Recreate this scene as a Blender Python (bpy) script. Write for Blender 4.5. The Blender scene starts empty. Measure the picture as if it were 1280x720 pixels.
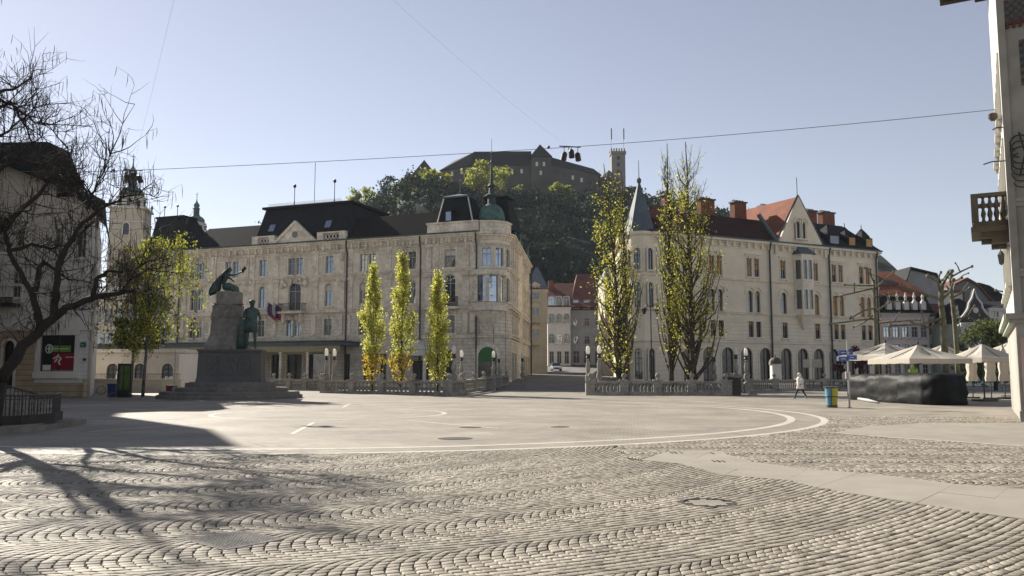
import bpy, bmesh, math, random
import numpy as np
from mathutils import Vector, Matrix, Euler
R = math.radians
PI = math.pi
S = bpy.context.scene
COL = S.collection

# ------------------------------------------------------------------ camera
F_PX, HC = 1052.0, 1.65
PITCH = math.atan(107/F_PX)
cam = bpy.data.objects.new('camera', bpy.data.cameras.new('camera'))
COL.objects.link(cam); S.camera = cam
cam.location = (0, 0, HC); cam.rotation_euler = (PI/2 + PITCH, 0, 0)
cam.data.sensor_width = 36; cam.data.lens = 36*F_PX/1280
cam.data.clip_start = .1; cam.data.clip_end = 6000
# ------------------------------------------------------------------ sky + sun
SUN_EL, SUN_AZ = R(29), R(-40)          # azimuth from +Y, negative = left
w = bpy.data.worlds.new('World'); S.world = w; w.use_nodes = True
nt = w.node_tree; bg = nt.nodes['Background']
sky = nt.nodes.new('ShaderNodeTexSky'); sky.sky_type = 'NISHITA'; sky.sun_disc = False
sky.sun_elevation = SUN_EL; sky.sun_rotation = SUN_AZ
sky.air_density = 1.0; sky.dust_density = .12; sky.ozone_density = 1.6; sky.altitude = 300
hs = nt.nodes.new('ShaderNodeHueSaturation'); hs.inputs['Saturation'].default_value = .6
tn = nt.nodes.new('ShaderNodeMix'); tn.data_type = 'RGBA'; tn.blend_type = 'MULTIPLY'; tn.inputs[0].default_value = 1; tn.inputs[7].default_value = (1.0, .935, .95, 1)
nt.links.new(sky.outputs[0], hs.inputs['Color']); nt.links.new(hs.outputs[0], tn.inputs[6]); nt.links.new(tn.outputs[2], bg.inputs[0]); bg.inputs[1].default_value = .053
SUNV = Vector((math.sin(SUN_AZ)*math.cos(SUN_EL), math.cos(SUN_AZ)*math.cos(SUN_EL), math.sin(SUN_EL)))
sl = bpy.data.lights.new('sun', 'SUN'); sl.energy = 4.6; sl.angle = R(.5); sl.color = (1, .93, .82)
so = bpy.data.objects.new('sun', sl); COL.objects.link(so); so.rotation_euler = (-SUNV).to_track_quat('-Z', 'Y').to_euler()
S.view_settings.view_transform = 'Standard'; S.view_settings.look = 'None'
S.view_settings.exposure = 1.28; S.view_settings.gamma = 1
S.cycles.max_bounces = 6; S.cycles.diffuse_bounces = 3; S.cycles.glossy_bounces = 3; S.cycles.transmission_bounces = 4
S.cycles.volume_bounces = 0; S.cycles.transparent_max_bounces = 8

# ------------------------------------------------------------------ measuring helpers
def ray(px, py):
    dx, dy = (px-640)/F_PX, (360-py)/F_PX
    return Vector((dx, math.cos(PITCH)-dy*math.sin(PITCH), math.sin(PITCH)+dy*math.cos(PITCH)))
def at(px, py, Y):
    d = ray(px, py); return Vector((0, 0, HC)) + d*(Y/d.y)
def gp(px, py, Z=0.0):
    d = ray(px, py); t = (Z-HC)/d.z; return Vector((d.x*t, d.y*t, Z))

# ------------------------------------------------------------------ materials
MATS = {}
def mat(name, col, rough=.8, var=.25, scale=3.0, bump=.0, metal=0, col2=None, spec=.3, detail=5, courses=0, stretch=(1, 1, 1), transl=None, cdark=.55):
    """procedural surface: base colour broken up by two scales of noise, optional coursed joints in height"""
    if name in MATS: return MATS[name]
    m = bpy.data.materials.new(name); m.use_nodes = True; t = m.node_tree; N = t.nodes; L = t.links
    b = N['Principled BSDF']; b.inputs['Roughness'].default_value = rough; b.inputs['Metallic'].default_value = metal
    b.inputs['Specular IOR Level'].default_value = spec
    tc = N.new('ShaderNodeTexCoord'); mp = N.new('ShaderNodeMapping'); mp.inputs['Scale'].default_value = stretch
    L.new(tc.outputs['Object'], mp.inputs[0])
    n1 = N.new('ShaderNodeTexNoise'); n1.inputs['Scale'].default_value = scale; n1.inputs['Detail'].default_value = detail
    n2 = N.new('ShaderNodeTexNoise'); n2.inputs['Scale'].default_value = scale*.17; n2.inputs['Detail'].default_value = 3
    L.new(mp.outputs[0], n1.inputs[0]); L.new(mp.outputs[0], n2.inputs[0])
    ad = N.new('ShaderNodeMath'); ad.operation = 'ADD'; L.new(n1.outputs[0], ad.inputs[0]); L.new(n2.outputs[0], ad.inputs[1])
    rp = N.new('ShaderNodeValToRGB'); rp.color_ramp.elements[0].position = .35; rp.color_ramp.elements[1].position = .65
    hf = N.new('ShaderNodeMath'); hf.operation = 'MULTIPLY'; hf.inputs[1].default_value = .5
    L.new(ad.outputs[0], hf.inputs[0]); L.new(hf.outputs[0], rp.inputs[0])
    c2 = col2 or tuple(c*(1-var) for c in col); c1 = tuple(min(.9, c*(1+var*.5)) for c in col)
    rp.color_ramp.elements[0].color = (*c2, 1); rp.color_ramp.elements[1].color = (*c1, 1)
    out = rp.outputs[0]; height = n1.outputs[0]
    if courses:
        sp = N.new('ShaderNodeSeparateXYZ'); L.new(tc.outputs['Object'], sp.inputs[0])
        dv = N.new('ShaderNodeMath'); dv.operation = 'DIVIDE'; dv.inputs[1].default_value = courses; L.new(sp.outputs[2], dv.inputs[0])
        fr = N.new('ShaderNodeMath'); fr.operation = 'FRACT'; L.new(dv.outputs[0], fr.inputs[0])
        gt = N.new('ShaderNodeMath'); gt.operation = 'GREATER_THAN'; gt.inputs[1].default_value = .12; L.new(fr.outputs[0], gt.inputs[0])
        mx = N.new('ShaderNodeMix'); mx.data_type = 'RGBA'; mx.inputs[6].default_value = (*[c*cdark for c in col], 1)
        L.new(gt.outputs[0], mx.inputs[0]); L.new(out, mx.inputs[7]); out = mx.outputs[2]
        a2 = N.new('ShaderNodeMath'); a2.operation = 'MULTIPLY_ADD'; a2.inputs[1].default_value = 3; L.new(gt.outputs[0], a2.inputs[0]); L.new(height, a2.inputs[2]); height = a2.outputs[0]
        bump = bump or .3
    L.new(out, b.inputs['Base Color'])
    if bump:
        bp = N.new('ShaderNodeBump'); bp.inputs['Strength'].default_value = bump; bp.inputs['Distance'].default_value = .03
        L.new(height, bp.inputs['Height']); L.new(bp.outputs[0], b.inputs['Normal'])
    if transl:
        tr = N.new('ShaderNodeBsdfTranslucent'); tr.inputs[0].default_value = (*transl, 1)
        ms = N.new('ShaderNodeMixShader'); ms.inputs[0].default_value = .5
        L.new(b.outputs[0], ms.inputs[1]); L.new(tr.outputs[0], ms.inputs[2]); L.new(ms.outputs[0], N['Material Output'].inputs[0])
    MATS[name] = m; return m
def rnd_mat(name, cols, rough=.85, bump=.4, bscale=30, spec=.25, transl=None):
    """colour picked per face from the mesh attribute 'rnd'"""
    m = bpy.data.materials.new(name); m.use_nodes = True; t = m.node_tree; N = t.nodes; L = t.links
    b = N['Principled BSDF']; b.inputs['Roughness'].default_value = rough; b.inputs['Specular IOR Level'].default_value = spec
    a = N.new('ShaderNodeAttribute'); a.attribute_name = 'rnd'
    rp = N.new('ShaderNodeValToRGB'); e = rp.color_ramp.elements
    e[0].color = (*cols[0], 1); e[1].color = (*cols[-1], 1)
    for i, c in enumerate(cols[1:-1]): x = e.new((i+1)/(len(cols)-1)); x.color = (*c, 1)
    L.new(a.outputs['Fac'], rp.inputs[0]); out = rp.outputs[0]
    if bump:
        tc = N.new('ShaderNodeTexCoord'); n = N.new('ShaderNodeTexNoise'); n.inputs['Scale'].default_value = bscale; n.inputs['Detail'].default_value = 4
        L.new(tc.outputs['Object'], n.inputs[0])
        bp = N.new('ShaderNodeBump'); bp.inputs['Strength'].default_value = bump; bp.inputs['Distance'].default_value = .01
        L.new(n.outputs[0], bp.inputs['Height']); L.new(bp.outputs[0], b.inputs['Normal'])
        n3 = N.new('ShaderNodeTexNoise'); n3.inputs['Scale'].default_value = .5; n3.inputs['Detail'].default_value = 5; L.new(tc.outputs['Object'], n3.inputs[0])
        mr = N.new('ShaderNodeMapRange'); mr.inputs[1].default_value = .3; mr.inputs[2].default_value = .7; mr.inputs[3].default_value = .72; mr.inputs[4].default_value = 1.12
        L.new(n3.outputs[0], mr.inputs[0])
        mx = N.new('ShaderNodeMix'); mx.data_type = 'RGBA'; mx.blend_type = 'MULTIPLY'; mx.inputs[0].default_value = 1
        L.new(out, mx.inputs[6]); L.new(mr.outputs[0], mx.inputs[7]); out = mx.outputs[2]
    L.new(out, b.inputs['Base Color'])
    if transl is not None:
        tr = N.new('ShaderNodeBsdfTranslucent'); L.new(out, tr.inputs[0])
        ms = N.new('ShaderNodeMixShader'); ms.inputs[0].default_value = transl
        L.new(b.outputs[0], ms.inputs[1]); L.new(tr.outputs[0], ms.inputs[2]); L.new(ms.outputs[0], N['Material Output'].inputs[0])
    return m
def glass(name, tint, dark, mixf=.45):
    m = bpy.data.materials.new(name); m.use_nodes = True; t = m.node_tree; N = t.nodes; L = t.links
    b = N['Principled BSDF']; b.inputs['Base Color'].default_value = (*dark, 1); b.inputs['Roughness'].default_value = .3
    g = N.new('ShaderNodeBsdfGlossy'); g.inputs[0].default_value = (*tint, 1); g.inputs[1].default_value = .06
    tc = N.new('ShaderNodeTexCoord'); n = N.new('ShaderNodeTexNoise'); n.inputs['Scale'].default_value = .9; L.new(tc.outputs['Object'], n.inputs[0])
    bp = N.new('ShaderNodeBump'); bp.inputs['Strength'].default_value = .12; bp.inputs['Distance'].default_value = .3; L.new(n.outputs[0], bp.inputs['Height']); L.new(bp.outputs[0], g.inputs['Normal'])
    ms = N.new('ShaderNodeMixShader'); ms.inputs[0].default_value = mixf
    L.new(b.outputs[0], ms.inputs[1]); L.new(g.outputs[0], ms.inputs[2]); L.new(ms.outputs[0], N['Material Output'].inputs[0]); return m
GL_BLUE = glass('glass_sky', (.66, .76, .9), (.02, .03, .04), .36)
GL_DARK = glass('glass_dark', (.7, .75, .8), (.006, .007, .008), .03)
GL_MID = glass('glass_mid', (.8, .85, .9), (.014, .017, .02), .12)

# ------------------------------------------------------------------ mesh builder
I4 = Matrix.Identity(4)
class MB:
    def __init__(s): s.v = []; s.f = []; s.m = []; s.M = I4; s.mi = 0; s.r = []; s.rv = None
    def add(s, vs, fs, M=None):
        M = s.M @ M if M is not None else s.M; o = len(s.v)
        s.v += [tuple(M @ Vector(p)) for p in vs]
        for f in fs: s.f.append(tuple(i+o for i in f)); s.m.append(s.mi); s.r.append(s.rv if s.rv is not None else random.random())
    def box(s, x0, x1, y0, y1, z0, z1, M=None, taper=0):
        if x0 > x1: x0, x1 = x1, x0
        if y0 > y1: y0, y1 = y1, y0
        t = taper
        s.add([(x0, y0, z0), (x1, y0, z0), (x1, y1, z0), (x0, y1, z0), (x0+t, y0+t, z1), (x1-t, y0+t, z1), (x1-t, y1-t, z1), (x0+t, y1-t, z1)],
              [(0, 3, 2, 1), (4, 5, 6, 7), (0, 1, 5, 4), (1, 2, 6, 5), (2, 3, 7, 6), (3, 0, 4, 7)], M)
    def frustum(s, lo, hi, z0, z1, M=None):
        """lo, hi: (x0,x1,y0,y1)"""
        a, b = lo, hi
        s.add([(a[0], a[2], z0), (a[1], a[2], z0), (a[1], a[3], z0), (a[0], a[3], z0), (b[0], b[2], z1), (b[1], b[2], z1), (b[1], b[3], z1), (b[0], b[3], z1)],
              [(0, 3, 2, 1), (4, 5, 6, 7), (0, 1, 5, 4), (1, 2, 6, 5), (2, 3, 7, 6), (3, 0, 4, 7)], M)
    def lathe(s, prof, n=10, c=(0, 0, 0), M=None, ang=0, sx=1, sy=1):
        vs = []; fs = []
        for r, z in prof:
            for k in range(n): a = ang+2*PI*k/n; vs.append((c[0]+r*math.cos(a)*sx, c[1]+r*math.sin(a)*sy, c[2]+z))
        for j in range(len(prof)-1):
            for k in range(n): fs.append((j*n+k, j*n+(k+1) % n, (j+1)*n+(k+1) % n, (j+1)*n+k))
        if prof[0][0] > 1e-4: fs.append(tuple(range(n-1, -1, -1)))
        if prof[-1][0] > 1e-4: fs.append(tuple((len(prof)-1)*n+k for k in range(n)))
        s.add(vs, fs, M)
    def prism(s, pts, z0, z1, M=None):
        n = len(pts); vs = [(p[0], p[1], z0) for p in pts]+[(p[0], p[1], z1) for p in pts]
        s.add(vs, [tuple(range(n-1, -1, -1)), tuple(range(n, 2*n))]+[(k, (k+1) % n, n+(k+1) % n, n+k) for k in range(n)], M)
    def plate(s, pts, y0, y1, M=None):
        """polygon in x,z extruded from y0 (front) to y1"""
        n = len(pts); vs = [(p[0], y0, p[1]) for p in pts]+[(p[0], y1, p[1]) for p in pts]
        s.add(vs, [tuple(range(n)), tuple(range(2*n-1, n-1, -1))]+[(k, n+k, n+(k+1) % n, (k+1) % n) for k in range(n)], M)
    def tube(s, pts, rad, n=6, M=None):
        pts = [Vector(p) for p in pts]
        if not hasattr(rad, '__len__'): rad = [rad]*len(pts)
        vs = []; fs = []
        for i, p in enumerate(pts):
            d = (pts[min(i+1, len(pts)-1)]-pts[max(i-1, 0)])
            if d.length < 1e-6: d = Vector((0, 0, 1))
            d.normalize(); a = d.cross(Vector((0, 1, 0)) if abs(d.y) < .8 else Vector((1, 0, 0))).normalized(); b = d.cross(a)
            for k in range(n):
                t = 2*PI*k/n; vs.append(tuple(p+(a*math.cos(t)+b*math.sin(t))*rad[i]))
        for j in range(len(pts)-1):
            for k in range(n): fs.append((j*n+k, j*n+(k+1) % n, (j+1)*n+(k+1) % n, (j+1)*n+k))
        fs.append(tuple(range(n-1, -1, -1))); fs.append(tuple((len(pts)-1)*n+k for k in range(n)))
        s.add(vs, fs, M)
    def sphere(s, c, r, n=8, m=6, sc=(1, 1, 1), M=None):
        prof = [(r*math.sin(PI*j/m)*1.0, -r*math.cos(PI*j/m)*sc[2]) for j in range(m+1)]; prof[0] = (0.0001, prof[0][1]); prof[-1] = (0.0001, prof[-1][1])
        s.lathe(prof, n, c, M, 0, sc[0], sc[1])
    def mesh(s, name, mats, smooth=False, rnd=False):
        me = bpy.data.meshes.new(name); me.from_pydata(s.v, [], s.f); me.update()
        for m in (mats if isinstance(mats, (list, tuple)) else [mats]): me.materials.append(m)
        me.polygons.foreach_set('material_index', s.m)
        if smooth: me.polygons.foreach_set('use_smooth', [True]*len(s.f))
        if rnd:
            at_ = me.attributes.new('rnd', 'FLOAT', 'FACE'); at_.data.foreach_set('value', s.r)
        me.validate(); return me
    def build(s, name, mats, parent=None, smooth=False, rnd=False):
        return link(name, s.mesh(name, mats, smooth, rnd), parent)
def link(name, me, parent=None, M=None):
    o = bpy.data.objects.new(name, me); COL.objects.link(o)
    if parent: o.parent = parent
    if M is not None: o.matrix_local = M
    return o
def tag(o, label=None, cat=None, group=None, kind=None):
    if label: o['label'] = label
    if cat: o['category'] = cat
    if group: o['group'] = group
    if kind: o['kind'] = kind
    return o
def thing(name, loc, rz, label, cat, group=None):
    o = bpy.data.objects.new(name, None); COL.objects.link(o); o.location = loc; o.rotation_euler = (0, 0, rz)
    o.empty_display_size = .2
    return tag(o, label, cat, group)
def copy_tree(o, parent=None):
    c = o.copy(); COL.objects.link(c); c.parent = parent
    for ch in list(o.children): copy_tree(ch, c)
    return c
def T(x, y, z=0, rz=0, s=1): return Matrix.Translation((x, y, z)) @ Matrix.Rotation(rz, 4, 'Z') @ Matrix.Scale(s, 4)

# ------------------------------------------------------------------ common materials
M_hotel = mat('hotel_plaster', (.75, .68, .56), .9, .22, 1.6, .15, col2=(.52, .465, .375))
M_hotelrust = mat('hotel_rusticated', (.70, .635, .525), .9, .25, 1.6, .2, courses=.42, col2=(.42, .37, .295))
M_trim = mat('hotel_stone_trim', (.76, .69, .57), .9, .3, 3, .15, col2=(.44, .39, .32))
M_cream = mat('cream_plaster', (.74, .65, .50), .9, .14, .8, .08)
M_creamrust = mat('cream_coursed', (.74, .65, .50), .9, .14, .8, .1, courses=.5, cdark=.75)
M_creamtrim = mat('cream_trim', (.76, .68, .54), .9, .2, 2, .1)
M_slate = mat('slate_roof', (.018, .019, .021), .8, .4, 6, .2, courses=.3, spec=.15)
M_slatebr = mat('brown_tile_roof', (.022, .018, .016), .85, .35, 5, .25, courses=.35, spec=.12)
M_zinc = mat('zinc', (.085, .11, .13), .65, .3, 3, 0, spec=.3)
M_copper = mat('green_copper', (.085, .16, .14), .75, .35, 2, .1, col2=(.03, .065, .06))
M_bronze = mat('bronze_patina', (.042, .085, .07), .65, .5, 6, .2, col2=(.014, .024, .022), spec=.35)
M_rock = mat('grey_granite', (.20, .185, .16), .9, .35, 3, .5, col2=(.10, .093, .083))
M_rockdark = mat('dark_polished_granite', (.060, .058, .055), .55, .3, 5, .2, spec=.5)
M_step = mat('granite_steps', (.15, .14, .125), .85, .3, 4, .25)
M_bal = mat('balustrade_concrete', (.33, .31, .275), .9, .4, 5, .35, col2=(.14, .13, .115))
M_white = mat('white_paint', (.62, .60, .55), .7, .12, 4)
M_frame = mat('window_paint', (.42, .41, .38), .6, .15, 5)
M_framed = mat('dark_window_paint', (.07, .055, .045), .6, .2, 5)
M_iron = mat('black_iron', (.018, .018, .02), .5, .3, 8, 0, spec=.5)
M_blind = mat('ochre_blind', (.46, .27, .10), .8, .2, 5)
M_blindp = mat('pale_blind', (.42, .30, .22), .8, .2, 5)
M_red = mat('terracotta_tiles', (.22, .068, .032), .85, .4, 4, .3, courses=.3, cdark=.6)
M_reddark = mat('old_red_tiles', (.15, .06, .045), .85, .4, 4, .3, courses=.3, cdark=.6)
M_brick = mat('chimney_brick', (.19, .075, .045), .9, .4, 6, .3, courses=.2)
M_grey = mat('grey_render', (.27, .27, .265), .9, .25, 1, .1)
M_pipe = mat('downpipe_zinc', (.055, .06, .06), .6, .2, 5)
M_bark = mat('dark_bark', (.035, .03, .026), .95, .4, 14, .6)
M_barkp = mat('poplar_bark', (.060, .048, .036), .95, .4, 14, .6)
M_planebark = mat('plane_bark', (.17, .16, .10), .9, .5, 5, .3, col2=(.06, .055, .04))
M_birchbark = mat('birch_bark', (.16, .145, .125), .9, .5, 9, .3, col2=(.03, .03, .03))
M_fabric = mat('cream_canvas', (.80, .75, .66), .85, .08, 2, .1, transl=(.55, .49, .38))
M_tarp = mat('black_tarpaulin', (.003, .0034, .0038), .6, .4, 2.2, .7, spec=.16)
L_yel = rnd_mat('leaves_yellow', [(.28, .28, .05), (.50, .50, .09), (.66, .65, .16)], .7, 0, transl=.6)
L_org = rnd_mat('leaves_ochre', [(.32, .20, .02), (.52, .36, .03), (.6, .46, .05)], .7, 0, transl=.6)
L_grn = rnd_mat('leaves_olive', [(.20, .21, .03), (.42, .42, .06), (.60, .56, .09)], .7, 0, transl=.6)
L_birch = rnd_mat('leaves_birch', [(.10, .12, .02), (.28, .30, .04), (.46, .44, .06)], .7, 0, transl=.55)
L_dark = rnd_mat('leaves_dark', [(.015, .026, .014), (.03, .045, .022), (.05, .065, .03)], .8, 0, transl=.25)
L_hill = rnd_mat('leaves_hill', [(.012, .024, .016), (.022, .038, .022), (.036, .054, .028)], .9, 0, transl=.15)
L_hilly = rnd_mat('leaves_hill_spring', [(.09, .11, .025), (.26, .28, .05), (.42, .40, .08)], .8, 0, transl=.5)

# ------------------------------------------------------------------ ground
rng = np.random.default_rng(7); random.seed(7)
def paving_mat(name, col, sx, sy, joint=.6, rot=0, bump=.25, polar=None):
    m = bpy.data.materials.new(name); m.use_nodes = True; t = m.node_tree; N = t.nodes; L = t.links
    b = N['Principled BSDF']; b.inputs['Roughness'].default_value = .75; b.inputs['Specular IOR Level'].default_value = .3
    tc = N.new('ShaderNodeTexCoord'); mp = N.new('ShaderNodeMapping'); mp.inputs['Rotation'].default_value = (0, 0, rot)
    L.new(tc.outputs['Object'], mp.inputs[0]); vec = mp.outputs[0]
    br = N.new('ShaderNodeTexBrick'); br.inputs['Scale'].default_value = 1; br.inputs['Brick Width'].default_value = sx; br.inputs['Row Height'].default_value = sy
    br.inputs['Mortar Size'].default_value = .008; br.inputs['Mortar Smooth'].default_value = .3; br.inputs['Bias'].default_value = 0
    br.inputs['Color1'].default_value = (*[c*1.08 for c in col], 1); br.inputs['Color2'].default_value = (*[c*.84 for c in col], 1); br.inputs['Mortar'].default_value = (*[c*joint for c in col], 1)
    L.new(vec, br.inputs[0])
    n = N.new('ShaderNodeTexNoise'); n.inputs['Scale'].default_value = .35; n.inputs['Detail'].default_value = 8; n.inputs['Roughness'].default_value = .62; L.new(vec, n.inputs[0])
    mr = N.new('ShaderNodeMapRange'); mr.inputs[1].default_value = .3; mr.inputs[2].default_value = .7; mr.inputs[3].default_value = .66; mr.inputs[4].default_value = 1.16; L.new(n.outputs[0], mr.inputs[0])
    mx = N.new('ShaderNodeMix'); mx.data_type = 'RGBA'; mx.blend_type = 'MULTIPLY'; mx.inputs[0].default_value = 1
    L.new(br.outputs[0], mx.inputs[6]); L.new(mr.outputs[0], mx.inputs[7]); L.new(mx.outputs[2], b.inputs['Base Color'])
    vo = N.new('ShaderNodeTexVoronoi'); vo.distance = 'CHEBYCHEV'; vo.inputs['Scale'].default_value = .42; L.new(vec, vo.inputs[0])
    sc_ = N.new('ShaderNodeSeparateColor'); L.new(vo.outputs['Color'], sc_.inputs[0]); m3 = N.new('ShaderNodeMapRange'); m3.inputs[3].default_value = .90; m3.inputs[4].default_value = 1.05; L.new(sc_.outputs[0], m3.inputs[0])
    mx2 = N.new('ShaderNodeMix'); mx2.data_type = 'RGBA'; mx2.blend_type = 'MULTIPLY'; mx2.inputs[0].default_value = 1; L.new(mx.outputs[2], mx2.inputs[6]); L.new(m3.outputs[0], mx2.inputs[7]); L.new(mx2.outputs[2], b.inputs['Base Color'])
    n2 = N.new('ShaderNodeTexNoise'); n2.inputs['Scale'].default_value = 25; L.new(vec, n2.inputs[0])
    bp = N.new('ShaderNodeBump'); bp.inputs['Strength'].default_value = bump; bp.inputs['Distance'].default_value = .01; L.new(n2.outputs[0], bp.inputs['Height']); L.new(bp.outputs[0], b.inputs['Normal'])
    return m
GROUND = (.285, .252, .205)
M_ground = mat('square_ground', (.22, .2, .17), .85, .3, .6, .2)
M_pave = paving_mat('granite_setts', GROUND, .22, .12, .62, R(8))
M_pave2 = paving_mat('granite_slabs', (.265, .236, .192), .9, .45, .6, R(-20))
M_band = mat('pale_stone_band', (.46, .43, .37), .7, .15, 4, .1)
M_bed = mat('joint_sand', (.055, .048, .036), .95, .5, 8, .3)
M_slab = mat('stone_slab', (.29, .262, .215), .75, .18, 1.5, .12)
M_street = paving_mat('street_paving', (.16, .15, .14), .6, .3, .7)

def sheet(name, pts, z, m, label=None):
    mb = MB(); mb.add([(p[0], p[1], z) for p in pts], [tuple(range(len(pts)))]); o = mb.build(name, m); return tag(o, kind='structure')
sheet('ground', [(-900, -200), (900, -200), (900, 1500), (-900, 1500)], -.06, M_ground)
CC, CR = Vector((-6.6, 36.3)), 17.6      # the great paved circle
# bed under the cobbles, then the paved surfaces beyond
sheet('cobble_bed', [(-30, 2), (30, 2), (30, 40), (-30, 40)], -.018, M_bed)
sheet('square_paving', [(-75, 33), (75, 33), (75, 92), (-75, 92)], -.008, M_pave2)
def disc(c, r, n=160): return [(c.x+r*math.cos(2*PI*k/n), c.y+r*math.sin(2*PI*k/n)) for k in range(n)]
sheet('circle_paving', disc(CC, CR+1.3), -.004, M_pave)
def ringband(mb, c, r0, r1, z, a0=0, a1=2*PI, n=200):
    vs = []; fs = []
    for k in range(n+1):
        a = a0+(a1-a0)*k/n
        for r in (r0, r1): vs.append((c.x+r*math.cos(a), c.y+r*math.sin(a), z))
    for k in range(n): fs.append((2*k, 2*k+1, 2*k+3, 2*k+2))
    mb.add(vs, fs)
mb = MB(); ringband(mb, CC, CR-.14, CR+.14, 0); ringband(mb, CC, CR+1.0, CR+1.24, 0)
C2 = Vector((-7.5, 35.2)); ringband(mb, C2, 4.6, 4.8, 0)
for k in range(12):
    a = R(-83+30*k); d = Vector((math.cos(a), math.sin(a))); q = Vector((-d.y, d.x))*.07
    p0 = C2+d*6.3; p1 = C2+d*11.8
    mb.add([(p0-q)[:]+(0,), (p0+q)[:]+(0,), (p1+q)[:]+(0,), (p1-q)[:]+(0,)], [(0, 1, 2, 3)])
tag(mb.build('stone_bands', M_band), kind='structure')
# pavement in front of the house on the right
arc = [gp(1040, 541), gp(1110, 547), gp(1190, 552), gp(1290, 559), gp(1400, 566)]
far = [gp(1400, 529), gp(1280, 528.5), gp(1150, 529), gp(1080, 533)]
sheet('pavement', [(p.x, p.y) for p in arc+far], 0.0, M_slab)
mb = MB()
for i in range(len(arc)-1):
    a, b = arc[i], arc[i+1]; n = Vector((0, .3, 0)); mb.add([tuple(a)[:2]+(.004,), tuple(b)[:2]+(.004,), (b.x, b.y+.28, .004), (a.x, a.y+.28, .004)], [(0, 1, 2, 3)])
tag(mb.build('pavement_edge', M_band), kind='structure')
# big slabs crossing the cobbles: quads given by their corners
UU = [(838, 563), (893, 563), (940, 577), (1010, 586), (1075, 591), (1125, 596), (1195, 605), (1260, 610), (1330, 615)]
LL = [(800, 575), (852, 580), (905, 594), (985, 600), (1020, 609), (1072, 618), (1145, 629), (1222, 641), (1300, 652)]
SL = []
for i in range(8):
    m = .42+.16*(i % 2); f = lambda k, t: (UU[k][0]*(1-t)+LL[k][0]*t, UU[k][1]*(1-t)+LL[k][1]*t)
    if i in (1, 4, 6): SL += [[f(i, 0), f(i+1, 0), f(i+1, m), f(i, m)], [f(i, m), f(i+1, m), f(i+1, 1), f(i, 1)]]
    else: SL.append([f(i, 0), f(i+1, 0), f(i+1, 1), f(i, 1)])
mb = MB(); slabs = []
for q in SL:
    ps = [gp(*p) for p in q]; c = sum(ps, Vector())/len(ps); ps = [c+(p-c)*.995 for p in ps]; slabs.append([(p.x, p.y) for p in ps])
    mb.rv = random.random(); mb.prism([(p.x, p.y) for p in ps][::1], -.017, .000+random.uniform(0, .003))
tag(mb.build('slab_path', M_slab), kind='structure')
def inpoly(x, y, P):
    r = np.zeros(x.shape, bool); n = len(P)
    for i in range(n):
        x0, y0 = P[i]; x1, y1 = P[(i+1) % n]
        if y0 == y1: continue
        c = ((y0 > y) != (y1 > y)) & (x < (x1-x0)*(y-y0)/(y1-y0)+x0); r ^= c
    return r
MANH = gp(885, 628); GRATE = [gp(232, 674), gp(300, 664), gp(352, 674), gp(282, 687)]
excl = slabs + [[(p.x, p.y) for p in GRATE], disc(Vector((MANH.x, MANH.y)), .36, 20), [(p.x, p.y) for p in arc+far]]
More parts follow.
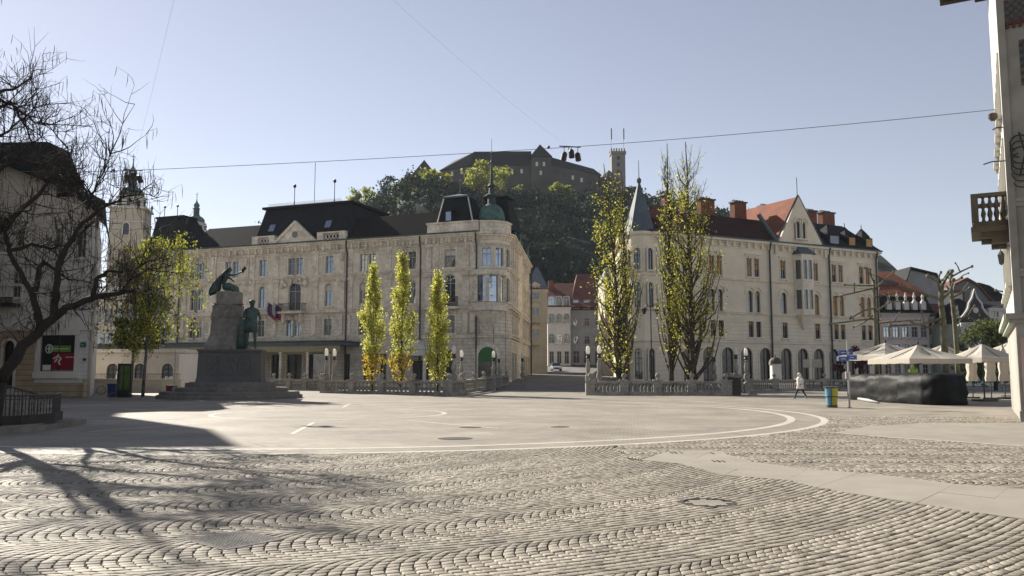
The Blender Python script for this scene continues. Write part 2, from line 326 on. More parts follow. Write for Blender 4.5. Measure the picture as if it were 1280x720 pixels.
# cobbles: real stones set in segmental arcs
def make_cobbles():
    W, sag, st, sb = 1.5, .40, .126, .105
    RR = ((W/2)**2+sag**2)/(2*sag); ns = int(round(W/sb))
    V = []; RV = []
    def emit(cx, cy, sgn, polar):
        pass
    quads = []
    # region A: bands curving about a centre so that they swing up to the right
    C0 = np.array([-7.0, 21.0])
    rads = np.arange(-1, 18)*W + W*1.1
    for k, r0 in enumerate(rads):
        if r0 < W: continue
        n = int(2*PI*r0/st); jj = np.arange(n); ph = 2*PI*(jj+rng.random())/n
        keep = (ph > PI*.98) & (ph < 2*PI+.35); ph = ph[keep]
        sA = np.linspace(-W/2, W/2, ns+1)
        for i in range(ns):
            s0, s1 = sA[i]+.006, sA[i+1]-.006
            off = rng.random()*.01
            jit = rng.normal(0, .004, (4, len(ph)))
            cs = []
            for q, (s_, e) in enumerate(((s0, 0), (s1, 0), (s1, 1), (s0, 1))):
                o = -(math.sqrt(RR*RR-s_*s_)-(RR-sag))      # bulges towards smaller angle = left
                da = (o+(e*(st-.014)))/r0
                aa = ph+da+jit[q]/r0; rr = r0+s_+rng.normal(0, .003, len(ph))
                cs.append(np.stack([C0[0]+rr*np.cos(aa), C0[1]+rr*np.sin(aa)], 1))
            quads.append(np.stack(cs, 1))
    A = np.concatenate(quads)
    c = A.mean(1); d = np.hypot(c[:, 0]-CC.x, c[:, 1]-CC.y)
    # divide: beyond the slab path a second field
    line = [gp(790, 575), gp(900, 585), gp(1000, 595), gp(1110, 606), gp(1280, 628), gp(1420, 650)]
    lx = [p.x for p in line]; ly = [p.y for p in line]
    ydiv = np.interp(c[:, 0], lx, ly)
    x0 = lx[0]
    kA = (d > CR+1.27) & (c[:, 1] > 4.2) & (np.abs(c[:, 0]) < c[:, 1]*.68+2.5) & ((c[:, 0] < x0) | (c[:, 1] < ydiv)) & (c[:, 1] < 21)
    A = A[kA]
    quads = []
    for k in range(18):
        y0 = 9+k*W
        xs = np.arange(2, 24, st)+rng.random()*st
        sA = np.linspace(-W/2, W/2, ns+1)
        for i in range(ns):
            s0, s1 = sA[i]+.006, sA[i+1]-.006; cs = []
            for q, (s_, e) in enumerate(((s0, 0), (s1, 0), (s1, 1), (s0, 1))):
                o = (math.sqrt(RR*RR-s_*s_)-(RR-sag))
                cs.append(np.stack([xs+o+e*(st-.014)+rng.normal(0, .004, len(xs)), np.full(len(xs), y0+s_)+rng.normal(0, .003, len(xs))], 1))
            quads.append(np.stack(cs, 1)[:, ::1])
    B = np.concatenate(quads); c = B.mean(1); d = np.hypot(c[:, 0]-CC.x, c[:, 1]-CC.y); ydiv = np.interp(c[:, 0], lx, ly)
    kB = (d > CR+1.27) & (c[:, 0] > x0) & (c[:, 1] >= ydiv) & (np.abs(c[:, 0]) < c[:, 1]*.68+2.5) & (c[:, 1] < 32.9)
    B = B[kB]
    Q = np.concatenate([A, B]); c = Q.mean(1)
    ex = np.zeros(len(Q), bool)
    for P in excl: ex |= inpoly(c[:, 0], c[:, 1], P)
    Q = Q[~ex]; n = len(Q); c = Q.mean(1)[:, None, :]
    # orientation check
    area = ((Q[:, 1]-Q[:, 0])[:, 0]*(Q[:, 2]-Q[:, 0])[:, 1]-(Q[:, 1]-Q[:, 0])[:, 1]*(Q[:, 2]-Q[:, 0])[:, 0])
    Q[area < 0] = Q[area < 0][:, ::-1]
    z = rng.normal(0, .0015, (n, 1)); tilt = rng.normal(0, .0015, (n, 4))
    l0 = np.concatenate([Q, np.full((n, 4, 1), -.018)], 2)
    q1 = c+(Q-c)*.97; l1 = np.concatenate([q1, (-.0038+z+tilt)[:, :, None]], 2)
    q2 = c+(Q-c)*.86; l2 = np.concatenate([q2, (.0005+z+tilt*.8)[:, :, None]], 2)
    V = np.concatenate([l0, l1, l2], 1).reshape(-1, 3)
    base = (np.arange(n)*12)[:, None, None]
    loc = []
    for a in (0, 4):
        for k in range(4): loc.append((a+k, a+(k+1) % 4, a+4+(k+1) % 4, a+4+k))
    loc.append((8, 9, 10, 11))
    Fc = (base+np.array(loc)[None]).reshape(-1, 4)
    me = bpy.data.meshes.new('cobblestones'); me.vertices.add(len(V)); me.vertices.foreach_set('co', V.ravel())
    me.loops.add(Fc.size); me.loops.foreach_set('vertex_index', Fc.ravel().astype(np.int32))
    me.polygons.add(len(Fc)); me.polygons.foreach_set('loop_start', np.arange(0, Fc.size, 4, dtype=np.int32))
    me.polygons.foreach_set('use_smooth', np.ones(len(Fc), bool))
    me.update(); at_ = me.attributes.new('rnd', 'FLOAT', 'FACE'); at_.data.foreach_set('value', np.repeat(np.clip(rng.normal(.5, .22, n), 0, 1), 9).astype(np.float32))
    me.materials.append(rnd_mat('cobble_granite', [(.15, .13, .10), (.27, .24, .19), (.36, .32, .26)], .75, .5, 40, .25))
    print('cobbles', n)
    tag(link('cobblestones', me), kind='stuff', label='field of granite cobblestones laid in arcs', cat='cobblestones')
make_cobbles()
# iron grate and manhole
mb = MB(); g = GRATE; M_cast = mat('cast_iron', (.045, .04, .036), .7, .4, 20, .3)
def lerp(a, b, t): return a+(b-a)*t
N1 = 16
gr = thing('drain_grate', (0, 0, 0), 0, 'rectangular cast iron drain grate set in the arc-laid cobbles', 'drain grate')
b0 = MB(); b0.prism([(p.x, p.y) for p in g], -.0175, -.012); b0.build('grate_bed', M_bed, gr)
for i in range(N1+1):
    t = i/N1
    for (a, b, c_, d_) in ((g[0], g[1], g[3], g[2]), (g[0], g[3], g[1], g[2])):
        p, q = lerp(a, b, t), lerp(c_, d_, t); dd = (q-p).normalized()*.0; nn = Vector((-(q-p).y, (q-p).x, 0)).normalized()*(.012 if i % N1 else .03)
        mb.prism([((p-nn).x, (p-nn).y), ((q-nn).x, (q-nn).y), ((q+nn).x, (q+nn).y), ((p+nn).x, (p+nn).y)], -.012+.0003*i, .003+(.0005*i/N1)+(0 if a is g[0] and b is g[1] else .0012))
mb.build('grate_bars', M_cast, gr)
mh = thing('manhole_cover', (MANH.x, MANH.y, 0), 0, 'round iron manhole cover among the cobbles on the right', 'manhole cover')
mb = MB(); mb.lathe([(.37, -.017), (.37, .002), (.31, .004), (.31, -.006)], 32); mb.build('frame', M_cast, mh)
mb = MB(); mb.lathe([(.305, -.016), (.305, -.008)], 32); mb.build('lid', M_cast, mh)
mb = MB()
for i in range(-3, 4):
    for j in range(-3, 4):
        if i*i+j*j < 10: mb.box(i*.085-.036, i*.085+.036, j*.085-.036, j*.085+.036, -.0075, .0)
mb.build('lid_paving', M_slab, mh)
for i_, (px_, py_, r_, lb_) in enumerate(((588, 534, .35, 'nearer small dark manhole cover inside the paved circle'), (569, 548, .45, 'dark manhole cover close to the white ring line'), (700, 533.5, .3, 'small faint manhole cover between circle centre and the white rings'))):
    p_ = gp(px_, py_); m_ = thing('manhole_cover', (p_.x, p_.y, 0), 0, lb_, 'manhole cover'); mb = MB(); mb.lathe([(r_, -.003), (r_, .002), (r_-.05, .003)], 24); mb.build('frame', M_cast, m_); mb = MB(); mb.lathe([(r_-.07, .003), (r_-.07, .006)], 24); mb.build('lid', M_cast, m_)
mb = MB()
for (px, py, w_, h_) in ((837, 565, .03, .35), (842, 565, .05, .35), (849, 565, .03, .35), (888, 566, .03, .3), (890, 576, .03, .25), (896, 576, .05, .25), (902, 576, .03, .25)):
    p = gp(px, py); mb.box(p.x-w_/2, p.x+w_/2, p.y-h_, p.y, .004, .010)
tag(mb.build('slot_drain', M_cast), 'short dark slots of a drain cut in the pale stone slabs', 'drain')

# the street rising between the two palaces
ST = [(84, -.003), (92, .25), (104, .75), (125, 1.35), (150, 2.0), (180, 3.4), (215, 5.0)]
mb = MB(); vs = []; fs = []
for (y, z) in ST: vs += [(-3-(y-84)*.0, y, z), (22, y, z)]
for i in range(len(ST)-1): fs.append((2*i, 2*i+1, 2*i+3, 2*i+2))
mb.add(vs, fs); tag(mb.build('street', M_street), kind='structure')
def street_z(y): return float(np.interp(y, [a for a, b in ST], [b for a, b in ST]))

# ------------------------------------------------------------------ facades
def wall(mb, x0, x1, z0, z1, ops, t=.3, M=None, y=0.0):
    """front wall in local x,z at depth y with real openings (x0,x1,z0,z1,arch) and reveals t deep"""
    xs = sorted({x0, x1, *[v for o in ops for v in o[:2] if x0 < v < x1]}); zs = sorted({z0, z1, *[v for o in ops for v in o[2:4] if z0 < v < z1]})
    for i in range(len(xs)-1):
        run = None
        for j in range(len(zs)-1):
            cx, cz = (xs[i]+xs[i+1])/2, (zs[j]+zs[j+1])/2
            if any(o[0] < cx < o[1] and o[2] < cz < o[3] for o in ops): continue
            mb.add([(xs[i], y, zs[j]), (xs[i+1], y, zs[j]), (xs[i+1], y, zs[j+1]), (xs[i], y, zs[j+1])], [(0, 1, 2, 3)], M)
    for o in ops:
        a, b, c, d = o[:4]; arch = o[4] if len(o) > 4 else False
        r = (b-a)/2; zt = d-r if arch else d; cx = (a+b)/2
        mb.add([(a, y, c), (a, y, zt), (a, y+t, zt), (a, y+t, c)], [(0, 1, 2, 3)], M)
        mb.add([(b, y, c), (b, y, zt), (b, y+t, zt), (b, y+t, c)], [(3, 2, 1, 0)], M)
        mb.add([(a, y, c), (b, y, c), (b, y+t, c), (a, y+t, c)], [(3, 2, 1, 0)], M)
        if not arch: mb.add([(a, y, d), (b, y, d), (b, y+t, d), (a, y+t, d)], [(0, 1, 2, 3)], M)
        else:
            n = 10; P = [(cx-r*math.cos(PI*k/n), zt+r*math.sin(PI*k/n)) for k in range(n+1)]
            for k in range(n):
                p, q = P[k], P[k+1]; cor = (a, d) if k < n/2 else (b, d)
                mb.add([(p[0], y, p[1]), (q[0], y, q[1]), (cor[0], y, cor[1])], [(0, 1, 2)], M)
                mb.add([(p[0], y, p[1]), (q[0], y, q[1]), (q[0], y+t, q[1]), (p[0], y+t, p[1])], [(0, 1, 2, 3)], M)
            mb.add([(P[5][0], y, P[5][1]), (b, y, d), (a, y, d)], [(0, 1, 2)], M)
def outline(w_, h, arch, inset=0, n=10):
    r = w_/2-inset
    if not arch: return [(-r, inset), (r, inset), (r, h-inset), (-r, h-inset)]
    zt = h-w_/2; return [(-r, inset), (r, inset)]+[(r*math.cos(PI*k/n), zt+r*math.sin(PI*k/n)) for k in range(n+1)]
def ringplate(mb, a, b, y0, y1):
    n = len(a); vs = [(p[0], y0, p[1]) for p in a]+[(p[0], y0, p[1]) for p in b]+[(p[0], y1, p[1]) for p in a]+[(p[0], y1, p[1]) for p in b]; fs = []
    for k in range(n):
        l = (k+1) % n; fs += [(k, l, n+l, n+k), (2*n+k, 3*n+k, 3*n+l, 2*n+l), (k, 2*n+k, 2*n+l, l), (n+k, n+l, 3*n+l, 3*n+k)]
    mb.add(vs, fs)
WC = {}
def window(parent, M, w_, h, arch=False, hood=None, trim=None, frame=None, pane=None, mull=True, trans=.68, deep=.3, sill=True, blind=0, blindm=None, sur=.16, name='window', dark=True):
    """surround (part) > frame, pane, blind (sub-parts), origin at the bottom centre of the opening in the wall plane"""
    trim = trim or M_trim; frame = frame or M_frame; pane = pane or GL_BLUE
    key = (round(w_, 2), round(h, 2), arch, hood, trim.name, frame.name, mull, trans, deep, sill, sur)
    if key not in WC:
        a = MB(); e = .06
        if sur: ringplate(a, outline(w_+2*sur, h+sur*(1 if not arch else 1), arch), [(x, z) for x, z in outline(w_, h, arch)], -e, .02)
        if sill: a.box(-w_/2-sur-.08, w_/2+sur+.08, -.2, .0, -.16, -.002)
        if sur and sill: a.box(-w_/2-sur, -w_/2-.02, -.12, .0, -.34, -.162); a.box(w_/2+.02, w_/2+sur, -.12, 0, -.34, -.162)
        tz = h+sur
        if hood in ('lintel', 'ped', 'seg'):
            a.box(-w_/2-sur-.06, w_/2+sur+.06, -.1, 0, tz+.06, tz+.28); a.box(-w_/2-sur-.16, w_/2+sur+.16, -.24, 0, tz+.282, tz+.38)
            if hood == 'ped': a.plate([(-w_/2-sur-.1, tz+.382), (w_/2+sur+.1, tz+.382), (0, tz+.80)], -.14, 0)
            if hood == 'seg':
                rr = w_/2+sur+.05; a.plate([(-rr, tz+.382), (rr, tz+.382)]+[(rr*math.cos(PI*k/8), tz+.382+.4*math.sin(PI*k/8)) for k in range(1, 8)], -.14, 0)
            a.box(-.09, .09, -.16, 0, tz-.25 if not arch else tz-.1, tz+.2)
        if hood == 'hoodmould':
            r0 = w_/2+.30; zt = h-w_/2
            n = 10; P = [(r0*math.cos(PI*k/n), zt+r0*1.12*math.sin(PI*k/n)) for k in range(n+1)]; Q = [((r0+.13)*math.cos(PI*k/n), zt+(r0+.15)*1.12*math.sin(PI*k/n)) for k in range(n+1)]
            for k in range(n): a.plate([P[k], Q[k], Q[k+1], P[k+1]][::-1], -.13, 0)
        sm = a.mesh('window', trim) if a.v else None
        f = MB(); fw = .07; y0, y1 = deep-.12, deep-.04
        ringplate(f, outline(w_, h, arch), outline(w_, h, arch, fw), y0, y1)
        if mull: f.box(-.035, .035, y0, y1-.003, fw, h-(.02 if not arch else w_*.02)-fw)
        if trans: f.box(-w_/2+fw, w_/2-fw, y0-.01, y1-.006, h*trans-.035, h*trans+.035)
        fm = f.mesh('frame', frame)
        g = MB(); o = outline(w_, h, arch, .01); y = deep-.06; g.add([(p[0], y, p[1]) for p in o], [tuple(range(len(o)))]); gm = g.mesh('pane', GL_BLUE)
        WC[key] = (sm, fm, gm)
    sm, fm, gm = WC[key]
    kk = ('pane', id(gm), pane.name)
    if kk not in WC:
        c = gm.copy(); c.materials.clear(); c.materials.append(pane); WC[kk] = c
    if sm is None: sm = fm; o = link(name, fm, parent, M)
    else: o = link(name, sm, parent, M); link('frame', fm, o)
    link('pane', WC[kk], o)
    if blind:
        k2 = ('blind', round(w_, 2), round(h, 2), arch, round(blind, 1), blindm.name)
        if k2 not in WC:
            b = MB(); zb = h*(1-blind); ou = [(x, max(z, zb)) for x, z in outline(w_, h, arch, .08)]
            b.plate(ou, deep-.10, deep-.075); WC[k2] = b.mesh('blind', blindm)
        link('blind', WC[k2], o)
    return o
class Facade:
    """a wall plane: origin P0 (world), heading ang (local x to the right as seen from the square), local -y towards the viewer"""
    def __init__(s, x, y, ang, z=0): s.p = Vector((x, y, z)); s.a = ang; s.d = Vector((math.cos(ang), math.sin(ang), 0)); s.n = Vector((-math.sin(ang), math.cos(ang), 0))
    def uz(s, px, py, dep=0):
        r = ray(px, py); o = Vector((0, 0, HC)); q = s.p+s.n*dep; t = (q-o).dot(s.n)/r.dot(s.n); h = o+r*t; return (h-q).dot(s.d), h.z-s.p.z
    def u(s, px, py=400, dep=0): return s.uz(px, py, dep)[0]
def band(mb, x0, x1, z0, z1, p=.12, M=None, back=.0): mb.box(x0, x1, -p, back, z0, z1, M)
def cornice(mb, x0, x1, z, M=None, s=1.0, dent=0, end=.0):
    """stepped cornice ending at height z"""
    for (a, b, p) in ((-.85, -.62, .12), (-.618, -.42, .24), (-.418, -.2, .48), (-.198, 0, .68)):
        mb.box(x0-end*p*s, x1+end*p*s, -p*s, .0, z+a*s, z+b*s, M)
    if dent:
        x = x0+dent/2
        while x < x1: mb.box(x-.12*s, x+.12*s, -.42*s, -.05, z-1.1*s, z-.42*s-.01, M); x += dent

# ================================================================== grand hotel with the domed corner
HA = math.atan2(99.9-114.8, -4.1+43.9)      # facade swings towards us to the right
HF = Facade(-51.0, 117.4, HA)
H = thing('palace_hotel', HF.p, HA, 'long ornate beige palace with black mansard roofs and a small green corner dome', 'building')
LH = HF.u(600, 290)                          # end of the straight front
ZC = 18.5
rows = [(14.45, 16.65, False), (10.2, 13.1, True), (6.45, 8.6, False)]
axes = []   # (u centre, width, kind)
for px, wd, pair in ((205, 1.05, 1), (248, 1.05, 1), (290.5, 1.05, 1), (329, 1.2, 0), (369.5, 1.05, 1), (412, 1.2, 0), (460, 1.1, 1), (509.5, 1.1, 1), (562.5, 1.5, 0)):
    u = HF.u(px, 330)
    if pair: axes += [(u-.62, wd), (u+.62, wd)]
    else: axes.append((u, wd))
ucen = HF.u(369.5, 330)
ops = []; wins = []
for (u, wd) in axes:
    for ri, (z0, z1, ar) in enumerate(rows):
        if ar and abs(u-ucen) < 1: continue
        big = ar and wd > 1.3
        a, b, c, d = u-wd/2, u+wd/2, z0, z1+(.5 if big else 0)
        ops.append((a, b, c, d, ar)); wins.append((u, wd, c, d-c, ar, ri))
ops.append((ucen-.95, ucen+.95, 9.7, 13.5, True)); wins.append((ucen, 1.9, 9.7, 3.8, True, 9))
# ground floor openings
gops = [(HF.u(a, 455), HF.u(b, 455), .3, 4.1, False) for a, b in ((141, 150), (172, 181), (206, 220), (240, 250), (340, 350), (359, 378), (386, 393), (432, 438), (455, 463), (476, 484))] + [(HF.u(553, 455), HF.u(569, 455), .3, 4.6, True)]
mb = MB(); wall(mb, 0, LH, 9.4, ZC-.86, [o for o in ops if o[2] > 9.4], .32); mb.build('upper_wall', M_hotel, H)
mb = MB(); wall(mb, 0, LH, -.05, 9.4, [o for o in ops if o[2] < 9.4]+gops, .32, y=-.10); mb.build('lower_wall', M_hotelrust, H)
mb = MB()
for (z, h, p) in ((9.4, .28, .3), (9.68, .12, .42), (13.95, .2, .2), (14.15, .12, .32), (5.9, .26, .3), (6.16, .1, .4), (16.98, .1, .12), (.0, .9, .2)): band(mb, 0, LH, z, z+h, p)
cornice(mb, -.2, LH, ZC, dent=1.05)
for i in range(int(LH/.35)):      # small dentils under the cornice
    mb.box(i*.35, i*.35+.17, -.2, 0, ZC-1.02, ZC-.86)
mb.box(0, LH, -.06, 0, ZC-1.1, ZC-1.02)
mb.build('cornice', M_trim, H)
for (u, wd, z0, h, ar, ri) in wins:
    pane = random.choice([GL_BLUE, GL_BLUE, GL_MID]) if ri < 2 else random.choice([GL_MID, GL_BLUE, GL_DARK])
    bl = random.random()
    window(H, T(u, -.10 if z0 < 9.4 else 0, z0), wd, h, ar, {0: 'lintel', 1: 'lintel', 2: 'lintel', 9: None}[ri], pane=pane, blind=(.35 if bl < .25 else 0), blindm=M_white, sur=.18 if ri != 9 else .3)
for o in gops: window(H, T((o[0]+o[1])/2, -.10, o[2]), o[1]-o[0], o[3]-o[2], o[4], None, pane=GL_DARK, frame=M_framed, trans=.75)
mb = MB(); mb.box(-.2, LH, -.86, -.02, ZC+.003, ZC+.15); mb.build('gutter', mat('teal_gutter', (.05, .085, .085), .6, .2, 3), H)
# pilasters, panels and reliefs
pil = [HF.u(p, 330) for p in (226, 232, 268, 309, 316, 346, 395, 428, 438, 486, 536, 545, 583, 592)]
for u in pil:
    mb = MB(); mb.box(u-.38, u+.38, -.16, 0, 14.3, 17.0); mb.box(u-.5, u+.5, -.2, 0, 17.05, 17.4); mb.box(u-.45, u+.45, -.2, 0, 9.85, 13.3)
    mb.box(u-.56, u+.56, -.28, 0, 13.3, 13.9); mb.box(u-.3, u+.3, -.34, -.12, 5.4+1.1, 9.0)
    mb.sphere((u, -.25, 13.55), .28, 8, 6); mb.box(u-.16, u+.16, -.3, 0, 16.0, 17.0, taper=0)
    mb.build('pilaster', M_trim, H)
mb = MB()
for a, b in ((258, 282), (301, 322), (335, 360), (380, 405), (418, 426), (472, 498), (524, 534), (536, 554), (571, 583)):
    a, b = HF.u(a, 330), HF.u(b, 330)
    if b-a < 1.4: continue
    o1 = [(a+.25, 14.75), (b-.25, 14.75), (b-.25, 16.7), (a+.25, 16.7)]; o2 = [(a+.37, 14.87), (b-.37, 14.87), (b-.37, 16.58), (a+.37, 16.58)]; ringplate(mb, o1, o2, -.05, 0)
mb.build('wall_panel', M_trim, H)
# reliefs over the middle balcony door
mb = MB()
for i in range(46):
    a = random.uniform(.05, .95)*PI; rr = random.uniform(1.1, 2.1); mb.sphere((ucen+rr*1.15*math.cos(a), -.2-random.random()*.12, 12.6+rr*.62*math.sin(a)), random.uniform(.1, .24), 6, 5)
for s_ in (-1, 1):
    mb.sphere((ucen+s_*1.75, -.3, 13.3), .3, 8, 6, (1, 1, 1.6)); mb.sphere((ucen+s_*1.75, -.32, 13.95), .17, 8, 6)
mb.build('relief', M_trim, H, smooth=True)
mb = MB(); mb.box(ucen-1.9, ucen+1.9, -1.15, -.02, 9.35, 9.62)
for s_ in (-1.3, 1.3): mb.plate([(ucen+s_-.18, 8.2), (ucen+s_+.18, 8.2), (ucen+s_+.18, 9.345), (ucen+s_-.18, 9.345)], -.7, -.12)
mb.build('balcony', M_trim, H)
mb = MB()
for i in range(27): x = ucen-1.8+i*.138; mb.box(x-.012, x+.012, -1.1, -1.075, 9.62, 10.6)
for s_ in (-1.82, 1.8):
    for i in range(8): mb.box(ucen+s_, ucen+s_+.02, -1.07+i*.13, -1.05+i*.13, 9.62, 10.6)
mb.box(ucen-1.85, ucen+1.85, -1.12, -1.05, 10.6, 10.66); mb.box(ucen-1.85, ucen-1.78, -1.05, 0, 10.6, 10.66); mb.box(ucen+1.78, ucen+1.85, -1.05, 0, 10.6, 10.66)
mb.build('balcony_railing', M_iron, H)
u56 = HF.u(562.5, 380)
mb = MB(); mb.box(u56-1.5, u56+1.5, -1.0, -.02, 9.36, 9.62); mb.build('balcony', M_trim, H)
mb = MB()
for i in range(21): x = u56-1.42+i*.142; mb.box(x-.03, x+.03, -.98, -.93, 9.62, 10.7)
mb.box(u56-1.5, u56+1.5, -1.0, -.9, 10.7, 10.78); mb.build('balcony_railing', M_iron, H)
# downpipes
for px in (226, 435, 527, 597):
    u = HF.u(px, 380); mb = MB(); mb.tube([(u, -.75, ZC-.1), (u, -.72, ZC-.9), (u, -.42, ZC-1.6), (u, -.42, .2)], .11, 8); mb.build('downpipe', M_pipe, H)
# glazed terrace canopy along the ground floor
ca, cb = HF.u(112, 436)-.5, HF.u(450, 436)
mb = MB(); mb.box(ca, cb, -4.6, -.14, 5.05, 5.5); mb.box(ca-.1, cb+.1, -4.75, -.14, 5.52, 5.62); mb.build('canopy_roof', M_zinc, H)
mb = MB(); mb.box(ca+.2, cb-.2, -4.45, -4.2, 4.3, 5.04); mb.build('canopy_beam', mat('canopy_paint', (.30, .27, .17), .7, .2, 3), H)
n = 12
for i in range(n):
    u = ca+.8+(cb-ca-1.6)*i/(n-1); mb = MB(); mb.lathe([(.2, 0), (.17, .3), (.15, 4.0), (.22, 4.1), (.22, 4.29)], 8, (u, -4.3, 0)); mb.build('canopy_column', M_trim, H)
mb = MB()
for i in range(n-1):
    if i % 3 == 1: u = ca+.8+(cb-ca-1.6)*(i+.5)/(n-1); mb.box(u-1.2, u+1.2, -4.2, -4.14, .9, 4.0)
mb.build('terrace_glazing', GL_MID, H)
# entrance porch with a small pediment, between the yellow trees
up = HF.u(527, 430); mb = MB()
for s_ in (-1.5, 1.5): mb.lathe([(.3, 0), (.22, .3), (.2, 3.6), (.32, 3.75)], 10, (up+s_, -2.2, 0))
mb.box(up-1.9, up+1.9, -2.6, -.12, 3.76, 4.5); mb.plate([(up-2.1, 4.51), (up+2.1, 4.51), (up, 5.7)], -2.7, -.12); mb.build('porch', M_white, H)
mb = MB(); mb.plate([(up-1.1, 0), (up+1.1, 0), (up+1.1, 3.2), (up-1.1, 3.2)], -.16, -.12); mb.build('porch_door', M_framed, H)
# roofs --------------------------------------------------
def hroof(name, a0, a1, b0, b1, z0, z1, dep, m=M_slate, y0=-.2, y1=3.5, y2=None, over=0):
    """truncated roof: base a0..a1, top b0..b1, front slope from y0 to y1"""
    mb = MB(); y2 = y2 or dep-3.5; mb.frustum((a0, a1, y0, dep), (b0, b1, y1, y2), z0, z1); return mb.build(name, m, H)
uu = lambda px, py=280, dep=0: HF.u(px, py, dep)
# back and sides of the block
mb = MB(); mb.box(0, LH, .35, 15, -.05, ZC-.9); mb.box(0, .34, 0, 15, -.05, ZC-.1); mb.build('body', M_hotel, H)
hroof('roof', uu(232), uu(330), uu(262, 279, 3), uu(345), ZC+.16, 22.0, 15, m=M_slate, y1=3.0, y2=12)
hroof('roof', uu(432), uu(548), uu(425), uu(552), ZC+.16, 22.0, 15, m=M_slatebr, y1=3.0, y2=12)
mb = MB(); mb.frustum((uu(186), uu(240), -.1, 6), (uu(199, 270, 2), uu(232, 270, 2), 1.6, 4.2), ZC+.16, 23.7); mb.box(uu(198, 270, 2), uu(233, 270, 2), 1.4, 4.4, 23.7, 23.95); mb.build('corner_roof', M_slate, H)
for px in (206, 222): p = HF.uz(px, 262, 3); mb = MB(); mb.tube([(p[0], 3, 23.9), (p[0], 3, 25.6)], .05); mb.sphere((p[0], 3, 25.7), .18); mb.build('roof_finial', M_iron, H)
ma, mb_ = uu(317, 300), uu(438, 298)
mb = MB(); ta, tb = uu(338, 256, 3), uu(429, 252, 3)
mb.frustum((ma, mb_, .3, 15), (ta-.5, tb+1.4, 2.8, 12), ZC+.8, 24.0); mb.box(ta-.9, tb+1.8, 2.4, 12.4, 24.0, 24.3); mb.frustum((ta-.9, tb+1.8, 2.4, 12.4), (ta+3, tb-2, 5, 10), 24.3, 25.0); mb.build('mansard_roof', M_slate, H)
mb = MB()
nn = int((tb-ta)/.55)
for i in range(nn):
    x = ta+i*.55; mb.tube([(x, 2.6, 24.3), (x+.27, 2.6, 24.75), (x+.55, 2.6, 24.3)], .03, 4); mb.tube([(x, 2.6, 24.75), (x+.27, 2.6, 24.3), (x+.55, 2.6, 24.75)], .03, 4)
mb.build('roof_cresting', M_white, H)
for px, h in ((367, 2.6), (392, 5.8), (417, 2.8)):
    u = HF.u(px, 250, 3); mb = MB(); mb.tube([(u, 3.2, 24.3), (u, 3.2, 24.3+h)], .05 if h < 4 else .04)
    if h < 4: mb.sphere((u, 3.2, 24.5+h), .22, 8, 6, (1, 1, 1.3)); mb.lathe([(.12, 0), (.05, .8)], 8, (u, 3.2, 24.3))
    mb.build('roof_finial' if h < 4 else 'roof_mast', M_iron, H)
# attic: balustrades and pediment in the centre
pa, pb, pz = uu(346, 300), uu(397, 298), ZC
mb = MB(); mb.plate([(pa, pz+.02), (pb, pz+.02), ((pa+pb)/2+.1, pz+2.6)], -.5, .4)
c = (pa+pb)/2
for s_ in (-1, 1):
    x_ = pa if s_ < 0 else pb; mb.plate([(x_+s_*.35, pz+.03), (c, pz+3.0), (c, pz+2.55), (x_-s_*.3, pz+.03)][::s_], -.72, -.1)
mb.build('pediment', M_trim, H)
mb = MB(); mb.lathe([(.001, -.03), (.42, -.03), (.42, .03), (.001, .03)], 16, M=Matrix.Translation((c, -.54, pz+1.15)) @ Matrix.Rotation(PI/2, 4, 'X')); mb.build('pediment_window', GL_MID, H)
for (a, b) in ((317, 345), (398, 433)):
    a, b = uu(a, 298), uu(b, 296); mb = MB(); mb.box(a, a+.9, -.35, .3, pz+.01, pz+1.3); mb.box(b-.9, b, -.35, .3, pz+.01, pz+1.3); mb.box(a, b, -.3, .2, pz+.01, pz+.22); mb.box(a, b, -.32, .22, pz+1.1, pz+1.3)
    x = a+.95
    while x < b-1.2:
        mb.plate([(x, pz+.22), (x+.1, pz+.22), (x+.55, pz+1.1), (x+.45, pz+1.1)], -.2, -.05); mb.plate([(x+.45, pz+.22), (x+.55, pz+.22), (x+.1, pz+1.1), (x, pz+1.1)], -.17, -.02); x += .5
    mb.build('parapet', M_trim, H)
for px in (342, 412):   # skylights in the mansard
    u = HF.u(px, 280, 1.5); mb = MB(); mb.frustum((u-.45, u+.45, .9, 1.6), (u-.45, u+.45, 1.4, 1.9), 20.6, 21.6); mb.build('skylight', GL_BLUE, H)
# corner pavilion: truncated pyramid roof, attic
ka, kb = uu(536, 292), uu(597, 291)
mb = MB(); mb.box(ka, kb+.2, -.45, .5, ZC+.01, ZC+1.25); mb.box(ka-.1, kb+.2, -.6, .5, ZC+1.252, ZC+1.45); mb.build('parapet', M_trim, H)
mb = MB(); q0, q1 = uu(546, 280, 1), uu(592, 280, 1)
mb.frustum((q0, q1, .9, 7), (uu(556, 243, 3), uu(586, 243, 3), 2.8, 5.2), ZC+1.2, 23.6); mb.build('pavilion_roof', M_slate, H)
mb = MB(); mb.box(uu(554.5, 243, 3), uu(587.5, 243, 3), 2.6, 5.4, 23.6, 23.8); mb.frustum((uu(554.5, 243, 3), uu(587.5, 243, 3), 2.6, 5.4), (uu(570, 240, 3)-.1, uu(570, 240, 3)+.1, 3.9, 4.1), 23.8, 24.3)
mb.tube([(uu(571, 240, 3), 4, 24.2), (uu(571, 240, 3), 4, 26)], .06); mb.build('pavilion_roof_cap', M_zinc, H)
mb = MB()
for (a, b) in ((q0, uu(556, 243, 3)), (q1, uu(586, 243, 3))): mb.tube([(a, .88, ZC+1.2), (b, 2.75, 23.6)], .09, 5)
mb.build('roof_ridge', M_white, H)
ud = uu(563, 275, 1.5)
